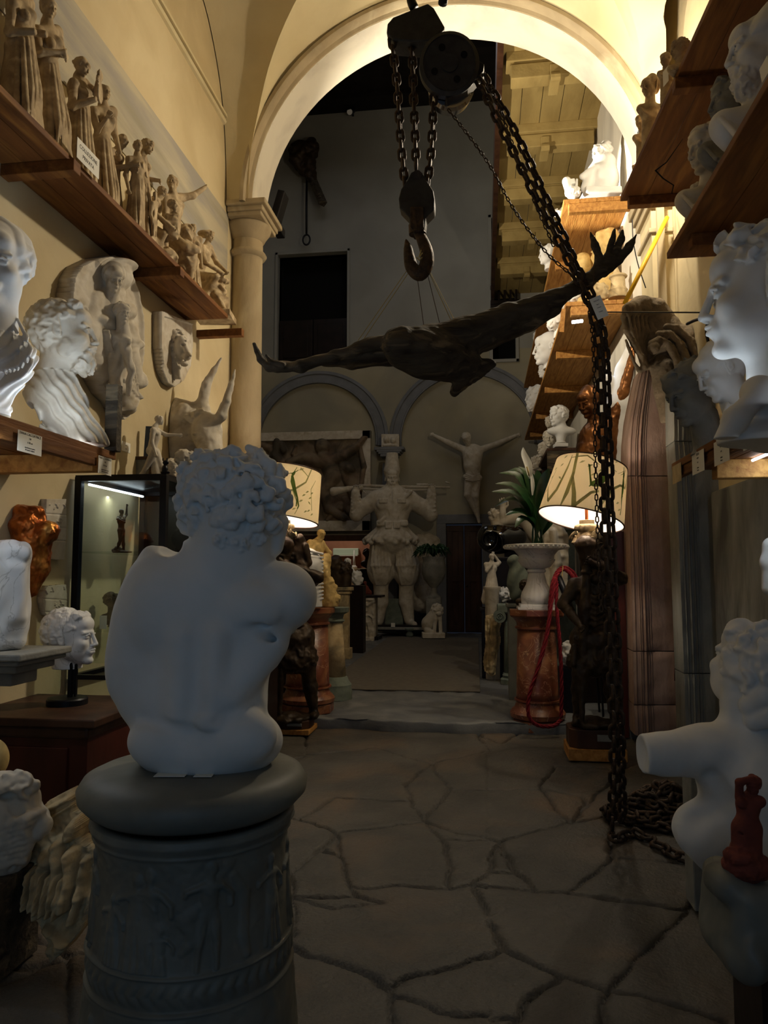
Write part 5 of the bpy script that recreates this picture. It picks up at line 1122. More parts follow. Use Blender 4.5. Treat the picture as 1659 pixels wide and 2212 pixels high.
P = atD(-22, 1690, Dq); b = MB(); b.box((P[0], P[1], P[2]/2+.01), (.2, .2, P[2]+.01)); tag(b.build('wooden_block', M['darkwood']), 'dark wooden block under the smooth rounded stone', 'block')
r = Relief(88, 1695, 262, 2020, 1.6)
r.poly([(96, 1748), (118, 1722), (150, 1705), (164, 1714), (170, 1745), (186, 1748), (196, 1768), (194, 1795), (212, 1808), (235, 1812), (256, 1815), (250, 1900), (232, 1960), (212, 1990), (190, 2008), (178, 1998), (176, 1975), (150, 1945), (124, 1920), (104, 1890), (94, 1850), (92, 1800)])
r.chain([(98, 1752), (160, 1718)], [7, 7], .05); r.chain([(104, 1770), (166, 1734)], [5, 5], .04); r.e(184, 1775, 15, 26, .1, 15); r.e(146, 1830, 24, 22, .09); r.chain([(165, 1800), (178, 1860), (186, 1905)], [12, 12, 9], .1); r.chain([(140, 1840), (148, 1880), (158, 1920)], [11, 11, 8], .1); r.chain([(120, 1850), (130, 1890)], [9, 8], .08); r.chain([(195, 1815), (208, 1870), (206, 1910)], [12, 12, 9], .11); r.chain([(225, 1830), (230, 1890), (220, 1935)], [10, 11, 8], .09); r.chain([(170, 1950), (215, 1975)], [9, 8], .06)
for i in range(6): r.chain([(125+14*i, 1845+2*i), (134+13*i, 1905+3*i)], [4, 3], .12)
r.noise(.07, .012); r.noise(.2, .005)
M['cream'] = mat('cream_stone', 'c9b48c', 'a08b66', .85, 8, .3, 30, col3='7d7560', s3=4)
def tilt(U, V, H):
    P = planeY(2.95)(U, V, H*0); P[..., 1] += (V-1700)*-.0008; P[..., 1] -= H; return P
tag(r.mesh('carved_fragment', M['cream'], tilt, -.07), 'broken cream stone slab carved with acanthus leaves beside the pedestal', 'carved fragment')
# ================================================================== back of the hall
def fit(bx, by, top, D, build, name, m, label, cat, wl, wr=None, dep=None, hh=1.3, cut=True, group=None, dw=0):
    wr = wl if wr is None else wr; dep = dep or .7*max(wl, wr); s = Sculpt(bx-wl, top-8, bx+wr, by+6, D, -dep+dw, dep+dw, h=hh); build(s, bx, by, by-top)
    if cut: s.box(bx, by+25, 0, 3*(wl+wr), 25, 3*(wl+wr), 0, 0, op='-')
    return fin(s, name, m, label, cat, group)
YS = 16.9; DS = DY(845, 1300, YS)
# plinth of the soldier
z0 = ZF; zt3 = atY(845, 1352, YS)[2]
t = thing('low_plinth', 'low dark plinth on two carved feet under the giant soldier statue', 'plinth', (atY(845, 1352, YS)[0], YS, ZF))
b = MB(); b.box((atY(845, 1352, YS)[0], YS, (zt3+.06+z0)/2+.05), (1.45, .7, zt3-z0-.08)); b.build('body', M['blackwood'], t)
b = MB(); b.box((atY(845, 1352, YS)[0], YS-.0, zt3-.03), (1.62, .78, .06)); b.build('top', M['stone'], t, bevel=.01)
for x in (788, 884):
    b = MB(); p = atY(x, 1352, YS-.4); b.lathe([(.07, 0), (.09, .05), (.05, .12), (.12, .2), (.10, zt3-z0-.07)], (p[0], YS-.34, z0), 12); b.build('foot', M['greencast'], t, smooth=True)
def soldier(s, x, y, H):
    Hs = 336; C = s.c
    for sx, ft, kn, hp_ in ((-1, 816, 823, 822), (1, 886, 878, 874)):
        C((hp_, 1185, 2), (kn, 1240, -2), 24, 27, 8); C((kn, 1235, -2), (kn, 1262, 0), 27, 15, 6); s.e(kn+sx*4, 1225, 2, 26, 34, 22, 6)
        C((kn, 1268, 0), (kn+sx*-1, 1300, 2), 16, 15.5, 3); C((kn, 1300, 2), (ft+sx*-2, 1340, 0), 15.5, 11, 3); C((ft, 1346, 0), (ft+sx*9, 1349, -24), 8.5, 6.5, 3)
        for i in range(6): s.chain([(hp_-16+6*i, 1180, -22), (kn-20+8*i, 1222, -28), (kn-10+4*i, 1262, -17)], [2.5, 3.5, 2.5], 2)
    s.e(848, 1195, 2, 44, 26, 24, 8)
    C((847, 1150, 0), (848, 1120, 0), 32, 33, 6); s.e(848, 1088, -2, 43, 42, 28, 10); C((812, 1078, 2), (884, 1078, 2), 19, 19, 8); s.e(832, 1090, -22, 18, 12, 8, 6); s.e(866, 1090, -22, 18, 12, 8, 6)
    for i in range(19):
        a = PI*(i/18)-PI/2; X = math.sin(a); Wd = -math.cos(a); C((847+31*X, 1144, 26*Wd), (844+56*X, 1168+5*math.sin(i*2.1), 42*Wd+2), 5, 5.5, 2)
        C((847+31*X, 1144, -26*Wd), (844+56*X, 1168, -42*Wd), 6, 6, 2)
    C((847, 1140, 0), (846, 1160, 0), 33, 44, 4)
    s.box(847, 1132, 0, 34, 6.5, 31, 4, 1.5); s.box(839, 1134, -33, 7, 7.5, 5, 1, 1); s.box(857, 1134, -33, 7, 7.5, 5, 1, 1)
    C((888, 1062, -20), (820, 1128, -30), 4, 4, 1); C((849, 1062, -30), (848, 1128, -32), 1.5, 1.5, 1); s.box(828, 1082, -30, 9, 5, 3, 1, 1); s.box(868, 1082, -30, 9, 5, 3, 1, 1)
    for sx, el, ha in ((-1, (770, 1112, 6), (768, 1064, -4)), (1, (931, 1113, 6), (932, 1062, -4))):
        sh = (812, 1080, 2) if sx < 0 else (884, 1080, 2); m = ((sh[0]+el[0])/2+sx*2, (sh[1]+el[1])/2-2, 4)
        C(sh, m, 20, 17, 5); C(m, el, 17, 14, 5); C(el, ha, 14.5, 9.5, 4)
        for i in range(5): f = .15+.17*i; q = np.array(el)*(1-f)+np.array(ha)*f; C((q[0]-9, q[1]+3, -6), (q[0]+9, q[1]-2, -8), 2, 2, 2)
        hand(s, ha, (-sx*.1, -1, -.2), 27, .8, .8)
    C((847, 1066, 0), (847, 1048, -2), 16, 13, 4); C((847, 1058, -2), (847, 1056, -2), 17.5, 17, 2)
    s.head(847, 1034, -2, 48, yaw=4, hair='bald', k=1.5)
    C((847, 1016, 1), (846, 1018, 1), 17.5, 17.5, 2); C((847, 1010, 1), (847, 985, 3), 16.5, 13.5, 2); s.box(847, 975, 2, 30, 3.5, 30, 0, 1, op='-')
    s.c((832, 1300, -12), (815, 1300, -5), 1, 1, 1)
s = Sculpt(745, 965, 955, 1360, DS, -55, 55, h=1.25); soldier(s, 845, 1352, 345); s.box(845, 1378, 0, 150, 25, 100, 0, 0, op='-')
fin(s, 'soldier_statue', 'gesso', 'giant grey plaster soldier in a fez carrying a rifle across his shoulders', 'statue')
Dr = DS
t = thing('rifle', 'plaster rifle lying across the shoulders of the giant soldier statue', 'rifle', tuple(atD(847, 1055, Dr+.08)))
q = lambda x, y, w=10: atD(x, y, Dr+w*Dr/F)
b = MB(); b.tube([q(775, 1049), q(868, 1051), q(972, 1053)], [.035, .03, .026], 10); b.tube([q(775, 1056), q(930, 1059)], [.03, .02], 8); b.build('barrel', M['gesso'], t, smooth=True)
s = Sculpt(708, 1038, 790, 1078, Dr, -4, 24, h=1.); s.c((780, 1053, 10), (752, 1056, 10), 5, 5.5, 3); s.c((752, 1056, 10), (721, 1062, 10), 5.5, 10, 3); s.box(704, 1062, 10, 9, 20, 20, 0, 0, op='-'); tag(s.mesh('stock', M['gesso'], t))
b = MB(); b.tube([q(783, 1058), q(790, 1066), q(798, 1066), q(803, 1058)], .012, 6); b.build('trigger_guard', M['gesso'], t, smooth=True)
b = MB(); b.tube([q(962, 1041), q(972, 1044)], .02, 6); b.build('front_sight', M['gesso'], t, smooth=True); b = MB(); b.tube([q(900, 1047), q(925, 1047)], .03, 8); b.build('bolt', M['gesso'], t, smooth=True)
# crucified figure on the wall
DC = DY(1020, 1030, YF-.22)
def christ(s, x, y, H):
    s.c((1020, 1005, 0), (1021, 985, 0), 19, 21, 4); s.e(1021, 978, -2, 22, 20, 12, 5); s.c((1021, 1005, 0), (1022, 1035, 0), 17, 15, 4)
    for sx, sh, el, ha in ((-1, (1003, 972, 0), (968, 956, 2), (938, 941, 4)), (1, (1038, 972, 0), (1075, 958, 2), (1114, 941, 4))):
        s.c(sh, el, 8, 6, 4); s.c(el, ha, 6.2, 3.8, 3); hand(s, ha, (sx, -.3, 0), 15, .5, .5)
    s.c((1012, 970, 0), (1030, 970, 0), 8, 8, 3); s.c((1016, 970, 0), (1010, 956, -4), 5.5, 5, 3); s.head(1008, 948, -8, 27, yaw=-15, pitch=35, roll=-12, hair='wavy', long=1, beard=.5, k=1)
    s.c((1014, 1038, 0), (1010, 1070, -6), 11, 7.5, 4); s.c((1028, 1038, 0), (1027, 1072, -7), 11, 7.5, 4); s.c((1010, 1070, -6), (1029, 1112, 0), 7.2, 3.6, 3); s.c((1027, 1072, -7), (1033, 1114, 0), 7.2, 3.8, 3)
    s.c((1031, 1112, 0), (1035, 1128, -3), 4.5, 3, 2); s.c((1006, 1030, -4), (1036, 1032, -4), 6, 6, 3)
    for i in range(4): s.chain([(1006, 1024+4*i, -10), (1021, 1030+3*i, -16), (1036, 1024+4*i, -10)], [1.5, 2, 1.5], 1)
    for i in range(3): s.c((1008, 993+6*i, -12), (1018, 990+6*i, -15), 1, 1, 1.5); s.c((1034, 993+6*i, -12), (1024, 990+6*i, -15), 1, 1, 1.5)
s = Sculpt(925, 925, 1130, 1136, DC, -26, 14, h=.9); christ(s, 0, 0, 0); fin(s, 'crucified_figure', 'gesso', 'plaster figure of a crucified man with spread arms hung above the dark door', 'statue')
# large relief panel with frame
t = thing('relief_panel', 'large framed brown and grey battle relief on the back wall, left of the soldier', 'relief panel', tuple(atY(690, 1150, YF-.15)))
yr = YF-.16; a0 = atY(548, 932, yr); a1 = atY(801, 1150, yr)
x0, x1, za, zb_ = a0[0], a1[0], atY(800, 1147, yr)[2], atY(800, 930, yr)[2]
b = MB(); w_ = .21
for x in (x0+w_/2, x1-w_/2): b.box((x, yr, (za+zb_)/2), (w_, .14, zb_-za))
b.box(((x0+x1)/2, yr, zb_-w_/2), (x1-x0, .14, w_)); b.box(((x0+x1)/2, yr, za+w_*.6), (x1-x0, .14, w_*1.2)); b.build('frame', M['gesso'], t, bevel=.012)
r = Relief(553, 945, 796, 1138, 1.1); r.H += .0
r.e(697, 965, 17, 18, .22); r.chain([(700, 985), (705, 1000), (745, 985), (775, 965), (790, 945)], [14, 15, 12, 9, 7], .2); r.chain([(700, 1000), (660, 990), (625, 1000)], [15, 13, 9], .18); r.chain([(712, 1005), (720, 1030), (700, 1060), (712, 1100), (745, 1120)], [20, 19, 14, 11, 9], .2)
r.chain([(745, 1010), (760, 1040), (770, 1080)], [16, 18, 13], .16); r.e(755, 1015, 14, 14, .24); r.chain([(600, 955), (596, 985), (615, 1010)], [9, 10, 12], .16); r.chain([(560, 960), (585, 970), (600, 1000)], [8, 9, 8], .12); r.chain([(780, 1060), (788, 1010), (778, 960)], [7, 8, 6], .14)
for sd in range(14):
    rr = random.Random(sd); x, y = rr.uniform(560, 785), rr.uniform(955, 1130); r.chain([(x, y), (x+rr.uniform(-25, 25), y+rr.uniform(-20, 25)), (x+rr.uniform(-30, 30), y+rr.uniform(-5, 40))], [rr.uniform(4, 9)]*3, rr.uniform(.06, .14))
r.noise(.12, .012)
M['brownrelief'] = mat('brown_relief_plaster', '6b5644', '8a7c66', .8, 2.4, .3, 18, col3='4c4438', s3=1.5, m3=(.48, .6)); r.mesh('carved_field', M['brownrelief'], planeY(yr+.03), -.06, t)
b = MB(); zz_ = za-.16; b.box(((x0+x1)/2, YF-.06, zz_), (x1-x0+.2, .12, .14)); b.build('ledge', M['darkwood'], t)
# pilaster capital and corbel above the soldier
yc = YF-.2; cxp = atY(842, 970, yc)[0]
t = thing('wall_pilaster', 'grey stone pilaster with small carved block on its capital behind the soldier fez', 'pilaster', (cxp, YF-.1, ZF))
b = MB(); zc1 = atY(842, 1000, yc)[2]; b.box((cxp, YF-.12, (ZF+zc1)/2), (.36, .2, zc1-ZF)); b.build('shaft', M['pietra'], t, bevel=.01)
b = MB(); zc0 = atY(842, 986, yc)[2]; zc2 = atY(842, 967, yc)[2]
for k_, (w1, f0, f1) in enumerate(((.42, -.1, .2), (.52, .2, .4), (.6, .4, .65), (.72, .65, 1.))): b.box((cxp, YF-.18, zc0+(zc2-zc0)*(f0+f1)/2), (w1, .36, (zc2-zc0)*(f1-f0)))
b.build('capital', M['pietra'], t, bevel=.01)
r = Relief(824, 938, 861, 968, .8); r.H += .02; r.e(835, 950, 7, 9, .08); r.e(850, 952, 7, 9, .08); r.c((830, 962), (855, 962), 4, 4, .06); r.mesh('carved_block', M['gesso'], planeY(YF-.3), -.16, t)
# slab with card between the feet, torso fragment behind, urn, lion
p0, p1 = atY(832, 1293, YS+.1), atY(871, 1350, YS+.1); b = MB(); b.box(((p0[0]+p1[0])/2, YS+.1, (zt3+p0[2])/2), (p1[0]-p0[0], .05, p0[2]-zt3)); tag(b.build('stone_slab', M['greencast'], bevel=.006), 'plain grey stone slab standing between the feet of the soldier statue', 'slab')
card('price_card', atY(849, 1350, YS-.43), (1, 0, 0), (0, 0, 1), .09, .09, [], 'small white card on the plinth front between the soldier feet')
Df = DY(915, 1200, YF-.22)
def frag(s, x, y, H):
    s.e(918, 1175, 0, 34, 24, 22, 8); s.e(935, 1195, -4, 16, 26, 18, 6); s.c((900, 1190, 0), (905, 1230, 0), 26, 20, 8); s.c((905, 1230, 0), (912, 1300, 0), 20, 26, 10); s.warp(lambda u, v, w: 1.2*curls(u, v, w, .2))
s = Sculpt(870, 1140, 965, 1330, Df, -30, 30, h=1.4); frag(s, 0, 0, 0); fin(s, 'torso_fragment', 'gesso', 'grey plaster torso fragment standing behind the soldier statue on the right', 'torso')
P = atD(912, 1325, Df); b = MB(); zf_ = atD(912, 1318, Df)[2]; b.box((P[0], P[1], (ZF+zf_)/2), (.5, .22, zf_-ZF)); tag(b.build('wooden_crate', M['blackwood']), 'dark wooden crate behind the soldier statue under the grey torso fragment', 'crate')
Yu = 16.4; pu = atY(937, 1250, Yu); ps = Yu/F*1.02
t = thing('urn_pedestal', 'square grey pedestal under the round stone urn near the dark door', 'pedestal', (pu[0], Yu, ZF))
zu = atY(937, 1293, Yu)[2]; b = MB(); b.box((pu[0], Yu, (ZF+zu)/2), (.32, .32, zu-ZF)); b.build('body', M['stone'], t, bevel=.01)
t = thing('urn', 'round stone urn of dark leafy plants right of the soldier statue', 'urn', (pu[0], Yu, zu))
hz = lambda y: atY(937, y, Yu)[2]-zu
b = MB(); b.box((pu[0], Yu, zu+.02), (.32, .32, .04)); b.lathe([(.15, .04), (.11, .07), (.07, .14), (.06, hz(1270)), (.10, hz(1266)), (.22, hz(1252)), (.26, hz(1240)), (.27, hz(1228)), (.25, hz(1216)), (.235, hz(1210)), (.25, hz(1206)), (.25, hz(1203)), (.2, hz(1203))], (pu[0], Yu, zu), 32); b.build('bowl', M['stone'], t, auto=True)
b = MB(); rr = random.Random(3)
for i in range(90):
    a = rr.uniform(0, 2*PI); L = rr.uniform(.2, .45); h0 = zu+hz(1203); pts = [(pu[0], Yu, h0)]
    for k_ in range(1, 5): f = k_/4; pts.append((pu[0]+math.cos(a)*L*f*1.1-.05*f, Yu+math.sin(a)*L*f, h0+.28*math.sin(f*2.4)*rr.uniform(.7, 1.2)-.15*f*f))
    b.tube(pts, [.006, .016, .02, .014, .003], 4)
    b.sph(pts[3], (.05, .03, .012), 4, rotm(rr.uniform(-1, 1), rr.uniform(-1, 1), a)); b.sph(pts[2], (.04, .03, .012), 4, rotm(rr.uniform(-1, 1), rr.uniform(-1, 1), a))
b.build('foliage', M['leaf'], t, smooth=True)
def lion(s, x, y, H):
    s.box(936, 1373, 0, 24, 7, 20, 1, 1); s.e(925, 1350, 6, 14, 17, 14, 4); s.c((925, 1345, 4), (942, 1325, 0), 14, 13, 4); s.e(944, 1318, -2, 13, 14, 12, 3, n=(2, .5)); s.head(947, 1320, -6, 21, yaw=35, hair='curly', k=2); s.c((950, 1332, -6), (952, 1366, -8), 4.5, 4, 2); s.c((941, 1332, -8), (938, 1366, -10), 4.5, 4, 2); s.c((922, 1360, -4), (934, 1365, -12), 6, 4, 2); s.e(948, 1326, -12, 6, 5, 7, 2)
s = Sculpt(908, 1300, 964, 1384, DY(936, 1370, 16.0), -26, 26, h=1.); lion(s, 0, 0, 0); s.box(936, 1400, 0, 90, 22, 90, 0, 0, op='-'); fin(s, 'lion_statue', 'gesso', 'small seated stone lion on the floor beside the dark door', 'statue')
# carved altar block with table and bronzes
Yb = 15.6; q0 = atY(752, 1385, Yb); q1 = atY(806, 1385, Yb); zb0 = q0[2]; zb1 = atY(780, 1291, Yb)[2]
t = thing('carved_block', 'grey stone block carved with small figures, on a low dark dolly, left of the soldier', 'carved block', ((q0[0]+q1[0])/2, Yb, ZF))
b = MB(); b.box(((q0[0]+q1[0])/2, Yb+.3, ZF+.04), (.75, .6, .06)); b.build('dolly', M['blackwood'], t)
r = Relief(751, 1292, 808, 1384, .9); r.H += .05
for x in (762, 777, 792): r.man(x, 1315, 60, .10, .02)
r.chain([(752, 1300), (765, 1308), (780, 1300), (795, 1308), (807, 1300)], [4, 4, 4, 4, 4], .1); r.noise(.3, .012); r.H += .06*((r.V < 1297) | (r.V > 1376))
r.mesh('figured_front', M['gesso'], planeY(Yb), -.5, t)
b = MB(); zt4 = zb1+.05; b.box(((q0[0]+q1[0])/2+.02, Yb+.28, zb1+.025), (.85, .62, .045)); b.build('top_slab', M['blackwood'], t, bevel=.006)
Dt = DY(790, 1285, Yb+.15)
fit(790, 1285, 1256, Dt, lambda s, x, y, H: (s.e(x, y-.35*H, 0, .28*H, .38*H, .25*H, 3), s.head(x-1, y-.85*H, 0, .32*H, yaw=60, k=1), s.c((x+4, y-.4*H, -2), (x+11, y-.25*H, -4), 3, 2, 2), s.c((x, y-4, 0), (x+10, y-3, -3), 5, 4, 2)), 'statuette', 'terra', 'small reddish seated child figure on the dark table top by the soldier', 'statuette', 18, hh=.8)
# pedestals and busts left of the soldier
Yp = 12.2; P = atY(744, 1400, Yp); pr_ = depth(P)/F
t = thing('pedestal', 'slim brown stone pedestal between the carved block and the pale tapering pillar', 'pedestal', (P[0], Yp, ZF))
zz = atY(744, 1268, Yp)[2]; b = MB(); b.box((P[0], Yp, (ZF+zz)/2), (20*pr_, 20*pr_, zz-ZF)); b.box((P[0], Yp, zz-.03), (34*pr_, 34*pr_, .06)); b.box((P[0], Yp, zz-.09), (27*pr_, 27*pr_, .05)); b.box((P[0], Yp, ZF+.09), (30*pr_, 30*pr_, .18)); b.build('pillar', M['cream'], t, bevel=.01)
fit(742, 1268, 1196, DY(742, 1250, Yp), lambda s, x, y, H: (s.e(x-18, y-.55*H, 6, 20, 30, 18, 4, n=(2, .15)), s.e(x+4, y-.5*H, 0, 15, 18, 14, 5, n=(2, .3)), s.c((x+6, y-30, 0), (x+2, y, 0), 12, 15, 4), s.c((x-10, y-20, 4), (x-10, y, 4), 14, 16, 4)), 'bust', 'dbronze', 'dark bronze double bust on the slim brown pedestal', 'bust', 42, 34, hh=1.)
fit(772, 1268, 1208, DY(772, 1250, 13.2), lambda s, x, y, H: (s.e(x, y-18, 0, 12, 17, 12, 4, n=(2, .3)), s.c((x-6, y-25, 0), (x-14, y-42, 0), 6, 4, 3), s.head(x-20, y-52, 0, 20, yaw=30, hair='curly', k=1)), 'white_group', 'plastersc', 'small bluish white plaster figure group left of the soldier knees', 'statuette', 34, 16, hh=.9, cut=False)
P = atD(770, 1270, DY(772, 1250, 13.2)); b = MB(); b.box((P[0], P[1], (ZF+P[2]+.05)/2), (.3, .3, P[2]+.05-ZF)); tag(b.build('dark_pedestal', M['blackwood'], bevel=.01), 'dark wooden pedestal under the bluish white figure group', 'pedestal')
# study seen through the low opening
P = atY(748, 1192, YF+3.85)
t = thing('air_conditioner', 'white air conditioning unit on the salmon wall of the room beyond', 'air conditioner', tuple(P)); kx = (YF+3.85)/F
b = MB(); b.box((P[0], YF+3.84, P[2]), (57*kx, .2, 15*kx)); b.build('casing', mat('ac_white', 'cfe0c8', rough=.5), t, bevel=.02)
b = MB(); b.box((P[0], YF+3.76, P[2]-8.5*kx), (54*kx, .14, 2*kx)); b.build('vent', M['paper'], t)
P = atY(765, 1205, YF+3.3); b = MB(); b.tube([(P[0], YF+3.3, P[2]-.3), (P[0], YF+3.3, P[2]+.22)], [.05, .015], 12); b.lathe([(.09, 0), (.09, .05), (.05, .08)], (P[0], YF+3.3, P[2]-.30), 12); tag(b.build('obelisk', M['paper'], smooth=True), 'slim white obelisk in the room beyond the low opening', 'obelisk')
P2 = atY(753, 1232, YF+3.3); b = MB(); b.box((P2[0], YF+3.4, P[2]-.34), (3.2, .5, .08)); b.box((P2[0], YF+3.4, (P[2]-.38+.07)/2), (3, .4, P[2]-.45)); tag(b.build('sideboard', M['cream'], bevel=.01), 'pale sideboard in the room beyond carrying the white obelisk', 'sideboard')
fit(794, 1228, 1184, DY(794, 1228, YF+1.2), lambda s, x, y, H: bust(s, x, y-.72*H, .5*H, yaw=50, base=y+4, socle=False, drap=False, k=3, hd=dict(bun=1, hair='wavy')), 'bust', 'dbronze', 'dark female bust silhouetted in the opening beside the soldier thigh', 'bust', 22, hh=.9)
P = atD(794, 1229, DY(794, 1228, YF+1.2)); b = MB(); b.box((P[0], P[1], (P[2]+.0)/2), (.34, .34, P[2])); tag(b.build('black_pedestal', M['black'], bevel=.01), 'black pedestal under the dark female bust in the low opening', 'pedestal')
# things high on the back wall
Dh = DY(655, 340, YF-.35)
s = Sculpt(615, 285, 705, 415, Dh, -30, 24, h=1.3); s.e(650, 330, 0, 28, 27, 22, 5); s.e(672, 322, 0, 18, 26, 18, 6); s.c((665, 350, 0), (672, 385, 0), 18, 12, 5); s.c((640, 345, -4), (655, 370, 0), 16, 10, 5); s.warp(lambda u, v, w: 1.5*curls(u, v, w, .22))
t0 = s.mesh('carved_animal_head', M['dbronze']); tag(t0, 'dark carved animal head mounted high on the grey back wall', 'animal head')
b = MB(); q = lambda x, y, w=0: atD(x, y, Dh+w); b.tube([q(663, 375), q(662, 440), q(662, 505)], .028, 6); c_ = q(662, 518); 
b.tube([tuple(np.array(c_)+np.array([.09*math.cos(a), 0, .13*math.sin(a)])) for a in np.linspace(0, 2*PI, 17)[:-1]], .022, 6, closed=True); tag(b.build('bell_pull', M['black'], smooth=True), 'long black strap with a ring hanging below the carved animal head', 'strap')
b = MB(); A = q(674, 385, .05); B = q(698, 440, -.25); b.beam(A, B, .17, .15); tag(b.build('wooden_stub', M['oldwood'], bevel=.01), 'short wooden beam sticking out below the carved animal head', 'beam')
P = atY(759, 243, YF-.25); t = thing('spotlight', 'small black spotlight on top of the grey back wall, unlit', 'spotlight', tuple(P))
b = MB(); b.tube([P+(0, .1, .12), P+(-.02, -.12, -.06)], .085, 12); b.build('can', M['black'], t); b = MB(); b.tube([P+(-.02, -.122, -.062), P+(-.021, -.13, -.066)], .07, 12); b.build('lens', emis('faint_lens', 'aaa090', .1), t); b = MB(); b.box(P+(0, .15, .08), (.05, .2, .05)); b.build('arm', M['black'], t)
P = atY(1087, 700, YF-.15); t = thing('small_balcony', 'dark wooden balcony rail across the right opening of the back wall', 'balcony', (P[0], YF-.15, atY(1087, 770, YF-.15)[2]))
xa, xb_ = atY(1060, 700, YF-.2)[0], atY(1122, 700, YF-.2)[0]; za, zb2 = atY(1087, 655, YF-.2)[2], atY(1087, 622, YF-.2)[2]
b = MB(); b.box(((xa+xb_)/2, YF-.25, zb2), (xb_-xa, .08, .08)); b.box(((xa+xb_)/2, YF-.25, za), (xb_-xa, .08, .1)); b.build('rail', M['blackwood'], t)
for i in range(5):
    b = MB(); x = xa+(xb_-xa)*(i+.5)/5; b.box((x, YF-.25, (za+zb2)/2), (.05, .05, zb2-za)); b.build('baluster', M['blackwood'], t)
b = MB(); b.box(((xa+xb_)/2, YF-.12, za-.08), (xb_-xa, .34, .08)); b.build('deck', M['blackwood'], t)
# ================================================================== lamps
def shade_mat(nm='parchment_shade', cl='e6dab0', fa=.5):
    m = mat(nm, cl, rough=.8, spec=.1); nt = m.node_tree; N = nt.nodes; L = nt.links; b = N['Principled BSDF']; out = N['Material Output']
    tr = N.new('ShaderNodeBsdfTranslucent'); mx = N.new('ShaderNodeMixShader'); mx.inputs[0].default_value = fa; tr.inputs[0].default_value = (*srgb(cl), 1)
    L.new(b.outputs[0], mx.inputs[1]); L.new(tr.outputs[0], mx.inputs[2]); L.new(mx.outputs[0], out.inputs[0]); return m
M['shade'] = shade_mat(); M['lining'] = shade_mat('white_lining', 'f4ecf0', .3); M['green'] = mat('shade_green_print', '5f7a3c', rough=.9); M['greenpale'] = mat('shade_pale_print', 'a3a577', rough=.9)
for k_ in ('green', 'greenpale'):
    m = M[k_]; nt = m.node_tree; b_ = nt.nodes['Principled BSDF']; tr = nt.nodes.new('ShaderNodeBsdfTranslucent'); tr.inputs[0].default_value = b_.inputs['Base Color'].default_value; mx = nt.nodes.new('ShaderNodeMixShader'); mx.inputs[0].default_value = .5
    nt.links.new(b_.outputs[0], mx.inputs[1]); nt.links.new(tr.outputs[0], mx.inputs[2]); nt.links.new(mx.outputs[0], nt.nodes['Material Output'].inputs[0])
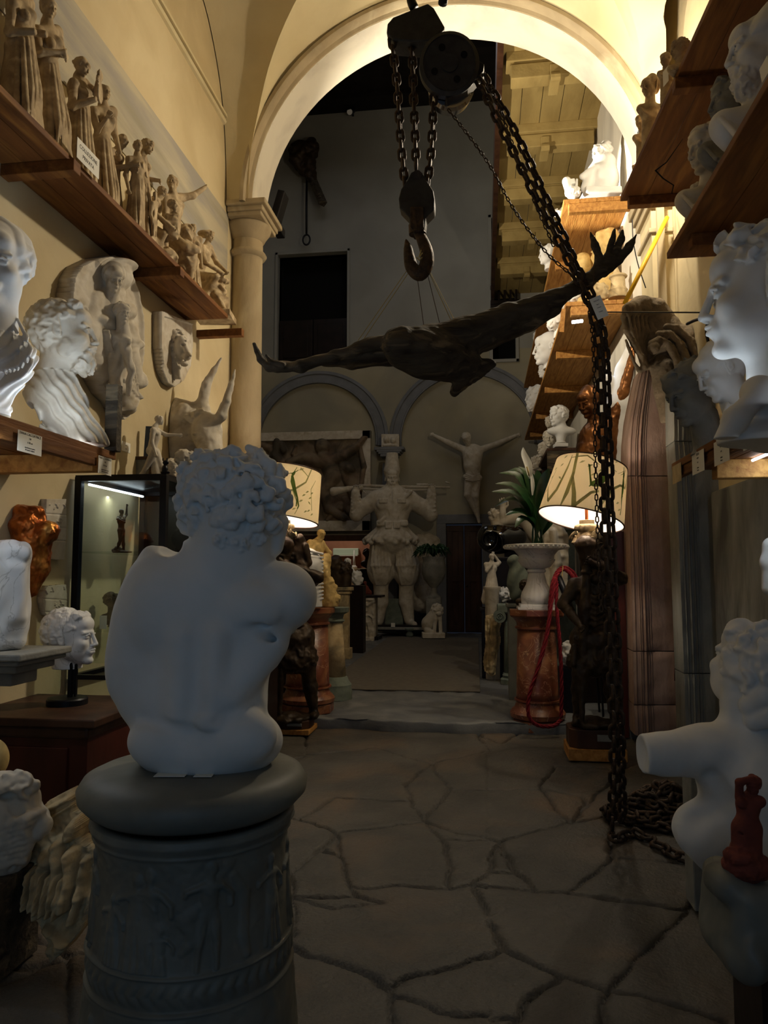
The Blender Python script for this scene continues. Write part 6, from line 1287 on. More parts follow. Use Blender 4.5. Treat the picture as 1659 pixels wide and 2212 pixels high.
def lampshade(cpx, ytop, ybot, rt, rb, Y, label, tilt, lean, prints, energy):
    c = atY(cpx, (ytop+ybot)/2, Y); D = depth(c); k = D/F; zt_, zb_ = atD(cpx, ytop, D)[2], atD(cpx, ybot, D)[2]; c = np.array([c[0], c[1], zb_]); H = zt_-zb_
    t = thing('table_lamp', label, 'lamp', tuple(c-(0, 0, .35)))
    Rt, Rb = rt*k, rb*k; R = rotm(0, tilt, 0)@rotm(lean, 0, 0)
    def pt(th, v, off=0): r = Rb+(Rt-Rb)*v+off; p = np.array([r*math.sin(th), -r*math.cos(th), (v-.5)*H]); p = R@p; return c+p+(0, 0, H/2)
    b = MB(); b.grid([[pt(a, v) for v in np.linspace(0, 1, 6)] for a in np.linspace(0, 2*PI, 65)]); sh = b.build('lamp_shade', M['shade'], t, smooth=True); b = MB(); b.grid([[pt(a, v, -.004) for v in np.linspace(.01, .99, 6)] for a in np.linspace(0, 2*PI, 65)]); b.build('lining', M['lining'], sh, smooth=True)
    for v, nm in ((0, 'bottom_trim'), (1, 'top_trim')): b = MB(); b.tube([pt(a, v) for a in np.linspace(0, 2*PI, 65)[:-1]], .006, 6, closed=True); b.build(nm, M['darkwood'], sh)
    # printed decoration: strokes (theta deg, v, halfwidth m)
    for mt_, strokes in prints:
        b = MB()
        for st in strokes:
            P = [np.array(p) for p in st]; 
            sub = []
            for a, b_ in zip(P, P[1:]):
                for f in np.linspace(0, 1, 5)[:-1]: sub.append(a*(1-f)+b_*f)
            sub.append(P[-1]); V = []
            for i, p in enumerate(sub):
                d = sub[min(i+1, len(sub)-1)]-sub[max(i-1, 0)]; dx, dy = math.radians(d[0])*Rb, d[1]*H; n_ = math.hypot(dx, dy)+1e-9; nx, ny = -dy/n_, dx/n_
                for sg in (-1, 1): V.append(pt(math.radians(p[0])+sg*nx*p[2]/Rb, p[1]+sg*ny*p[2]/H, .0015+(.0006 if mt_ == 'green' else 0)))
            b.add(V, [(2*i, 2*i+2, 2*i+3, 2*i+1) for i in range(len(sub)-1)])
        b.build('painted_bird' if mt_ == 'green' else 'painted_branch', M[mt_], sh)
    # socket and bulb
    b = MB(); b.sph(c+(0, 0, H*.45), (.035, .035, .05), 8); b.build('bulb', emis('bulb_warm', 'ffe2b0', 12), t, smooth=True)
    b = MB(); b.tube([c+(0, 0, -.08), c+(0, 0, H*.38)], .014, 8)
    for a in (0, 2*PI/3, 4*PI/3): b.tube([c+(0, 0, H*.38), pt(a, .25, -.003)], .003, 4)
    b.build('stem', M['gold'], t)
    lamp('bulb_light', 'POINT', c+(0, 0, H*.45), energy, (1, .87, .68), .05)
    # candle cup, fluted disc and leaf collar
    b = MB(); c = c+(0, 0, .07); b.lathe([(.03, -.09), (.062, -.09), (.062, -.062), (.03, -.058)], c, 24); b.build('drip_cap', M['cream'], t, auto=True)
    b = MB(); b.lathe([(.045, -.165), (.06, -.155), (.095, -.138), (.088, -.105), (.055, -.09)], c, 60, gad=(1, 3, 15, .13)); b.build('fluted_disc', M['cream'], t, smooth=True)
    b = MB(); b.tube([c+(0, 0, -.155), c+(0, 0, -.20), c+(0, 0, -.25)], [.045, .038, .05], 16); b.build('neck', M['figur'], t, smooth=True)
    rr = random.Random(int(cpx)); col = MB()
    for i in range(11):
        a = 2*PI*i/11+.2; d = np.array([math.cos(a), math.sin(a), 0]); s_ = np.array([-math.sin(a), math.cos(a), 0]); G = []
        for u in np.linspace(0, 1, 6):
            wv = .045*math.sin(PI*min(u*.75+.12, 1))+.004; row = []
            for v in np.linspace(-1, 1, 5): row.append(c+(0, 0, -.235+.03*math.sin(u*5+i)+(i % 2)*.03)+d*(.04+.105*u)+s_*wv*v*(1+.15*math.sin(i+v*7))+np.array([0, 0, .018*v*v+.012*math.cos(v*9+i)]))
            G.append(row)
        col.grid(G)
    o = col.build('leaf_collar', M['cream'], t, smooth=True); sm = o.modifiers.new('thickness', 'SOLIDIFY'); sm.thickness = .006
    b = MB(); b.lathe([(.03, -.30), (.09, -.275), (.125, -.262), (.128, -.250), (.05, -.246)], c, 32); b.build('dish', M['dbronze'], t, smooth=True)
    b = MB(); b.sph(c+(-.0, -.10, -.20), .022, 6); b.build('berry', M['figur'], t, smooth=True)
    return c, k
def leafy(th, v, s, up=1): return [[(th, v, .001), (th+s, v+.03*up, .009), (th+2*s, v+.05*up, .001)]]
L2P = [('greenpale', [[(-62, .1, .02), (-50, .3, .014), (-42, .7, .009), (-40, .95, .003)], [(-62, .12, .008), (-75, .4, .006), (-66, .7, .003)], [(-36, .0, .006), (-32, .25, .018), (-30, .6, .014), (-32, 1, .014)], [(-18, 0, .02), (-22, .25, .018), (-30, .55, .012)], [(-18, .02, .014), (0, .3, .012), (10, .36, .010)], [(-40, .9, .004), (-15, .95, .006), (5, .82, .003)], [(15, .1, .006), (28, .45, .012), (45, .6, .010), (62, .62, .012), (75, .95, .006)], [(28, .45, .010), (22, .1, .005)], [(10, .86, .005), (35, .8, .004)], [(55, .9, .004), (38, .78, .002)]]+sum([leafy(a, v, s_) for a, v, s_ in ((-72, .7, 3), (-58, .75, 3), (-48, .5, -3), (-25, .8, 4), (-12, .75, 4), (-5, .6, 4), (5, .7, 3), (-10, .98, 4), (-80, .3, 3), (-75, .55, 3), (40, .25, 3), (45, .15, 3), (50, .4, 3), (30, .95, 3), (18, .85, 4), (-55, .9, 3))], [])),
       ('green', [[(-3, .42, .004), (-1, .45, .022), (8, .50, .034), (16, .62, .022), (20, .66, .004)], [(-2, .45, .010), (-6, .62, .006), (-9, .76, .009), (-11, .80, .004)], [(-1, .44, .004), (-4, .40, .005)], [(53, .76, .012), (54, .68, .020), (53, .52, .018), (52, .42, .010), (53, .25, .004), (51, .10, .006)], [(53, .76, .014), (54, .83, .016), (51, .86, .004)], [(53, .84, .003), (50, .95, .003)], [(54, .85, .003), (54, .98, .003)], [(55, .84, .003), (58, .93, .003)], [(52, .84, .004), (44, .78, .001)]])]
L1P = [('greenpale', [[(10, .42, .014), (28, .5, .010), (48, .7, .008), (58, 1., .007)], [(28, .5, .008), (40, .2, .004), (35, .05, .004)], [(36, .95, .006), (52, .82, .004)], [(66, .2, .004), (60, .6, .004), (70, .8, .003)]]+sum([leafy(a, v, s_) for a, v, s_ in ((44, .42, 3), (50, .5, 3), (57, .4, 3), (60, .5, 3), (40, .3, 3), (30, .12, 3), (50, .12, 3), (56, .15, 3), (64, .1, 3), (20, .15, 3), (62, .3, -3), (34, .9, 4))], [])),
       ('green', [[(24, .78, .010), (26, .66, .022), (30, .52, .018), (36, .38, .009), (40, .22, .006), (38, .16, .005)], [(36, .38, .006), (36, .2, .006)], [(24, .78, .014), (26, .82, .014), (28, .86, .006)], [(23, .82, .004), (14, .78, .001)], [(26, .84, .004), (30, .95, .003)], [(27, .84, .004), (33, .9, .003)]])]
c2, k2 = lampshade(1266, 1002, 1126, 76, 91, 6.4, 'table lamp with bird printed shade held by the torchbearer behind the big chain', .235, -.17, L2P, 42)
c1, k1 = lampshade(614, 1016, 1126, 74, 81, 7.0, 'table lamp with bird printed shade half hidden behind the curly head torso', .10, -.12, L1P, 42)
# torch bearers -------------------------------------------------------------
def bearer(c, k, bx, sgn, label, Yoff, basepx):
    D = depth(c)-.02; cx = pix(c)[0]
    s = Sculpt(cx-70, 1150, cx+80, 1600, D, -75, 85, h=1.9)
    top = 1158; base = basepx
    H = (base-1178)/1.0; x = cx+8
    hx, hy = x+16, 1205
    figure(s, x+8, base, H*1.02, yaw=20*sgn, w=8, J=dict(ela=(-.17, .0, .66), haa=(-.09, -.12, .55), sha=(-.10, 0, .76), shb=(.12, 0, .80), elb=(.16, -.02, .80), hab=(-.01, -.12, .88), kna=(-.08, -.06, .29), fta=(-.09, 0, .03), knb=(.09, .02, .28), ftb=(.12, .05, .03)), r=1.15, hd=dict(hair='wavy', line=.3), hyaw=-30*sgn, k=5)
    s.e(x+8, base-.47*H, 8, .13*H, .10*H, .12*H, 8, n=(2, .15)); s.e(x+8, base-.36*H, 8, .15*H, .09*H, .13*H, 8, n=(3, .18)); s.c((x-30, base-.48*H, -15), (x+45, base-.47*H, -15), 6, 6, 3)
    s.chain([(x+25, 1165, 0), (x+30, 1190, 5), (x+28, 1225, -5), (x+10, 1250, -15), (x+38, 1255, -10)], [12, 16, 15, 10, 9], 6); s.chain([(x+38, 1180, -8), (x+44, 1215, -8), (x+20, 1245, -20)], [8, 8, 6], 3)
    for i in range(6): s.chain([(x-18, 1275+12*i, -20), (x+10, 1290+12*i, -34), (x+42, 1278+12*i, -18)], [4, 5, 4], 3)
    for i in range(5): s.chain([(x-34+16*i, base-.44*H, -24), (x-36+17*i, base-.33*H, -28)], [6, 5], 3)
    # torch staff
    s.chain([(cx-2, 1180, -24), (cx-1, 1200, -24)], [24, 15], 4); s.chain([(cx-1, 1200, -24), (cx, 1235, -24)], [15, 8], 4); s.e(cx, 1236, -24, 12, 6, 12, 3); s.chain([(cx, 1240, -24), (cx-2, 1310, -26), (cx-6, 1380, -26)], [8, 12, 8], 3); s.chain([(cx-6, 1380, -26), (cx-8, 1470, -26), (cx-10, base-6, -26)], [9, 8, 5], 3)
    s.e(x+6, base-4, 0, 44, 12, 40, 4, n=(3, .12)); s.warp(lambda u, v, w: .8*curls(u, v, w, .22)); s.box(x, base+30, 0, 160, 26, 160, 0, 0, op='-')
    fin(s, 'torchbearer', 'dbronze', label, 'statue')
    g0 = atD(x+8, base+4, D+.03)
    P = np.array([g0[0], g0[1], 0]); zt_ = atD(x, base+4, D)[2]
    t = thing('statue_base', label.split(' torch')[0]+' wooden base of the torchbearer, stepped with chamfered corners', 'base', tuple(P))
    return t, P, zt_, x, base, D
t, P, zt_, x, base, D = bearer(c2, k2, 1266, 1, 'dark torchbearer figure under the right lamp behind the chain', 0, 1566)
t['label'] = 'stepped wooden base under the right torchbearer, pale board below'
def sbase(t, P, zt_, w):
    oc = lambda w_, d, c: [(-w_, -d+c), (-w_+c, -d), (w_-c, -d), (w_, -d+c), (w_, d-c), (w_-c, d), (-w_+c, d), (-w_, d-c)]
    hh_ = max(zt_, .12); b = MB(); b.prism([(P[0]+q[0], P[1]+q[1], hh_*.38) for q in oc(w, w*.8, .06)], (0, 0, hh_*.62)); b.build('stepped_block', M['darkwood'], t, bevel=.006)
    b = MB(); b.box((P[0], P[1], hh_*.19), (w*2.12, w*1.8, hh_*.38)); b.build('board', M['woodf'], t, bevel=.004)
    b = MB(); b.box((P[0]+w*.35, P[1]-w*.82, hh_*.75), (w*.7, .01, hh_*.22)); b.build('plate', M['stone'], t, bevel=.002)
sbase(t, P, zt_, .215)
t, P, zt_, x, base, D = bearer(c1, k1, 614, -1, 'dark torchbearer figure under the left lamp behind the curly head torso', 0, 1555)
t['label'] = 'stepped wooden base under the left torchbearer, half hidden by the torso'
sbase(t, P, max(zt_, .10), .2)
# ================================================================== red marble pedestals
def redped(cx, ytop, ycap, ysh, ybase, ybot, Y, rsh, rb, z0, label, rc, poly=0):
    D = depth(atY(cx, ybot, Y)); k = D/F; P = atD(cx, ybot, D); zf = lambda y: atD(cx, y, D)[2]
    t = thing('marble_pedestal', label, 'pedestal', (P[0], P[1], z0)); zt_ = zf(ytop); H = zt_-z0
    zz = lambda f: z0+H*f
    b = MB(); b.lathe([(rb*k, 0), (rb*k, H*.07), (rb*k*.99, H*.085)], (P[0], P[1], z0), 8, rot=PI/8); b.build('plinth', M['redmarble'], t, bevel=.006)
    b = MB(); b.lathe([(rb*k*.9, H*.085), (rb*k*1.0, H*.10), (rb*k*1.02, H*.135), (rb*k*.93, H*.165), (rb*k*.86, H*.175), (rb*k*.82, H*.20), (rb*k*.78, H*.225), (rsh*k*1.1, H*.235), (rsh*k*1.1, H*.25)], (P[0], P[1], z0), 40); b.build('base_moulding', M['redmarble'], t, auto=True)
    b = MB(); b.lathe([(rsh*k*1.02, H*.25), (rsh*k, H*.3), (rsh*k*.92, H*.83)], (P[0], P[1], z0), 40); b.build('shaft', M['redmarble'], t, smooth=True)
    b = MB(); b.lathe([(rsh*k*.92, H*.83), (rsh*k*1.02, H*.84), (rsh*k*1.02, H*.855), (rsh*k*.94, H*.86), (rsh*k*.96, H*.89), (rsh*k*1.1, H*.925), (rc*k*.95, H*.94)], (P[0], P[1], z0), 40); b.build('capital', M['redmarble'], t, auto=True)
    b = MB(); b.lathe([(rc*k, H*.94), (rc*k*1.04, H*.95), (rc*k*1.04, H)], (P[0], P[1], z0), 8, rot=PI/8); b.build('top_slab', M['redmarble'], t, bevel=.004)
    return P, D, k, zt_
PR, DR, kR, zR = redped(1162, 1316, 0, 0, 0, 1560, 7.45, 44, 57, 0.0, 'tall red marble pedestal carrying the white urn with the peace lily', 58)
PL, DL, kL, zL = redped(664, 1312, 0, 0, 0, 1540, 7.55, 46, 57, ZF, 'red marble pedestal carrying the yellowish standing hero left of the aisle', 56)
# hero statuette, wrapped head and hand on the left pedestal
def hercules(s, x, y, H):
    figure(s, x-4, y-8, H*.93, yaw=48, J=dict(pel=(.02, .02, .5), che=(-.01, -.02, .70), nec=(-.01, -.05, .82), hed=(0, -.09, .895), ela=(-.18, .03, .64), haa=(-.1, .1, .52), elb=(.16, -.1, .66), hab=(.12, -.12, .48), knb=(.06, -.04, .28)), r=1.28, hd=dict(hair='curly', beard=1.1, freq=24), hp=28, k=3)
    s.chain([(x+20, y-.60*H, -4), (x+16, y-.4*H, -4), (x+22, y-.2*H, -4), (x+26, y-6, 0)], [10, 11, 13, 18], 4); s.e(x+24, y-.25*H, 0, 17, 20, 15, 5, n=(3, .2)); s.e(x+28, y-.12*H, 0, 20, 16, 16, 5, n=(3, .2)); s.c((x, y-6, 0), (x+22, y-6, 0), 16, 16, 3); s.warp(lambda u, v, w: .6*curls(u, v, w, .3))
fit(686, 1311, 1134, DY(686, 1300, 7.62), hercules, 'statuette', 'ivory', 'yellowish standing muscular bearded man leaning on a club, on the left red pedestal', 'statuette', 34, 46, hh=1.3)
def wrapped(s, x, y, H):
    s.e(x, y-.68*H, 0, 34, 40, 30, 8); s.c((x+4, y-.45*H, 0), (x+6, y, 0), 24, 26, 10); s.head(x-2, y-.68*H, 2, 82, yaw=-20, hair='bald', ears=0, k=6)
    for i in range(13): s.chain([(x-34, y-.92*H+9*i, -8), (x-5, y-.97*H+10*i+4*math.sin(i*2), -33), (x+33, y-.90*H+8*i, -6)], [2.6, 3.2, 2.6], 1.5)
fit(664, 1311, 1184, DY(664, 1300, 7.34), wrapped, 'wrapped_head', 'plastersc', 'white head bust wrapped in cloth bands in front of the yellowish hero', 'bust', 42, 42, hh=1.3)
Dn = DY(676, 1260, 7.16)
s = Sculpt(655, 1225, 700, 1290, Dn, -16, 16, h=.8); hand(s, (676, 1268, 0), (.05, -1, 0), 36, .25, 1); s.c((676, 1270, 0), (676, 1288, 0), 5.5, 6.5, 1.5); fin(s, 'bronze_hand', 'dbronze', 'small dark bronze hand before the cloth wrapped head', 'hand')
P = atD(676, 1288, Dn); b = MB(); b.lathe([(.03, 0), (.03, .012), (.014, .02), (.012, max(P[2]-zL+.01, .03))], (P[0], P[1], zL), 16); tag(b.build('brass_peg', M['gold'], smooth=True), 'slim round peg holding the small bronze hand', 'peg')
# pale tapering pillar behind
Y = 8.35; P = atY(722, 1500, Y); k = depth(P)/F; zt_ = atY(722, 1312, Y)[2]
t = thing('pillar', 'pale tapering pillar with dark moulded top and base behind the left red pedestal', 'pillar', (P[0], Y, ZF))
b = MB(); b.lathe([(38*k, 0), (38*k, .1), (36*k, .12), (37*k, .16), (31*k, .20), (28*k, .24), (26*k, .25)], (P[0], Y, ZF), 24); b.build('base', M['greencast'], t, auto=True)
b = MB(); b.lathe([(25*k, .25), (17*k, zt_-ZF-.17)], (P[0], Y, ZF), 24); b.build('shaft', M['cream'], t, smooth=True)
b = MB(); b.lathe([(18*k, zt_-ZF-.17), (22*k, zt_-ZF-.15), (18*k, zt_-ZF-.12), (20*k, zt_-ZF-.08), (30*k, zt_-ZF-.05), (32*k, zt_-ZF)], (P[0], Y, ZF), 24); b.build('capital', M['greencast'], t, auto=True)
fit(610, 1311, 1200, DY(610, 1300, 7.9), lambda s, x, y, H: bust(s, x, y-.6*H, .5*H, yaw=60, base=y, k=4, hd=dict(hair='wavy', bun=1)), 'bust', 'ivory', 'cream female bust lit by the left lamp behind its leaf collar', 'bust', 55, 50, hh=1.6)
P = atD(610, 1312, DY(610, 1300, 7.9)); b = MB(); b.box((P[0]+.03, P[1]+.12, (P[2]+ZF)/2), (.2, .2, P[2]-ZF)); tag(b.build('dark_pedestal', M['blackwood'], bevel=.01), 'dark square pedestal under the cream bust behind the left lamp', 'pedestal')
# ================================================================== urn with peace lily
zr = zR; cu = (PR[0]+.01, PR[1], zr); sc = kR
t = thing('urn', 'white marble urn with fluted foot on the right red pedestal holding a peace lily', 'urn', cu)
b = MB(); b.box((cu[0], cu[1], zr+.012), (84*sc, 84*sc, .024)); b.box((cu[0], cu[1], zr+.038), (74*sc, 74*sc, .028)); b.build('foot_block', M['marble'], t, bevel=.004)
zz = lambda y: atD(1162, y, DR)[2]-zr
b = MB(); b.lathe([(33*sc, .052), (34*sc, zz(1288)), (30*sc, zz(1280)), (21*sc, zz(1262)), (17*sc, zz(1244)), (16*sc, zz(1238))], cu, 80, gad=(2, 5, 20, .07)); b.build('fluted_stem', M['marble'], t, smooth=True)
b = MB(); b.lathe([(16*sc, zz(1238)), (20*sc, zz(1235)), (20*sc, zz(1231)), (17*sc, zz(1229)), (30*sc, zz(1224)), (38*sc, zz(1214)), (40*sc, zz(1209)), (37*sc, zz(1207)), (38*sc, zz(1200)), (46*sc, zz(1190)), (50*sc, zz(1188)), (68*sc, zz(1186)), (69*sc, zz(1178)), (64*sc, zz(1176)), (50*sc, zz(1180)), (44*sc, zz(1190))], cu, 64); b.build('bowl', M['marble'], t, auto=True)
b = MB()
for i in range(40): a = 2*PI*i/40; b.sph((cu[0]+67.5*sc*math.cos(a), cu[1]+67.5*sc*math.sin(a), zr+zz(1182)), (.014, .014, .016), 4)
b.build('beaded_rim', M['marble'], t, smooth=True)
t = thing('peace_lily', 'green peace lily with one white flower growing from the marble urn', 'plant', (cu[0], cu[1], zr+zz(1190)))
b = MB(); b.lathe([(.01, -.02), (44*sc, -.02), (44*sc, .0), (.01, .0)], (cu[0], cu[1], zr+zz(1184)), 24); b.build('soil', M['void'], t)
def leaf(b, P, wmax, n=12, fold=.25, k0=0):
    C_ = bez(P, n)
    rows = []
    for i, p in enumerate(C_):
        f = i/(n-1); d = unit(C_[min(i+1, n-1)]-C_[max(i-1, 0)]); s_ = unit(np.cross(d, (0.1, -.6, .8))); nn = np.cross(s_, d); w_ = wmax*max(math.sin(PI*max((f-k0)/(1-k0), 0)**.8), .02) if f > k0 else .006
        rows.append([p+s_*w_*v+nn*fold*w_*abs(v) for v in (-1, -.5, 0, .5, 1)])
    b.grid(rows)
DRp = DR
def LP(x, y, w): return atD(x, y, DRp+w*kR)
leaves = [((1062, 1062), (1110, 1068), (1150, 1110), -20, .055), ((1078, 1022), (1120, 1030), (1155, 1090), 5, .05), ((1092, 1112), (1125, 1105), (1155, 1130), -35, .045), ((1096, 1018), (1130, 1022), (1160, 1080), 25, .06), ((1186, 1012), (1178, 1040), (1170, 1100), -25, .055), ((1150, 1025), (1158, 1060), (1162, 1110), -10, .055), ((1206, 1036), (1190, 1060), (1174, 1110), 10, .055),
          ((1068, 1095), (1110, 1078), (1150, 1115), 20, .045), ((1130, 1040), (1145, 1070), (1160, 1120), 40, .05), ((1215, 1080), (1196, 1090), (1178, 1120), -15, .045), ((1112, 1140), (1130, 1120), (1155, 1140), -45, .04), ((1170, 1040), (1166, 1070), (1166, 1120), 30, .05), ((1222, 1120), (1200, 1110), (1180, 1135), 25, .04), ((1140, 1075), (1150, 1095), (1160, 1130), -50, .045), ((1190, 1050), (1182, 1080), (1172, 1120), -45, .05), ((1070, 1045), (1112, 1052), (1152, 1100), -35, .05), ((1120, 1008), (1142, 1030), (1160, 1090), 15, .055), ((1200, 1020), (1186, 1046), (1172, 1100), -5, .055), ((1088, 1080), (1122, 1085), (1154, 1125), 5, .05), ((1160, 1015), (1164, 1045), (1164, 1100), 10, .06)]
for i, (a, m_, c_, w, wm) in enumerate(leaves):
    b = MB(); root = (1150+((i*7) % 26), 1182, (i % 5-2)*5); P = [LP(*root), LP((root[0]+c_[0])/2, (root[1]+c_[1])/2+6, w*.25), LP(c_[0], c_[1], w*.5), LP(m_[0], m_[1], w*.9), LP(a[0], a[1], w*1.2)]
    leaf(b, P, wm*1.45, 16, .2, .34); o = b.build('leaf', M['leaf'], t, smooth=True)
b = MB(); P = [LP(1160, 1182, -6), LP(1152, 1110, -12), LP(1146, 1060, -14), LP(1143, 1032, -14)]; b.tube(bez(P, 12), .005, 6); fs = b.build('flower_stem', M['leaf'], t, smooth=True)
b = MB(); leaf(b, [LP(1144, 1034, -14), LP(1139, 1010, -16), LP(1131, 985, -14), LP(1130, 966, -12)], .045, 12, .7); b.build('spathe', M['spathe'], t, smooth=True)
b = MB(); b.tube([LP(1143, 1028, -17), LP(1138, 1008, -19)], .007, 6); b.build('spadix', M['cordage'], t, smooth=True)
b = MB(); leaf(b, [LP(1150, 1070, -16), LP(1150, 1050, -16), LP(1148, 1030, -14), LP(1144, 1012, -12)], .02, 10, .8); b.build('bud', M['spathe'], t, smooth=True)
# red rope loops over the urn side down to the floor
DQ = DR-.38
def RP(x, y, w=0): return atD(x, y, DQ+w*kR)
def rope(P, r, lb, name='rope', par=None):
    C_ = bez(P, 90); b = MB()
    for ph in (0, 2*PI/3, 4*PI/3):
        pts = []
        for i, p in enumerate(C_):
            d = unit(C_[min(i+1, 89)]-C_[max(i-1, 0)]); x_, y_, _ = frame(d); a = ph+i*.75; pts.append(p+(x_*math.cos(a)+y_*math.sin(a))*r*.55)
        b.tube(pts, r*.62, 5)
    return b
t = thing('red_rope', 'thick twisted red rope looped beside the urn and hanging down the pedestal to the floor', 'rope', tuple(RP(1200, 1560)))
b = rope([RP(1246, 1262, 4), RP(1232, 1240, 0), RP(1216, 1230, -2), RP(1200, 1250, -4), RP(1190, 1310, -5), RP(1180, 1380, -5), RP(1160, 1450, -6), RP(1144, 1500, -6), RP(1142, 1545, -6), RP(1160, 1566, -4), RP(1195, 1568, -2), RP(1212, 1555, 0)], .017, ''); b.build('strand', M['rope'], t, smooth=True)
b = rope([RP(1248, 1258, 8), RP(1226, 1232, 4), RP(1208, 1236, 2), RP(1202, 1270, 0), RP(1204, 1330, 0), RP(1210, 1400, 0), RP(1213, 1480, 0), RP(1212, 1550, 0)], .017, ''); b.build('strand', M['rope'], t, smooth=True)
b = rope([RP(1252, 1266, 10), RP(1238, 1236, 8), RP(1214, 1226, 4), RP(1196, 1250, 2), RP(1188, 1300, 1), RP(1184, 1350, 0), RP(1168, 1420, 0), RP(1152, 1480, 0)], .015, ''); b.build('strand', M['rope'], t, smooth=True)
b = MB(); b.tube([RP(1216, 1222, -6), RP(1214, 1245, -6)], .005, 5); b.build('cord', M['cordage'], t)
card('price_tag', RP(1223, 1283, -8), RT, unit(np.array([.18, 0, 1.])), .042, .075, [], 'small cream price tag hanging from the red rope', cat='price tag')
b = MB(); b.tube([RP(1206, 1245, 2), RP(1224, 1290, 2), RP(1235, 1320, 4)], [.03, .034, .03], 10); tag(b.build('bottle_holder', M['black'], smooth=True), 'dark glossy bottle shaped holder behind the red rope tag', 'holder')
b = rope([atD(x, y, DQ+.25) for x, y in ((1322, 1316), (1345, 1317), (1372, 1316))], .012, ''); tag(b.build('red_rope', M['rope'], smooth=True), 'short taut red rope between the dark board and the pink stone pier', 'rope')
# ================================================================== clutter left of the right pedestal
def stand(px, y, Y, w, m, label, name='stand', d=None, z0=ZF, cat='stand'):
    P = atY(px, y, Y); k = depth(P)/F; b = MB(); b.box((P[0], Y, (P[2]+z0)/2-.0), (w*k, (d or w)*k, P[2]-z0)); b.box((P[0], Y, P[2]-.02), (w*k+.04, (d or w)*k+.04, .04)); return tag(b.build(name, M[m], bevel=.006), label, cat)
stand(1062, 1312, 10.35, 44, 'blackwood', 'black wooden stand under the white maiden statuette by the dark door', 'black_stand')
def maiden(s, x, y, H):
    figure(s, x, y-.0*H, H*.97, yaw=25, J=dict(elb=(.16, 0, .82), hab=(.05, .02, .98), ela=(-.12, -.06, .66), haa=(-.05, -.1, .74)), fem=1, r=1.15, hd=dict(hair='wavy', bun=1), legs=(0, 0), skirt=(.62, .03, .08, .15, 15)); s.e(x-2, y-.06*H, 0, .16*H, .08*H, .14*H, 4); s.c((x-.12*H, y-.3*H, 0), (x-.14*H, y-.1*H, 0), .04*H, .06*H, 3)
fit(1062, 1306, 1192, DY(1062, 1300, 10.35), maiden, 'statuette', 'gesso', 'cream veiled maiden statuette on the black stand below the black bowl shape', 'statuette', 28, hh=1.)
fit(1088, 1302, 1268, DY(1088, 1300, 10.3), lambda s, x, y, H: (s.e(x, y-.5*H, 0, 16, 15, 14, 2, n=(3, .35)), s.e(x-12, y-.3*H, 2, 10, 9, 10, 3, n=(2, .4)), s.e(x+5, y-.5*H, -12, 5, 5, 4, 2, op='-')), 'plaster_rosette', 'plastersc', 'white plaster flower shaped ornament beside the maiden statuette', 'ornament', 28, hh=.9)
Y = 9.75; P = atY(1092, 1330, Y); k = depth(P)/F
t = thing('ionic_column', 'short grey ionic column beside the right red pedestal', 'column', (P[0]+.06, Y, ZF)); cxx = P[0]+.08
zc = atY(1092, 1304, Y)[2]; b = MB(); b.box((cxx, Y, zc-.06), (62*k, 46*k, .12)); b.build('abacus', M['greencast'], t, bevel=.02)
for sx in (-1, 1):
    b = MB(); cz_ = zc-.16; b.tube([(cxx+sx*26*k, Y-.15, cz_), (cxx+sx*26*k, Y+.15, cz_)], 13*k, 20); b.tube([(cxx+sx*26*k+8*k*math.cos(a)*(1-a/14), Y-.155, cz_+8*k*math.sin(a)*(1-a/14)) for a in np.linspace(0, 11, 40)], .006, 5); b.build('volute', M['greencast'], t, auto=True)
b = MB(); b.lathe([(17*k, .14), (15*k, zc-ZF-.16)], (cxx, Y, ZF), 60, gad=(0, 1, 16, .09)); b.build('fluted_shaft', M['greencast'], t, smooth=True)
b = MB(); b.lathe([(27*k, 0), (27*k, .06), (22*k, .08), (23*k, .11), (19*k, .14)], (cxx, Y, ZF), 8, rot=PI/8); b.build('base', M['greencast'], t)
r = Relief(1040, 1325, 1090, 1466, 1.1); r.poly([(1048, 1330), (1064, 1326), (1080, 1332), (1086, 1340), (1080, 1360), (1083, 1385), (1076, 1410), (1072, 1440), (1071, 1458), (1062, 1462), (1046, 1450), (1043, 1430), (1048, 1390), (1047, 1350)])
r.chain([(1068, 1345), (1066, 1380), (1064, 1420), (1062, 1450)], [8, 9, 8, 7], .06); r.chain([(1055, 1340), (1056, 1400), (1053, 1440)], [3, 3, 3], .04); r.e(1070, 1350, 7, 8, .1); r.noise(.25, .01)
tag(r.mesh('carved_fragment', M['cream'], planeY(9.98), -.09), 'narrow broken cream carving leaning near the ionic column', 'carved fragment')
b = MB(); P = atY(1060, 1318, 10.1); k = depth(P)/F; b.lathe([(15*k, 0), (15*k, 1.16), (19*k, 1.2), (19*k, 1.23)], (P[0]+.02, 10.15, ZF), 20); b2 = tag(b.build('short_column', M['gesso'], auto=True), 'slim cream column stub behind the narrow broken carving', 'column')
def blackbowl(s, x, y, H):
    s.e(1075, 1165, 0, 44, 32, 34, 8); s.e(1058, 1172, -22, 26, 24, 20, 4, op='-'); s.e(1112, 1160, 6, 26, 24, 26, 10); s.e(1052, 1160, -5, 20, 26, 24, 5); s.e(1060, 1168, -30, 20, 18, 16, 4, op='-')
s = Sculpt(1022, 1125, 1145, 1205, DY(1075, 1165, 10.9), -45, 40, h=1.3); blackbowl(s, 0, 0, 0); tag(s.mesh('black_sculpture', mat('polished_black', '0b0b0c', rough=.12, spec=.8)), 'polished black rounded abstract sculpture left of the marble urn', 'sculpture')
stand(1085, 1204, 10.95, 46, 'blackwood', 'dark stand under the polished black rounded sculpture', 'dark_stand')
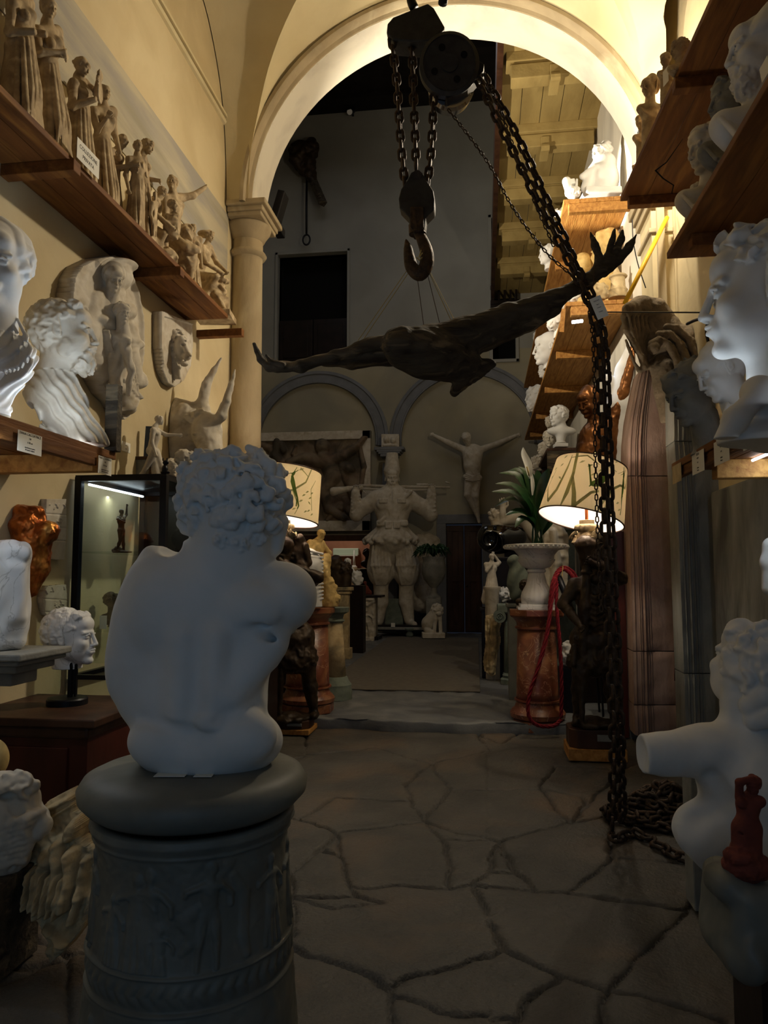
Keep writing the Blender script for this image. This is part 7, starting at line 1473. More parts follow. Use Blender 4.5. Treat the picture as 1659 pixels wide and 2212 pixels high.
def armhand(s, x, y, H):
    s.c((1086, 1126, 0), (1086, 1100, -4), 8.5, 6.5, 2); hand(s, (1086, 1101, -4), (0, -1, 0), 34, .12, 1); s.c((1086, 1126, 4), (1130, 1118, 6), 9, 15, 5); s.c((1130, 1118, 6), (1160, 1160, 6), 15, 18, 8); s.e(1070, 1118, 8, 12, 18, 12, 3, n=(3, .25)); s.e(1065, 1108, 8, 9, 9, 9, 3, n=(3, .35)); s.c((1072, 1130, 8), (1080, 1150, 8), 12, 15, 5)
s = Sculpt(1045, 1058, 1185, 1185, DY(1100, 1120, 11.6), -30, 34, h=1.2); armhand(s, 0, 0, 0); fin(s, 'arm_sculpture', 'gesso', 'cream plaster arms with one raised open hand above the black sculpture', 'statue')
stand(1120, 1180, 11.65, 60, 'blackwood', 'tall dark stand under the plaster arms with the raised hand', 'tall_stand')
fit(1118, 1302, 1200, DY(1118, 1300, 8.6), lambda s, x, y, H: (s.e(x, y-.45*H, 0, 22, 46, 18, 8), s.e(x-6, y-.85*H, 0, 16, 16, 14, 6), s.e(x+14, y-.3*H, 0, 20, 30, 18, 8), s.warp(folds(x, y, 35, .25, 1.5))), 'draped_torso', 'greencast', 'grey draped torso behind the marble urn foot', 'torso', 36, 40, hh=1.3)
stand(1122, 1303, 8.62, 50, 'graymarble', 'grey stone stand under the draped torso behind the urn', 'grey_stand')
fit(1136, 1308, 1245, DY(1136, 1300, 8.05), lambda s, x, y, H: bust(s, x, y-.62*H, .52*H, yaw=30, base=y, socle=False, drap=False, k=4), 'bust', 'dbronze', 'dark green bronze bust between the ionic column and the urn foot', 'bust', 30, hh=1.)
stand(1136, 1309, 8.05, 34, 'black', 'small black stand under the dark green bronze bust', 'black_stand')
# glass block, tall carved fragments behind the plant
stand(1212, 1140, 9.3, 50, 'greencast', 'tall rough grey stone block behind the marble urn', 'stone_block', cat='stone block')
for i, (px, y0, Yy, w, lb) in enumerate(((1202, 1128, 8.9, 30, 'ragged cream carved slab standing behind the peace lily leaves'), )):
    P = atY(px, y0, Yy); k = depth(P)/F; r = Relief(px-w, y0, px+w, y0+200, 1.6); r.poly([(px-w+2, y0+10), (px-w*.3, y0+2), (px+w*.5, y0+8), (px+w-3, y0+30), (px+w-5, y0+198), (px-w+4, y0+198)])
    r.noise(.12, .03); r.chain([(px-8, y0+20), (px, y0+90), (px-10, y0+180)], [9, 12, 9], .08); tag(r.mesh('carved_slab', M['gesso'], planeY(Yy), -.12), lb, 'carved slab')
# ================================================================== shelves on the right wall
def shelf_run(name, label, xf, xw, z, y0, y1, nb, mt='wood', planks=3, br=(), th=.045, bh=.085, skew=0):
    t = thing(name, label, 'shelf', ((xf+xw)/2, (y0+y1)/2, z-th)); w = (xw-xf)/planks
    for i in range(planks): b = MB(); b.box((xf+w*(i+.5), (y0+y1)/2, z-th/2), (w-.002, y1-y0, th)); b.v = [(x+skew*(1-i/planks)*(y1-y)/(y1-y0) if i or x < xf+w*.5 else x+skew*(1-1/planks)*(y1-y)/(y1-y0), y, q) for x, y, q in b.v]; b.build('plank', M[mt], t, bevel=.004)
    for y in br: b = MB(); b.box(((xf+xw)/2+.03, y, z-th-bh/2), (xw-xf-.06, .085, bh)); b.build('bracket', M[mt], t, bevel=.006)
    return t
AX = 1.27; AY = 6.72; AZ = atY(1345, 435, AY)[2]+.0
shelf_run('wall_shelf', 'highest plank shelf on the right wall, its warm underside split by a long crack', AX, XR, AZ+.045, 1.6, AY, 3, planks=3, br=(AY-.05, 5.05, 3.6), skew=.23)
t = bpy.data.objects['wall_shelf.002'] if 'wall_shelf.002' in bpy.data.objects else None
b = MB(); pts = [atZ(x, y, AZ) for x, y in ((1475, 300), (1440, 350), (1416, 368), (1432, 385), (1455, 400), (1448, 430))]; b.tube([p-(0, 0, .001) for p in pts], [.002, .006, .008, .007, .006, .002], 4); b.build('crack', M['void'], t)
BX = 1.27; BY = atX(1440, 558, BX)[1]; BZ = atX(1440, 560, BX)[2]
shelf_run('wall_shelf', 'dark plank shelf on the right wall with laurel crowned and veiled heads', BX, XR, BZ+.045, 1.5, BY, 3, br=(BY-.35, 3.4))
CXf = 1.22; CYe = atX(1450, 1005, CXf)[1]; CZ = atX(1659, 880, CXf)[2]
shelf_run('wall_shelf', 'low plank shelf on the right wall carrying the colossal white head', CXf, XR, CZ, 1.5, CYe, 3, br=())
b = MB(); b.box(((CXf+XR)/2+.07, CYe-.42, CZ-.045-.055), (XR-CXf-.14, .1, .11)); tb = bpy.data.objects['wall_shelf.004']; b.build('bracket', M['woodf'], tb, bevel=.006)
b = MB(); b.box((CXf+.03, (1.5+CYe)/2, CZ-.045-.03), (.035, CYe-1.6, .06)); b.build('rail', M['wood'], tb, bevel=.004)
# items on shelf A, seen against the vault
def onz(px, X, z): P = atX(px, 1000, X); P[2] = z; q = pix(P); return q[0], q[1], depth(P), P
def rfig(px, top, X, z, build, label, name='statuette', wpx=60, m='figur', hh=1.5, cat='statuette', down=0):
    bx, by, D, P = onz(px, X, z); s = Sculpt(px-wpx, top-8, px+wpx, by+6, D, -wpx*.8, wpx*.8, h=hh); build(s, px, by, by-top); s.box(bx, by+30, 0, wpx*3, 30, wpx*3, 0, 0, op='-'); return fin(s, name, m, label, cat)
ZA = AZ+.047
# heads on shelf B
ZB = BZ+.047
def rbust(px, py, H, X, z, yaw, label, m='gesso', pitch=0, roll=0, hh=1.6, drap=True, name='bust', w=0, wd=1., D=None, sh=0, **hd):
    """bust whose head centre sits at px,py over plane X"""
    P = atX(px, py, X) if D is None else atD(px, py, D); D = depth(P); by = pix((P[0], P[1], z))[1]
    s = Sculpt(px-H*1.05, py-H*.75, px+H*1.05, max(by, py+H)+6, D, -H*.75, H*.8, h=hh)
    bust(s, px, py, H, yaw=yaw, pitch=pitch, roll=roll, hd=hd, drap=drap, socle=False, base=None, wd=wd, sh=sh)
    s.c((px-sh, py+H*1.1, .1*H), (px-sh, by+10, .1*H), .36*H, .36*H, 6) if by > py+H else None
    s.box(px, by+.6*H, 0, 3*H, .6*H, 3*H, 0, 0, op='-'); return fin(s, name, m, label, 'bust')
for px, py, H, yaw, lb, hd in ((1468, 106, 46, -75, 'brown plaster curly haired bust on the highest right shelf, nearest the camera', dict(hair='curly', freq=28)), (1438, 128, 33, -40, 'brown plaster bald child bust holding a card on the highest right shelf', dict(hair='bald')), (1404, 188, 50, -35, 'brown plaster veiled mother bust bowing her head on the highest right shelf', dict(hair='strands', long=1, thick=.08)), (1388, 262, 38, -60, 'brown plaster capped bust in a cloak on the highest right shelf', dict(hair='wavy', thick=.08)), (1372, 362, 18, -50, 'tiny brown plaster bust near the far end of the highest right shelf', dict(hair='wavy'))):
    rbust(px, py, H, AX+.10, ZA, yaw, lb, m='figur', hh=1.2, pitch=10, wd=.85, **hd)
P = atX(1438, 165, AX+.02); card('price_card', P, unit(np.array([.3, -1, 0])), (0, 0, 1.), .07, .11, [], 'small white card held before the bald child bust on the highest right shelf')
rbust(1646, 110, 172, BX+.22, ZB, -70, 'veiled bearded plaster head on the dark right shelf at the picture edge', m='plastersc', beard=1.2, hair='strands', long=1, line=.22, thick=.09, freq=16, hh=2.2)
rbust(1585, 218, 118, BX+.2, ZB, -75, 'grey bearded satyr head with rough curls behind the veiled head', m='stone', beard=.8, hair='curly', freq=18, amp=.05, hh=1.8)
rbust(1536, 322, 118, BX+.18, ZB, -62, 'laurel crowned youth head in grey plaster on the dark right shelf', m='gesso', hair='curly', freq=20, line=.22, diadem=1, hh=1.7, pitch=6)
def f_emb(s, x, y, H):
    s.e(x, y-.35*H, 0, .22*H, .36*H, .2*H, 5, n=(2, .2)); s.head(x-3, y-.82*H, 0, .28*H, yaw=-60, hair='wavy', k=2); s.c((x-.1*H, y-.6*H, -8), (x+.15*H, y-.45*H, -12), .06*H, .05*H, 3); s.c((x+.05*H, y-.2*H, -8), (x-.15*H, y-.05*H, -12), .09*H, .07*H, 4)
rfig(1596, 262, BX+.07, ZB, f_emb, 'small pale crouching figure on the front edge of the dark right shelf', m='gesso', wpx=44, hh=1.4)
rfig(1508, 388, BX+.10, ZB, f_emb, 'small pale embracing figures near the far end of the dark right shelf', m='gesso', wpx=46, hh=1.3)
card('price_card', atX(1652, 150, BX+.05)+np.array([0, 0, 0]), (0, -1, 0), unit(np.array([0, .3, 1.])), .10, .09, [], 'white card tied in front of the veiled head at the right picture edge')
# colossal head, maiden, dark head on shelf C
D = DY(1650, 680, 3.45)
s = Sculpt(1505, 482, 1850, 965, D, -150, 170, h=2.6)
s.head(1656, 632, 0, 290, yaw=-86, pitch=-2, hair='curly', line=.30, freq=32, amp=.036, thick=.05, ears=1, k=5)
s.c((1690, 740, 15), (1715, 930, 20), 74, 92, 30)
s.chain([(1640, 850, -95), (1590, 905, -95), (1558, 960, -90)], [22, 26, 20], 14); s.c((1640, 850, -70), (1700, 900, -30), 40, 60, 20); s.e(1680, 950, -30, 130, 50, 80, 20); s.box(1680, 1062, 0, 300, 100, 300, 0, 0, op='-')
fin(s, 'colossal_head', 'plastersc', 'colossal white plaster youth head in profile to the left on the low right shelf', 'bust')
D = DY(1570, 820, 4.05)
s = Sculpt(1490, 730, 1680, 965, D, -75, 85, h=1.7)
s.head(1558, 798, 0, 128, yaw=-72, pitch=26, hair='wavy', line=.17, bun=1, fem=1, freq=40, amp=.014, thick=.04, k=3); s.e(1562, 765, 8, 50, 28, 48, 8); s.c((1580, 840, 8), (1600, 890, 12), 32, 36, 12); s.e(1612, 935, 8, 58, 50, 46, 16)
for i in range(5): s.chain([(1572+8*i, 872+4*i, -20-4*i), (1562+13*i, 910, -38), (1560+16*i, 955, -40)], [4, 6, 6], 4)
s.box(1600, 1010, 0, 200, 62, 200, 0, 0, op='-')
fin(s, 'bust', 'plastersc', 'white maiden bust with hair bun looking down, behind the colossal head chin', 'bust')
D = DY(1500, 850, 4.42)
s = Sculpt(1438, 765, 1580, 1005, D, -70, 75, h=1.7)
s.head(1494, 846, 0, 138, yaw=-55, pitch=22, roll=0, hair='curly', line=.2, freq=19, amp=.045, thick=.03, k=3); s.c((1520, 900, 10), (1535, 975, 12), 30, 34, 10); s.e(1540, 1000, 10, 55, 34, 44, 14)
s.box(1520, 1052, 0, 200, 72, 200, 0, 0, op='-')
fin(s, 'bust', 'stone', 'dark grey curly head tilted left, farthest on the low right shelf', 'bust')
for i, (a, b_, c_, d, m_, lb, ln) in enumerate(((1452, 1000, 1471, 1046, 'cream', 'yellowish wood grained label at the far end of the low right shelf', []), (1495, 972, 1521, 1026, 'paper', 'white paper label second from the far end of the low right shelf', 1), (1543, 944, 1576, 1006, 'paper', 'white paper label in the middle of the low right shelf edge', 1), (1606, 904, 1646, 972, 'paper', 'largest white paper label on the low right shelf edge', 1))):
    A = atX(a, b_, CXf-.004); B = atX(c_, b_, CXf-.004); zc0 = atX((a+c_)/2, (b_+d)/2, CXf-.004)
    card('label_tag', (CXf-.004-.002*i, (A[1]+B[1])/2, zc0[2]), (0, -1, 0), (0, 0, 1), abs(A[1]-B[1]), abs(d-b_)*depth(zc0)/F*.86, [('TESTA', .38, .02), ('GESSO', .2, .012), ('h 62', 0, .012), ('Galleria', -.25, .011), ('Firenze', -.37, .011)] if ln else [], lb, mt=m_)
b = MB(); b.box((CXf+.11, 3.5, CZ+.008), (.02, 1.5, .012)); tag(b.build('led_strip', bpy.data.materials['led_strip_white']), 'slim white light strip along the front edge of the low right shelf', 'light strip')
lamp('right_shelf_led_up', 'AREA', (CXf+.11, 3.5, CZ+.03), 1.8, LED, .03, aim=(CXf+.25, 3.5, CZ+.6), sy=1.5)
b = MB(); b.tube([(1.55, 2.4, CZ-.06), (1.55, CYe-.5, CZ-.06)], .008, 6); b.build('led_tube', M['ledm'], tb)
lamp('right_shelf_led_down', 'AREA', (1.62, 4.4, CZ-.08), 2.2, LED, .05, aim=(1.75, 5.6, .9), sy=.8)
# ================================================================== shelving along the far right wall
def level(z, y0, y1, label, mt='woodf', br=(), xf=.98, xw=1.745):
    return shelf_run('shelving_level', label, xf, xw, z, y0, y1, 3, mt=mt, planks=4, br=br, th=.05, bh=.11)
Z1 = atY(1230, 430, 8.6)[2]; Z2 = atY(1229, 652, 8.6)[2]
level(Z1, 8.6, 17.4, 'brightly lit pine shelf high on the far right wall, top level', br=(8.65, 10.3, 12.2, 14.2))
level(Z2, 8.6, 17.4, 'second level of pine shelving on the far right wall behind the chain', br=(8.65, 10.4, 12.4, 14.5, 16.4))
Y3 = 11.5; Z3 = atY(1183, 968, Y3)[2]
t3 = level(Z3, Y3, 17.4, 'third level of shelving on the far right wall with the small white bust', mt='darkwood', br=(Y3+.05, 13.3, 15.3))
b = MB(); b.box((1.36, Y3+.02, Z3-.2), (.75, .04, .32)); b.build('front_board', M['oldwood'], t3)

# big bright seated figure at the end of the top level
def f_seat(s, x, y, H):
    s.e(x+8, y-.34*H, 4, 38, 46, 34, 10); s.e(x+14, y-.62*H, 2, 26, 26, 24, 8); s.head(x+4, y-.80*H, -2, 44, yaw=-50, hair='curly', freq=14, amp=.05, k=3); s.e(x+16, y-.9*H, 4, 16, 14, 14, 4, n=(3, .2)); s.c((x-18, y-.42*H, -14), (x-26, y-.2*H, -14), 12, 12, 5); s.c((x-6, y-.55*H, -18), (x-34, y-.40*H, -20), 9, 7, 4); s.c((x+20, y-.92*H, 4), (x+26, y-1.0*H, 6), 4, 3, 2); s.box(x+4, y-6, 0, 40, 8, 32, 3, 3)
fit(1292, 430, 308, DY(1292, 430, 8.95), f_seat, 'seated_figure', 'plastersc', 'brightly lit white plaster seated figure at the end of the top pine shelf', 'statue', 46, 52, hh=1.4)
fit(1238, 430, 380, DY(1238, 430, 8.8), lambda s, x, y, H: (s.e(x, y-.28*H, 0, 17, 14, 15, 4, n=(2, .3)), s.c((x-8, y-12, 0), (x-14, y-38, 0), 8, 10, 3), s.c((x+6, y-16, 2), (x+8, y-42, 2), 4, 2.5, 3), s.box(x-8, y-34, 0, 11, 6, 9, 1, 1, rot=10)), 'plaster_fragment', 'plastersc', 'small broken white plaster group left of the brightly lit seated figure', 'fragment', 30, 26, hh=1.)
# heads peeking over the front edges
def peek(px, py, H, Y, z, yaw, label, m='gesso', hh=1.3, **hd):
    P = atY(px, py, Y); D = depth(P); by = pix((P[0], P[1], z))[1]
    s = Sculpt(px-H*.8, py-H*.75, px+H*.8, max(by, py+H*.6)+5, D, -H*.7, H*.7, h=hh); s.head(px, py, 0, H, yaw=yaw, k=2, **hd)
    if by > py+.45*H: s.c((px+.08*H, py+.3*H, .1*H), (px+.12*H, by+4, .1*H), .22*H, .30*H, 4)
    s.box(px, by+.5*H, 0, 2*H, .5*H, 2*H, 0, 0, op='-'); return fin(s, 'bust', m, label, 'bust')
pk = [(1214, 480, 60, 8.95, 0, -70, 'curly white head leaning over the top pine shelf edge', dict(hair='curly', freq=16, amp=.06)),
      (1184, 550, 46, 10.6, 0, -75, 'smooth white head in profile on the top pine shelf, beside the thin chain', dict(hair='wavy')),
      (1163, 728, 30, 15.6, 0, -60, 'small white head far along the top pine shelf above the eagle tail', dict(hair='wavy')),
      (1154, 795, 28, 17.0, 0, -60, 'farthest small grey head on the top pine shelf near the back wall', dict(hair='curly')),
      (1207, 676, 66, 9.9, 1, -80, 'large white mask like head on the second pine shelf just below the eagle wing', dict(hair='wavy', beard=.6)),
      (1186, 752, 76, 11.4, 1, -84, 'large smooth white face in profile to the left on the second pine shelf', dict(hair='bald')),
      (1177, 800, 34, 13.0, 1, -70, 'small curly head below the large smooth white face', dict(hair='curly')),
      (1157, 858, 52, 14.6, 1, -70, 'bearded curly white head near the far end of the second pine shelf', dict(hair='curly', beard=1))]
for px, py, H, Y, lv, yaw, lb, hd in pk: peek(px, py, H, Y, (Z1, Z2)[lv]+.002, yaw, lb, m='plastersc' if 'white' in lb else 'gesso', **hd)
# on the second level by the near end
fit(1335, 644, 574, DY(1335, 644, 8.75), lambda s, x, y, H: (s.c((x, y, 0), (x, y-12, 0), 21, 20, 1), s.e(x, y-16, 0, 21, 4, 21, 2), s.c((x, y-20, 0), (x, y-40, 0), 16, 15, 2), s.e(x, y-46, 0, 20, 6, 20, 2), s.c((x-2, y-50, 0), (x-6, y-66, 0), 8, 5, 3)), 'column_base', 'cream', 'cream turned column fragment at the near end of the second pine shelf', 'fragment', 26, hh=1.)
peek(1306, 540, 84, 9.3, Z2, -150, 'large rounded cream head seen from behind the eagle wing feathers', m='ivory', hair='wavy')
peek(1256, 582, 70, 9.6, Z2, -160, 'rounded cream head seen from behind, left of the large rounded one', m='ivory', hair='bald')
fit(1296, 648, 606, DY(1296, 650, 8.75), lambda s, x, y, H: s.e(x, y-.4*H, 0, 22, 20, 18, 3, n=(3, .2)), 'rubble_stone', 'cream', 'rough cream stone lump beside the turned column fragment', 'stone', 28, hh=1.)
fit(1240, 653, 606, DY(1240, 650, 8.66), lambda s, x, y, H: s.e(x, y-.5*H, 0, 15, 22, 14, 3, n=(3, .25)), 'plaster_fragment', 'plastersc', 'white plaster lump just under the eagle wing on the second pine shelf', 'fragment', 24, hh=1.)
b = MB(); p0 = atY(1383, 625, 8.4); p1 = atY(1421, 700, 8.4); b.box(((p0[0]+p1[0])/2+.02, 8.35, (p0[2]+p1[2])/2), (p1[0]-p0[0]-.02, .25, p0[2]-p1[2])); tag(b.build('wooden_box', M['darkwood'], bevel=.006), 'dark wooden box at the wall end of the second pine shelf', 'box')
# third level
def bwhite(s, x, y, H):
    s.head(x-2, y-.70*H, 0, 48, yaw=-50, hair='curly', freq=18, amp=.025, k=2); s.c((x, y-.62*H, 3), (x+3, y-.42*H, 4), 11, 14, 4); s.e(x+5, y-.36*H, 4, 32, 11, 14, 5); s.c((x+4, y-.3*H, 4), (x+3, y-.12*H, 4), 12, 9, 5); s.e(x+3, y-.1*H, 4, 12, 3, 12, 1); s.box(x+3, y-3, 4, 14, 4, 13, 1, 1)
fit(1208, 966, 870, DY(1208, 966, 11.75), bwhite, 'bust', 'plastersc', 'small white bare shouldered bust on a socle at the end of the third shelf', 'bust', 36, 48, hh=.9)
for i, (px, py, H, Y, yaw, lb, hd) in enumerate(((1188, 948, 40, 12.0, -10, 'white head with big curls left of the small white bust', dict(hair='curly', freq=14, amp=.06)), (1176, 970, 36, 12.5, -60, 'white female head with a bun below the big curled head', dict(hair='wavy', bun=1)), (1186, 912, 26, 13.0, -20, 'small curly white head just behind the small white bust neck', dict(hair='curly')), (1160, 1000, 34, 13.3, -50, 'grey plaster head with curls above the peace lily flower', dict(hair='curly')), (1148, 1030, 28, 14.2, -40, 'farthest grey curly head on the third level beside the flower', dict(hair='curly')))):
    peek(px, py, H, Y, min(Z3, atY(px, py+H*.5, Y)[2]), yaw, lb, m='gesso', hh=1., **hd)
# ================================================================== bronze man with raised arm, blue white plaster behind
D = DY(1290, 950, 8.6)
def bman(s, x, y, H):
    s.e(1292, 935, 10, 30, 34, 22, 12); s.c((1285, 950, 8), (1270, 1040, 8), 36, 40, 12); s.e(1275, 980, -8, 28, 30, 20, 10); s.c((1318, 925, 6), (1345, 850, 4), 17, 13, 5); s.c((1345, 850, 4), (1368, 765, 0), 14, 8, 5); hand(s, (1368, 765, 0), (.1, -1, 0), 34, .5, 1); s.c((1312, 935, 8), (1320, 1000, 10), 24, 16, 8)
    s.c((1290, 915, 8), (1278, 890, 4), 16, 15, 6); s.head(1272, 868, 0, 66, yaw=-40, pitch=22, hair='strands', line=.24, freq=24, amp=.03, k=3); s.warp(lambda u, v, w: .5*curls(u, v, w, .3))
s = Sculpt(1225, 725, 1392, 1130, D, -50, 55, h=1.5); bman(s, 0, 0, 0); s.box(1290, 1150, 0, 200, 40, 200, 0, 0, op='-'); fin(s, 'bronze_man', 'bronze', 'brown bronze man with bowed head and raised left arm behind the right lamp', 'statue')
P = atD(1280, 1112, D); b = MB(); b.box((P[0], P[1], (P[2]+ZF)/2), (.34, .34, P[2]-ZF)); tag(b.build('tall_pedestal', M['blackwood'], bevel=.01), 'tall dark pedestal under the bronze man with the raised arm', 'pedestal')
D = DY(1330, 860, 8.75)
s = Sculpt(1290, 725, 1385, 1140, D, -40, 30, h=1.8); s.chain([(1372, 740, 0), (1352, 800, 0), (1335, 880, 0), (1335, 960, 0), (1340, 1130, 0)], [14, 22, 30, 30, 32], 8); s.e(1318, 830, -4, 14, 30, 10, 4, rot=20); s.c((1318, 880, -10), (1314, 850, -10), 6, 5, 3); fin(s, 'wing_cast', 'plastersc', 'pale bluish white winged plaster cast behind the bronze man arm', 'cast')
P = atD(1340, 1128, D); b = MB(); b.box((P[0], P[1], (P[2]+ZF)/2), (.2, .2, P[2]-ZF)); tag(b.build('tall_stand', M['blackwood']), 'tall dark stand hidden behind the right lamp under the winged cast', 'stand')
lamp('shelving_led', 'SPOT', (1.25, 8.75, Z2-.12), 26, (.62, .78, 1.), .03, aim=(1.5, 9.3, 3.0), spot=70)
b = MB(); pl = atY(1236, 696, 8.5); b.tube([pl, pl+(.12, .03, .02)], .02, 8); tag(b.build('led_lamp', M['ledm'], smooth=True), 'tiny bluish white lamp clipped under the second pine shelf', 'lamp')
b = MB(); A = atY(1217, 668, 8.45); B = atY(1213, 718, 8.45); b.beam(A, B, .03, .05); tag(b.build('wood_strip', M['woodf']), 'short thin wooden slat beside the tiny bluish lamp', 'slat')
# yellow pole, grey pole
b = MB(); b.tube([atY(1441, 470, 7.35), atY(1350, 654, 6.95)], .022, 10); tag(b.build('yellow_pole', M['yellow'], smooth=True), 'bright yellow pole leaning against the right arch pier', 'pole')
b = MB(); a_ = atY(1427, 470, 7.4); b_ = atY(1427, 700, 7.4); b.box((a_[0], 7.42, (a_[2]+b_[2])/2-.4), (.07, .05, a_[2]-b_[2]+1.6)); tag(b.build('wall_batten', M['column']), 'narrow grey upright batten on the right arch pier beside the yellow pole', 'batten')
b = MB(); b.tube(bez([atY(1366, 475, 7.6), atY(1368, 520, 7.55), atY(1378, 570, 7.55), atY(1395, 622, 7.55)], 12), .006, 5); tag(b.build('cable', M['black']), 'thin dark cable hanging from the right arch impost', 'cable')
b = MB(); b.tube([atY(1300, 674, 6.6), atX(1520, 675, 1.5)], .006, 5); tag(b.build('wire', M['black']), 'taut black wire from the chain to behind the colossal head', 'wire')
b = MB(); b.tube(bez([atY(1484, 700, 6.1), atY(1508, 690, 5.9), atY(1535, 692, 5.6), atY(1528, 700, 5.7), atY(1526, 720, 5.7), atY(1532, 745, 5.7)], 16), .012, 6); tag(b.build('cable', M['black']), 'thick black cable arching over the rough brown stone top', 'cable')
# ================================================================== carved stone portal pieces leaning by the right wall
def jamb(label, Y, pts_l, pts_r, yb, mt, thick, joints, ridges, name='stone_jamb', tint=None):
    """front face grid between left and right pixel edges, ridges at given fractions; back thick"""
    t = thing(name, label, 'stone pier', tuple(atY(pts_l[-1][0], yb, Y)))
    yl = [p[1] for p in pts_l]; ul = [p[0] for p in pts_l]; yr_ = [p[1] for p in pts_r]; ur = [p[0] for p in pts_r]
    js = [yl[0]]+list(joints)+[yb]
    for a, c in zip(js, js[1:]):
        vs = np.linspace(a+1, c-1, max(int((c-a)/9), 4)); fs = np.linspace(0, 1, 64); G = []
        for v in vs:
            row = []; L = np.interp(v, yl, ul); R = np.interp(v, yr_, ur)
            for f in fs:
                P = atY(L+(R-L)*f, v, Y); h = 0
                for rf, rw, rh in ridges: h += rh*max(0, 1-abs(f-rf)/rw)**.6
                h += .004*math.sin(v*.13+f*9)*math.sin(v*.05); 
                if min(v-a, c-v) < 4: h -= .01
                row.append((P[0], P[1]-h, P[2]))
            row = [(row[0][0]+.0, Y+thick, row[0][2])]+row+[(row[-1][0], Y+thick, row[-1][2])]; G.append(row)
        b = MB(); b.grid(G); n = len(G[0]); top = G[0]; bot = G[-1]
        b.add(top, [tuple(range(n))]); b.add(bot, [tuple(range(n-1, -1, -1))]); b.add([G[i][0] for i in range(len(G))]+[G[i][-1] for i in range(len(G))], [(i+1, i, len(G)+i, len(G)+i+1) for i in range(len(G)-1)])
        b.build('stone_drum', M[mt], t, auto=True)
    return t
rid = [(.05, .02, .012), (.14, .012, .018), (.17, .012, .022), (.24, .03, .03), (.30, .012, .018), (.345, .01, .012)]
jamb('tall pinkish sandstone door jamb with mouldings, lit by the right lamp', 6.9, [(1384, 797), (1372, 850), (1362, 900), (1357, 950), (1356, 990), (1356, 1028), (1361, 1150), (1365, 1300), (1368, 1407), (1370, 1523), (1373, 1592)], [(1452, 800), (1461, 870), (1467, 1028), (1474, 1200), (1482, 1407), (1486, 1592)], 1590, 'pink', .35, (1028, 1407, 1523), rid)
jamb('weathered grey sandstone door jamb with mouldings and a ragged right side, by the right wall', 6.35, [(1455, 800), (1457, 950), (1462, 1028), (1470, 1250), (1478, 1455), (1483, 1620)], [(1545, 800), (1548, 950), (1560, 1028), (1572, 1300), (1578, 1455), (1580, 1620)], 1618, 'portal', .3, (953, 1455), [(.1, .02, .012), (.2, .025, .028), (.3, .02, .02), (.36, .012, .02), (.42, .01, .012)])
b = MB(); b.box((1.86, 5.25, 1.08), (.1, 1.9, 2.14)); tag(b.build('shade_slab', M['portal'], bevel=.02), 'dark rough grey slab added for the shaded right wall beside the grey door jamb', 'slab')  # added dark slab standing in for shade on the wall past the jamb
# scroll capital on top
D = DY(1400, 760, 6.75)
s = Sculpt(1332, 640, 1572, 905, D, -45, 85, h=1.6)
for q_ in range(9):
    w, dx = -22+9*q_, 9*q_
    s.chain([(1354+dx, 664, w), (1346+dx, 684, w), (1351+dx, 712, w), (1368+dx*.35, 744, w), (1384+dx*.12, 770, w), (1391+dx*.08, 792, w), (1380+dx*.08, 801, w)], [7, 6, 6, 6, 6, 6, 5], 3)
s.chain([(1380, 800, -24), (1370, 784, -24), (1362, 760, -24), (1352, 735, -24)], [4, 3.5, 3.5, 3], 2); s.chain([(1352, 668, -26), (1360, 690, -26), (1364, 716, -26), (1374, 738, -26)], [3, 3, 3, 2], 2)
s.chain([(1360, 668, 0), (1385, 658, 20), (1412, 668, 40), (1440, 705, 60)], [16, 20, 26, 28], 10)
s.e(1500, 742, 48, 68, 44, 34, 12); s.e(1440, 740, 48, 44, 50, 30, 14); s.c((1430, 800, 40), (1450, 900, 40), 30, 30, 12); s.c((1500, 780, 34), (1520, 900, 40), 34, 44, 12)
s.e(1412, 752, -16, 13, 14, 13, 2); s.c((1412, 745, 62), (1425, 795, 62), 26, 26, 8)
for i, P_ in enumerate(([(1408, 742, -16), (1424, 733, -14), (1442, 742, -12), (1458, 772, -10), (1470, 815, -8), (1478, 880, -6)], [(1424, 722, -10), (1444, 720, -8), (1464, 738, -6), (1480, 775, -4), (1492, 820, -2), (1500, 880, 0)], [(1440, 706, -4), (1462, 708, -2), (1486, 730, 0), (1502, 770, 2), (1512, 820, 4)])):
    s.chain(P_, [8, 7.5, 7, 7, 7, 7][:len(P_)], 1.5); s.chain([(x+6, y+7, w+8) for x, y, w in P_], [9]*len(P_), 3)
s.warp(lambda u, v, w: .7*curls(u, v, w, .14)+.4*curls(u, v, w, .35))
fin(s, 'scroll_capital', 'portalrough', 'brown carved stone capital with curling scroll on top of the pink jamb', 'capital')
b = MB(); b.beam(atZ(1455, 1590, 0.02), atY(1473, 1290, 6.55), .05, .03); tag(b.build('wooden_lath', M['mahog']), 'dark reddish wooden lath leaning between the two stone jambs', 'lath')
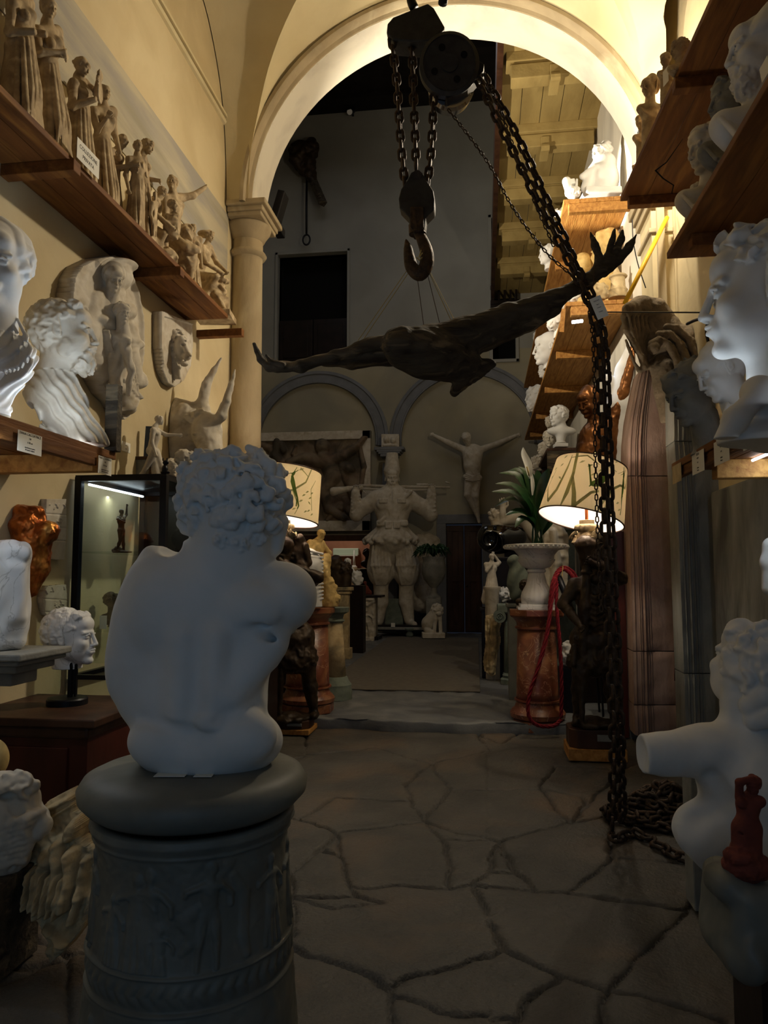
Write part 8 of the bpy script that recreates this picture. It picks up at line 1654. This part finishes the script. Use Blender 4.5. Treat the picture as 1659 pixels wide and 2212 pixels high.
# pale bust and odds behind the torchbearer
b = MB(); P = atY(1330, 1150, 7.15); A = atY(1312, 1148, 7.15); B_ = atY(1347, 1148, 7.15); z1_ = atY(1330, 1330, 7.15)[2]; b.box(((A[0]+B_[0])/2, 7.15, (A[2]+.0)/2+.0), (B_[0]-A[0], .03, A[2])); tag(b.build('red_board', M['mahog'], bevel=.004), 'tall dark red board standing behind the right torchbearer', 'board')
rb = DY(1352, 1290, 8.5)
fit(1352, 1288, 1150, rb, lambda s, x, y, H: (bust(s, x-2, y-.48*H, 48, yaw=40, base=y, drap=False, k=4, hd=dict(hair='curly', freq=14)), s.e(x, y-.88*H, 6, 20, 26, 14, 5, n=(4, .15))), 'bust', 'plastersc', 'white plaster busts glimpsed between the red board and the pink jamb', 'bust', 26, 28, hh=1.2)
P = atD(1352, 1290, rb); b = MB(); b.box((P[0], P[1], (P[2]+ZF)/2), (.18, .2, P[2]-ZF)); tag(b.build('black_pedestal', M['black']), 'black pedestal under the white bust behind the pink jamb', 'pedestal')
tt = thing('side_table', 'small grey topped table on the floor behind the right torchbearer', 'table', tuple(atY(1345, 1560, 7.6)*[1, 1, 0]+[0, 0, ZF])); P = atY(1345, 1432, 7.7)
b = MB(); b.box((P[0]-.05, 7.75, P[2]-.02), (.42, .35, .035)); b.build('table_top', M['stone'], tt, bevel=.004)
for sx in (-1, 1):
    for sy in (-1, 1): b = MB(); b.tube([(P[0]-.05+sx*.18, 7.75+sy*.14, P[2]-.04), (P[0]-.05+sx*.16, 7.75+sy*.12, ZF)], .012, 6); b.build('leg', M['black'], tt)
for i, (dz, w_) in enumerate(((0, .2), (.032, .16))): b = MB(); b.box((P[0]-.03, 7.72, P[2]+.016+dz), (w_, .13, .028), rotm(0, 0, .15*i)); tag(b.build('book', M['terra'] if i else M['cream'], bevel=.002), ['cream covered book lying on the grey topped side table', 'reddish book on top of the cream one on the side table'][i], 'book')
P = atZ(1358, 1562, ZF); b = MB(); rr = random.Random(2); b.grid([[(P[0]-.12+.24*u, P[1]-.1+.2*v, ZF+.015+.015*math.sin(u*9+v*4)+.01*math.sin(v*17)) for u in np.linspace(0, 1, 12)] for v in np.linspace(0, 1, 10)]); tag(b.build('blue_sheet', M['bluecloth'], smooth=True), 'crumpled pale blue plastic sheet on the floor behind the chain', 'plastic sheet')
fit(1228, 1440, 1385, DY(1228, 1440, 7.9), lambda s, x, y, H: s.e(x, y-.5*H, 0, 17, 26, 15, 3, n=(3, .25)), 'plaster_cast', 'plastersc', 'small white plaster piece glimpsed between the red pedestal and the torchbearer', 'cast', 24, hh=1.)
P = atY(1228, 1441, 7.9); b = MB(); b.box((P[0], P[1], (P[2]+ZF)/2), (.2, .2, P[2]-ZF)); tag(b.build('low_stand', M['black']), 'low black stand under the small white plaster piece', 'stand')
# ================================================================== right foreground: torso with thrown back head, terracotta figurine
D = DY(1600, 1640, 3.05)
s = Sculpt(1355, 1335, 1790, 1910, D, -170, 150, h=2.8)
s.c((1400, 1630, -20), (1525, 1622, -10), 44, 50, 12); s.c((1525, 1622, -10), (1610, 1630, 0), 52, 76, 30); s.e(1655, 1660, 0, 130, 92, 90, 35); s.c((1640, 1700, 0), (1660, 1800, 0), 120, 130, 30); s.e(1620, 1700, -30, 90, 70, 80, 25)
s.c((1540, 1800, -20), (1700, 1850, -20), 70, 80, 30); s.e(1520, 1790, -15, 62, 48, 60, 22); s.c((1555, 1850, -25), (1620, 1900, -30), 44, 50, 20)
s.c((1620, 1620, 0), (1612, 1530, 0), 66, 50, 28); s.c((1610, 1540, -5), (1598, 1470, -8), 40, 38, 20)
s.head(1625, 1452, 10, 215, yaw=-140, pitch=-32, hair='curly', freq=20, amp=.04, thick=.04, k=6)
rc = random.Random(9)
for i in range(60):
    a = rc.uniform(-2.4, 1.0); rr_ = rc.uniform(10, 100); x = 1655+rr_*math.cos(a)*1.0; y = 1455+rr_*math.sin(a); w = -84+rr_*.45; pts = []; th0 = rc.uniform(0, 6)
    for q_ in range(4): pts.append((x+13*math.cos(th0+q_*1.2), y+13*math.sin(th0+q_*1.2), w-2*q_))
    s.chain(pts, [8, 9, 8, 6], 4)
for x, y, w, r in ((1592, 1378, 0, 20), (1620, 1360, 0, 18), (1650, 1362, 0, 18), (1580, 1405, -20, 16)): s.e(x, y, w, r, r*.8, r, 6, n=(4, .2))
s.chain([(1620, 1525, -60), (1650, 1505, -80), (1690, 1520, -80)], [22, 26, 26], 8); s.chain([(1630, 1555, -62), (1665, 1545, -85), (1700, 1560, -80)], [22, 26, 24], 8)
s.e(1372, 1640, -20, 20, 60, 60, 6, op='-'); s.e(1400, 1690, -40, 30, 14, 30, 8, op='-'); s.warp(lambda u, v, w: 1.*curls(u, v, w, .05))
s.c((1505, 1765, -60), (1560, 1730, -70), 12, 9, 30, '-'); s.c((1590, 1650, -95), (1600, 1780, -120), 8, 12, 34, '-'); s.c((1540, 1680, -60), (1570, 1720, -80), 10, 8, 26, '-'); s.e(1384, 1632, -22, 10, 26, 26, 5, op='-')
fin(s, 'male_torso', 'plastersc', 'large white plaster torso with thrown back curly head and broken arm at the right edge', 'statue')
D2 = DY(1600, 1900, 2.45); pb = atD(1620, 1895, D2); zc_ = atD(1580, 1880, D2)[2]
s = Sculpt(1525, 1850, 1800, 2120, D2-.06, -110, 130, h=3.2)
s.box(1700, 1985, 20, 150, 88, 100, 34, 14, rot=-6); s.e(1565, 1905, -10, 36, 36, 60, 20); s.e(1590, 2040, 0, 34, 60, 100, 26); s.warp(lambda u, v, w: 2*curls(u, v, w, .05))
fin(s, 'rounded_block', 'graymarble', 'rounded pale grey stone block at the lower right edge under the terracotta figurine', 'block')
P = atD(1690, 2050, D2); zz_ = atD(1690, 2078, D2)[2]; b = MB(); b.box((P[0]+.05, P[1]+.02, zz_/2), (.30, .26, zz_)); tag(b.build('dark_plinth', M['blackwood']), 'dark plinth under the rounded pale grey block at the lower right edge', 'plinth')
P = atD(1650, 1870, D+.08); b = MB(); b.box((P[0]+.1, P[1]+.12, .30), (.42, .3, .60)); tag(b.build('support_block', M['stone'], bevel=.02), 'grey stone support behind the terracotta figurine under the broken arm torso', 'block')
P = atD(1508, 1700, D+.5); k = (D+.5)/F; b = MB(); z9 = atD(1508, 1655, D+.5)[2]; b.box((P[0], P[1]+.1, z9/2), (24*k, .15, z9)); b.box((P[0]+.06, P[1]+.14, z9/2-.04), (24*k, .15, z9-.1)); tag(b.build('grey_post', M['stone'], bevel=.006), 'grey moulded stone post under the broken arm stump', 'post')
s = Sculpt(1558, 1668, 1680, 1912, D2-.1, -50, 50, h=1.5)
def terra(s):
    s.e(1612, 1870, 0, 48, 34, 40, 8, n=(2.5, .14)); s.e(1600, 1850, -10, 34, 24, 30, 6, n=(2, .2))
    s.c((1604, 1845, -4), (1606, 1790, -4), 22, 24, 6); s.c((1624, 1845, -4), (1622, 1790, -4), 20, 22, 6); s.e(1614, 1790, -2, 27, 26, 22, 8); s.c((1614, 1780, 0), (1616, 1740, 0), 21, 22, 8); s.e(1617, 1735, 0, 26, 24, 18, 8)
    s.e(1602, 1735, -14, 11, 11, 10, 4); s.e(1640, 1732, -12, 14, 13, 11, 5); s.c((1597, 1722, 0), (1597, 1690, -6), 9, 8, 4); s.c((1597, 1690, -6), (1625, 1682, -6), 8, 7, 4); s.c((1618, 1722, 0), (1622, 1708, 0), 10, 9, 4)
    s.head(1627, 1697, 0, 42, yaw=-15, hair='wavy', bun=1, fem=1, k=2); s.c((1600, 1800, -20), (1624, 1808, -22), 2, 2, 6, '-')
terra(s); s.box(1612, 1935, 0, 100, 32, 100, 0, 0, op='-'); fin(s, 'figurine', 'terra', 'small red terracotta nude woman with one arm behind her head on the rounded block', 'figurine')
s = Sculpt(1640, 1160, 1700, 1290, DY(1650, 1220, 4.6), -30, 30, h=1.6); s.c((1668, 1180, 0), (1664, 1270, 0), 20, 17, 5); s.e(1664, 1215, 0, 22, 22, 18, 8); fin(s, 'leg_cast', 'plastersc', 'white plaster limb cast hanging at the right picture edge below the shelf', 'cast')
# ================================================================== chain hoist, chains, hook
HY = 4.5
def link_mesh(L, Wd, r, nseg=18, nr=6):
    """stadium ring of outer length L (along z), outer width Wd (x), wire radius r, centred"""
    b = MB(); a = Wd/2-r; h = L/2-Wd/2; pts = []
    for i in range(nseg):
        th = 2*PI*i/nseg; x = a*math.cos(th); z = a*math.sin(th); z += h if math.sin(th) >= 0 else -h; pts.append((x, 0, z))
    b.tube(pts, r, nr, closed=True); me = bpy.data.meshes.new('chain_link'); me.from_pydata([tuple(v) for v in b.v], [], b.f); me.polygons.foreach_set('use_smooth', np.ones(len(me.polygons), dtype=bool)); return me
BIG = link_mesh(.098, .062, .0115); BIG.materials.append(M['iron'])
SML = link_mesh(.042, .024, .0038, 12, 5); SML.materials.append(M['iron'])
def chain(P, pitch, me, label, name='chain', group=None, twist=0., maxn=100):
    C_ = bez(P, 200) if len(P) > 2 else np.array([np.array(P[0])*(1-f)+np.array(P[1])*f for f in np.linspace(0, 1, 200)])
    seg = np.linalg.norm(np.diff(C_, axis=0), axis=1); cum = np.concatenate([[0], np.cumsum(seg)]); n = int(cum[-1]/pitch)
    t = thing(name, label, 'chain', tuple(C_[-1]), group); org = Vector(C_[-1]); extra = MB()
    for i in range(n):
        u = (i+.5)*pitch; p = np.array([np.interp(u, cum, C_[:, k]) for k in range(3)]); q = np.array([np.interp(min(u+.01, cum[-1]), cum, C_[:, k]) for k in range(3)]); q0 = np.array([np.interp(max(u-.01, 0), cum, C_[:, k]) for k in range(3)]); d = unit(q-q0)
        vw = unit(np.array([0., -1, .12])); x = unit(np.cross(vw, d)); y = np.cross(d, x); a = (PI/2 if i % 2 else 0)+twist+.16*math.sin(i*2.3); xr = x*math.cos(a)+y*math.sin(a); yr = np.cross(d, xr)
        R = Matrix(((xr[0], yr[0], d[0]), (xr[1], yr[1], d[1]), (xr[2], yr[2], d[2])))
        if i < maxn:
            o = bpy.data.objects.new('chain_link', me); COL.objects.link(o); o.parent = t; o.matrix_local = Matrix.Translation(Vector(p)-org) @ R.to_4x4()
        else:
            Rn = np.array(R); V = np.array([v.co[:] for v in me.vertices])@Rn.T+p; extra.add(V, [tuple(pl.vertices) for pl in me.polygons])
    if extra.v: tag(extra.build('chain_links', M['iron'], t, smooth=True), kind='stuff')
    return t
def HP(x, y, w=0, Y=HY): return atY(x, y, Y+w)
kH = depth(HP(970, 140))/F
t = thing('chain_hoist', 'black chain hoist with round wheel cover hanging from the vault', 'hoist', tuple(HP(970, 240)))
c = HP(970, 142); ax = unit(np.array([.12, -1, -.26])); 
def disc(b, c, ax, prof, n=40):
    x, y, z = frame(ax); V = []; m = len(prof)
    for r, h in prof:
        for k in range(n): a = 2*PI*k/n; V.append(c+x*r*math.cos(a)+y*r*math.sin(a)+z*h)
    Fc = [(i*n+k, i*n+(k+1) % n, (i+1)*n+(k+1) % n, (i+1)*n+k) for i in range(m-1) for k in range(n)]; Fc += [tuple(range(n-1, -1, -1)), tuple((m-1)*n+k for k in range(n))]; b.add(V, Fc)
R_ = 68*kH
b = MB(); disc(b, c, ax, [(R_*.9, -.05), (R_, -.04), (R_, .015), (R_*1.0, .03), (R_*.88, .045), (R_*.86, .035), (R_*.3, .035), (R_*.28, .05), (R_*.1, .05)]); b.build('wheel_cover', M['castiron'], t, auto=True)
x_, y_, z_ = frame(ax)
for k_, a in enumerate((.5, 2.05, 3.6, 5.2)):
    b = MB(); p = c+(x_*math.cos(a)+y_*math.sin(a))*R_*.55+z_*.036; disc(b, p, ax, [(.022, -.002), (.022, .002)], 16); b.build('cover_hole', M['void'], t)
b = MB(); disc(b, c-z_*.13+np.array([0.02, 0, -.10]), ax, [(R_*.6, -.11), (R_*.74, -.09), (R_*.8, .03), (R_*.7, .05)]); M['chrome'] = mat('polished_steel', 'b8b8ba', rough=.14, metal=1.); b.build('steel_drum', M['chrome'], t, auto=True)
q = [HP(x, y, 0) for x, y in ((838, 58), (850, 44), (905, 22), (925, 14), (938, 24), (962, 66), (940, 92), (905, 96), (850, 92), (836, 78))]
b = MB(); b.prism([p+(0, -.03, 0) for p in q], (0, .16, 0)); b.build('side_frame', M['castiron'], t, bevel=.01)
b = MB(); b.tube(bez([HP(895, 18), HP(888, 0), HP(893, -22), HP(925, -60), HP(960, -40), HP(956, 8)], 16), [.03]*16, 10); b.build('top_hook', M['black'], t, smooth=True)
b = MB(); q = [HP(x, y, .02) for x, y in ((1020, 120), (1046, 138), (1044, 152), (1010, 190), (965, 212), (955, 190), (1005, 165))]; b.prism(q, (0, .10, 0)); b.build('chain_guide', M['black'], t, bevel=.006)
b = MB(); vt_ = HP(925, -60); b.tube([vt_+(0, 0, -.02), (vt_[0], vt_[1], 8.2)], .02, 8); b.build('hanger_rod', M['iron'], t)
GC = 'chains of the hoist'
chain([HP(846, 82), HP(858, 190), HP(866, 310), HP(876, 415)], .0745*.86, BIG, 'heavy chain on the left of the hook block, left of the three')
chain([HP(890, 86, .04), HP(893, 200, .03), HP(897, 300, .02), HP(899, 378)], .0745*.86, BIG, 'heavy chain in the middle above the hook block')
chain([HP(937, 205, .05), HP(934, 280, .04), HP(930, 340, .02), HP(922, 410)], .0745*.86, BIG, 'heavy chain on the right above the hook block, ending at the steel drum')
# hook block
t = thing('hook_block', 'black iron pulley block with a large open hook carrying the eagle strings', 'hook', tuple(HP(905, 598)))
q = [HP(x, y, -.035) for x, y in ((888, 372), (900, 366), (912, 372), (922, 390), (936, 412), (939, 430), (938, 452), (920, 470), (917, 496), (906, 502), (892, 502), (886, 492), (884, 470), (863, 448), (861, 428), (866, 408), (880, 388))]
b = MB(); b.prism(q, (0, .11, 0)); b.build('housing', M['castiron'], t, bevel=.008)
b = MB(); b.tube([HP(901, 378, -.05), HP(901, 378, .09)], .03, 12); b.build('pin', M['iron'], t)
b = MB(); q = [HP(x, y, -.05) for x, y in ((886, 446), (915, 446), (915, 490), (908, 500), (893, 500), (886, 490))]; b.prism(q, (0, .02, 0)); b.build('yoke_strap', M['iron'], t, bevel=.004)
b = MB(); b.tube([HP(901, 486), HP(902, 506)], .055, 14); b.build('swivel', M['iron'], t)
b = MB(); P = bez([HP(902, 500), HP(912, 518), HP(922, 548), (HP(920, 575)), HP(906, 592), HP(890, 578), HP(884, 556), HP(881, 535), HP(877, 517)], 40)
R_k = [.028+.018*math.sin(PI*min(i/39*1.15, 1)) if i < 34 else .028*(39-i)/6+.004 for i in range(40)]; b.tube(P, R_k, 12); b.build('hook', M['iron'], t, smooth=True)
# long hauling chains: over the eagle wing to the floor
g2 = [HP(1032, 170, .05), HP(1090, 290, 0), HP(1160, 430, -.05), HP(1235, 575, -.12), HP(1272, 655, -.15), HP(1293, 740, -.18), HP(1300, 900, -.22), HP(1307, 1150, -.26), HP(1318, 1400, -.3), HP(1326, 1600, -.32)]
pz_ = atZ(1322, 1800, .03)
chain(g2+[(pz_[0], pz_[1], pz_[2])], .0765*.9, BIG, 'front heavy hauling chain running over the wing and down to the floor pile')
g3 = [HP(1045, 165, .12), HP(1110, 280, .08), HP(1180, 430, .03), HP(1248, 580, -.04), HP(1284, 655, -.08), HP(1306, 740, -.12), HP(1313, 900, -.16), HP(1321, 1150, -.2), HP(1333, 1400, -.24), HP(1341, 1600, -.26)]
pz2 = atZ(1345, 1778, .03)
chain(g3+[(pz2[0], pz2[1], pz2[2])], .0765*.9, BIG, 'rear heavy hauling chain beside the front one, down to the floor pile', twist=.8)
chain([HP(968, 236, .1), HP(1050, 345, .08), HP(1110, 452, .05), HP(1180, 545, 0), HP(1240, 600, -.02), HP(1268, 650, -.1), HP(1282, 760, -.2), HP(1286, 980, -.24), HP(1292, 1180, -.27), HP(1300, 1330, -.3)], .031, SML, 'thin chain running from the steel drum beside the heavy hauling chains')
chain([HP(1042, 150, .1), HP(1090, 265, .06), HP(1140, 400, .02), HP(1200, 540, 0)], .031, SML, 'thin chain above the heavy hauling chains at the wheel cover')
# pile of chain on the floor
rp = random.Random(12)
def pile():
    P = []; c = atZ(1430, 1790, 0); a = 0; n = 0
    t = thing('chain_pile', 'heap of heavy rusty chain on the stone floor beside the hanging chain', 'chain pile', (c[0], c[1], 0))
    cur = np.array(atZ(1335, 1795, .02)); pts = [cur]
    way = [atZ(x, y, .02) for x, y in ((1318, 1800), (1330, 1812), (1365, 1800), (1395, 1808), (1430, 1830), (1470, 1850), (1520, 1862))]
    paths = [bez(way, 80)]
    for lay, (rx, ry, z, nn) in enumerate(((.31, .21, .02, 2.6), (.26, .17, .06, 2.6), (.20, .13, .105, 2.4), (.14, .09, .15, 2.0), (.07, .05, .19, 1.2))):
        p = []
        cc = atZ(1432+lay*2, 1772, 0)
        for i in range(int(nn*26)):
            th = i/26*2*PI+lay*1.7; w_ = 1-.28*((i*(1+lay)) % 19)/19-.25*math.sin(i*.37+lay); p.append((cc[0]+rx*w_*math.cos(th)*1., cc[1]+ry*w_*math.sin(th), z+.012*math.sin(i*.9+lay)+.006))
        paths.append(np.array(p))
    cnt = 0; extra = MB()
    for pp in paths:
        seg = np.linalg.norm(np.diff(pp, axis=0), axis=1); cum = np.concatenate([[0], np.cumsum(seg)]); n = int(cum[-1]/.062)
        for i in range(n):
            u = (i+.5)*.062; p = np.array([np.interp(u, cum, pp[:, k]) for k in range(3)]); q_ = np.array([np.interp(min(u+.015, cum[-1]), cum, pp[:, k]) for k in range(3)]); d = unit(q_-p+1e-6)
            d = unit(d+np.array([rp.uniform(-.4, .4), rp.uniform(-.4, .4), rp.uniform(-.15, .15)])); x = unit(np.cross((0, 0, 1.), d)); y = np.cross(d, x); a = (.35 if i % 2 else 1.25)+rp.uniform(-.3, .3); xr = x*math.cos(a)+y*math.sin(a); yr = np.cross(d, xr)
            R = Matrix(((xr[0], yr[0], d[0]), (xr[1], yr[1], d[1]), (xr[2], yr[2], d[2])))
            if cnt < 100:
                o = bpy.data.objects.new('chain_link', BIG); COL.objects.link(o); o.parent = t; o.matrix_local = Matrix.Translation(Vector(p)-t.location) @ R.to_4x4()
            else: extra.add(np.array([v.co[:] for v in BIG.vertices])@np.array(R).T+p, [tuple(pl.vertices) for pl in BIG.polygons])
            cnt += 1
    if extra.v: tag(extra.build('chain_links', M['iron'], t, smooth=True), kind='stuff')
pile()
# ================================================================== hanging wooden eagle
DE = DY(930, 740, HY)
s = Sculpt(538, 485, 1385, 868, DE, -60, 105, h=2.2)
s.e(862, 742, -22, 34, 29, 34, 8); s.c((850, 745, -30), (836, 752, -44), 14, 7, 6); s.c((875, 752, -10), (960, 770, 20), 46, 52, 20); s.e(925, 768, 5, 72, 50, 48, 16); s.e(900, 745, -8, 52, 36, 40, 14)
s.chain([(870, 740, 0), (800, 745, 8), (720, 770, 14), (650, 790, 20), (600, 795, 24)], [22, 15, 12, 13, 10], 8); s.chain([(620, 792, 22), (580, 792, 26), (562, 775, 28), (549, 744, 30)], [12, 9, 8, 3.5], 6); s.chain([(610, 790, 10), (585, 782, 8), (575, 768, 6)], [9, 6, 3], 5)
for i in range(5): s.chain([(860, 765+3*i, 20+8*i), (760, 775+3*i, 26+8*i), (700, 785, 26+8*i)], [12, 9, 5], 8)
s.chain([(930, 735, 5), (1000, 715, 12), (1100, 682, 20), (1200, 645, 26), (1260, 612, 28), (1300, 585, 28)], [34, 30, 26, 20, 16, 14], 12)
for i in range(5): s.chain([(960, 755+2*i, 22+8*i), (1050, 725+2*i, 30+7*i), (1140, 695, 34+6*i), (1200, 668, 34+6*i)], [26, 22, 17, 10], 10)
for P_, r_ in (([(1285, 592, 28), (1296, 560, 26), (1286, 528, 24), (1276, 502, 22)], [13, 10, 8, 2.5]), ([(1300, 585, 30), (1312, 555, 30), (1322, 520, 30), (1328, 494, 30)], [12, 9, 7, 2.5]), ([(1305, 582, 32), (1330, 545, 34), (1342, 515, 36), (1346, 490, 36)], [11, 9, 7, 2.5]), ([(1305, 588, 34), (1335, 562, 38), (1358, 535, 40), (1374, 508, 42)], [12, 11, 9, 3])): s.chain(P_, r_, 4)
s.c((960, 775, 25), (1000, 790, 45), 45, 42, 16)
for i in range(9):
    f = i/8; s.chain([(970, 785, 20), (1012-14*f, 792+18*f, 34), (1060-78*f, 787+60*f, 44+4*math.sin(i*2))], [26, 20, 11], 5)
s.warp(lambda u, v, w: .9*curls(u*.35, v, w, .25)+1.3*curls(u, v, w, .07))
fin(s, 'eagle_carving', 'oldwood', 'weathered wooden eagle with spread wings hanging from the hook on strings', 'sculpture')
hk = HP(908, 560)
for i, (x, y, hx_, hy_) in enumerate(((762, 752, 886, 574), (775, 748, 890, 578), (917, 716, 901, 596), (950, 700, 924, 594), (975, 694, 916, 565), (981, 690, 918, 566))):
    b = MB(); b.tube([HP(hx_, hy_), atD(x, y, DE+.02)], .0022, 4); tag(b.build('string', M['cordage'] if i not in (2, 3) else M['darkwood']), ['leftmost tan string from the hook to the left eagle wing', 'second tan string beside the leftmost one, hook to left wing', 'dark string straight below the hook to the eagle neck', 'dark string slanting right from the hook to the eagle back', 'yellowish cord from the hook to the right eagle wing', 'outermost yellowish cord from the hook to the right eagle wing'][i], 'string')
b = MB(); b.tube([HP(905, 556, -.05), HP(910, 540, -.06)], .004, 5); b.tube([HP(905, 556, -.05), HP(913, 546, -.06)], .004, 5); b.tube([HP(900, 556, -.05), HP(906, 562, -.05), HP(912, 556, -.05)], .005, 5); tag(b.build('cord_knot', M['cordage']), 'small knot of yellowish cord tied around the iron hook', 'knot')
a = unit(RT*.93+np.array([0, 0, -.40])); u_ = unit(np.cross(np.cross(a, (0, 0, 1.)), a)); 
card('price_tag', HP(1294, 664, -.25), unit(RT*.87+np.array([0, 0, .38])), unit(np.array([-.35*RT[0], 0, .93])), .068, .13, [('AQUILA', .32, .010), ('legno', .15, .008), ('sospesa', .0, .008), ('Firenze', -.2, .008)], 'white paper tag tied to the heavy chain below the eagle wing tip', cat='price tag')
b = MB(); b.tube([HP(1280, 640, -.25), HP(1283, 600, -.2), HP(1286, 500, -.1)], .0015, 4); tag(b.build('tag_string', M['darkwood']), 'thin string rising from the white paper tag over the wing', 'string')
# ================================================================== light fittings on the capitals
P = atY(601, 455, 8.3); t = thing('floodlight', 'black floodlight clamped behind the left column capital', 'floodlight', tuple(P))
b = MB(); b.box(atY(601, 458, 8.32), (.09, .2, .46), rotm(0, .28, 0)); b.build('housing', M['black'], t, bevel=.01)
b = MB(); b.box(atY(600, 495, 8.18), (.10, .3, .1)); b.build('clamp', M['black'], t, bevel=.01)
b = MB(); b.tube([(1.5, 6.6, ZA), (1.5, 6.62, 5.42)], .012, 8); b.tube([(1.5, 6.62, 5.42), (1.47, 6.66, 5.5)], .05, 10); tag(b.build('vault_spotlight', M['black']), 'small black uplight on the highest right shelf washing the vault', 'spotlight')
# ================================================================== groups of like things
for o in list(bpy.data.objects):
    if o.parent or not o.get('label'): continue
    n = o.name.split('.')[0]; lb = o['label']; g = None
    if n == 'statuette': g = 'plaster statuettes on the high left shelf' if 'high shelf' in lb or 'brown plaster' in lb and 'right' not in lb else ('plaster statuettes on the highest right shelf' if 'highest right' in lb else None)
    if n == 'bust': g = 'heads on the top pine shelf' if 'top pine' in lb else ('heads on the second pine shelf' if 'second pine' in lb else ('heads on the third shelf level' if 'third' in lb else ('heads on the dark right shelf' if 'dark right' in lb else None)))
    if n == 'string': g = 'strings holding the wooden eagle'
    if n == 'chain': g = 'chains of the hoist'
    if n == 'label_tag': g = 'paper labels on the shelf edges'
    if n == 'torchbearer': g = 'torchbearer figures'
    if n == 'table_lamp': g = 'bird printed table lamps'
    if n == 'marble_pedestal': g = 'red marble pedestals'
    if g: o['group'] = g
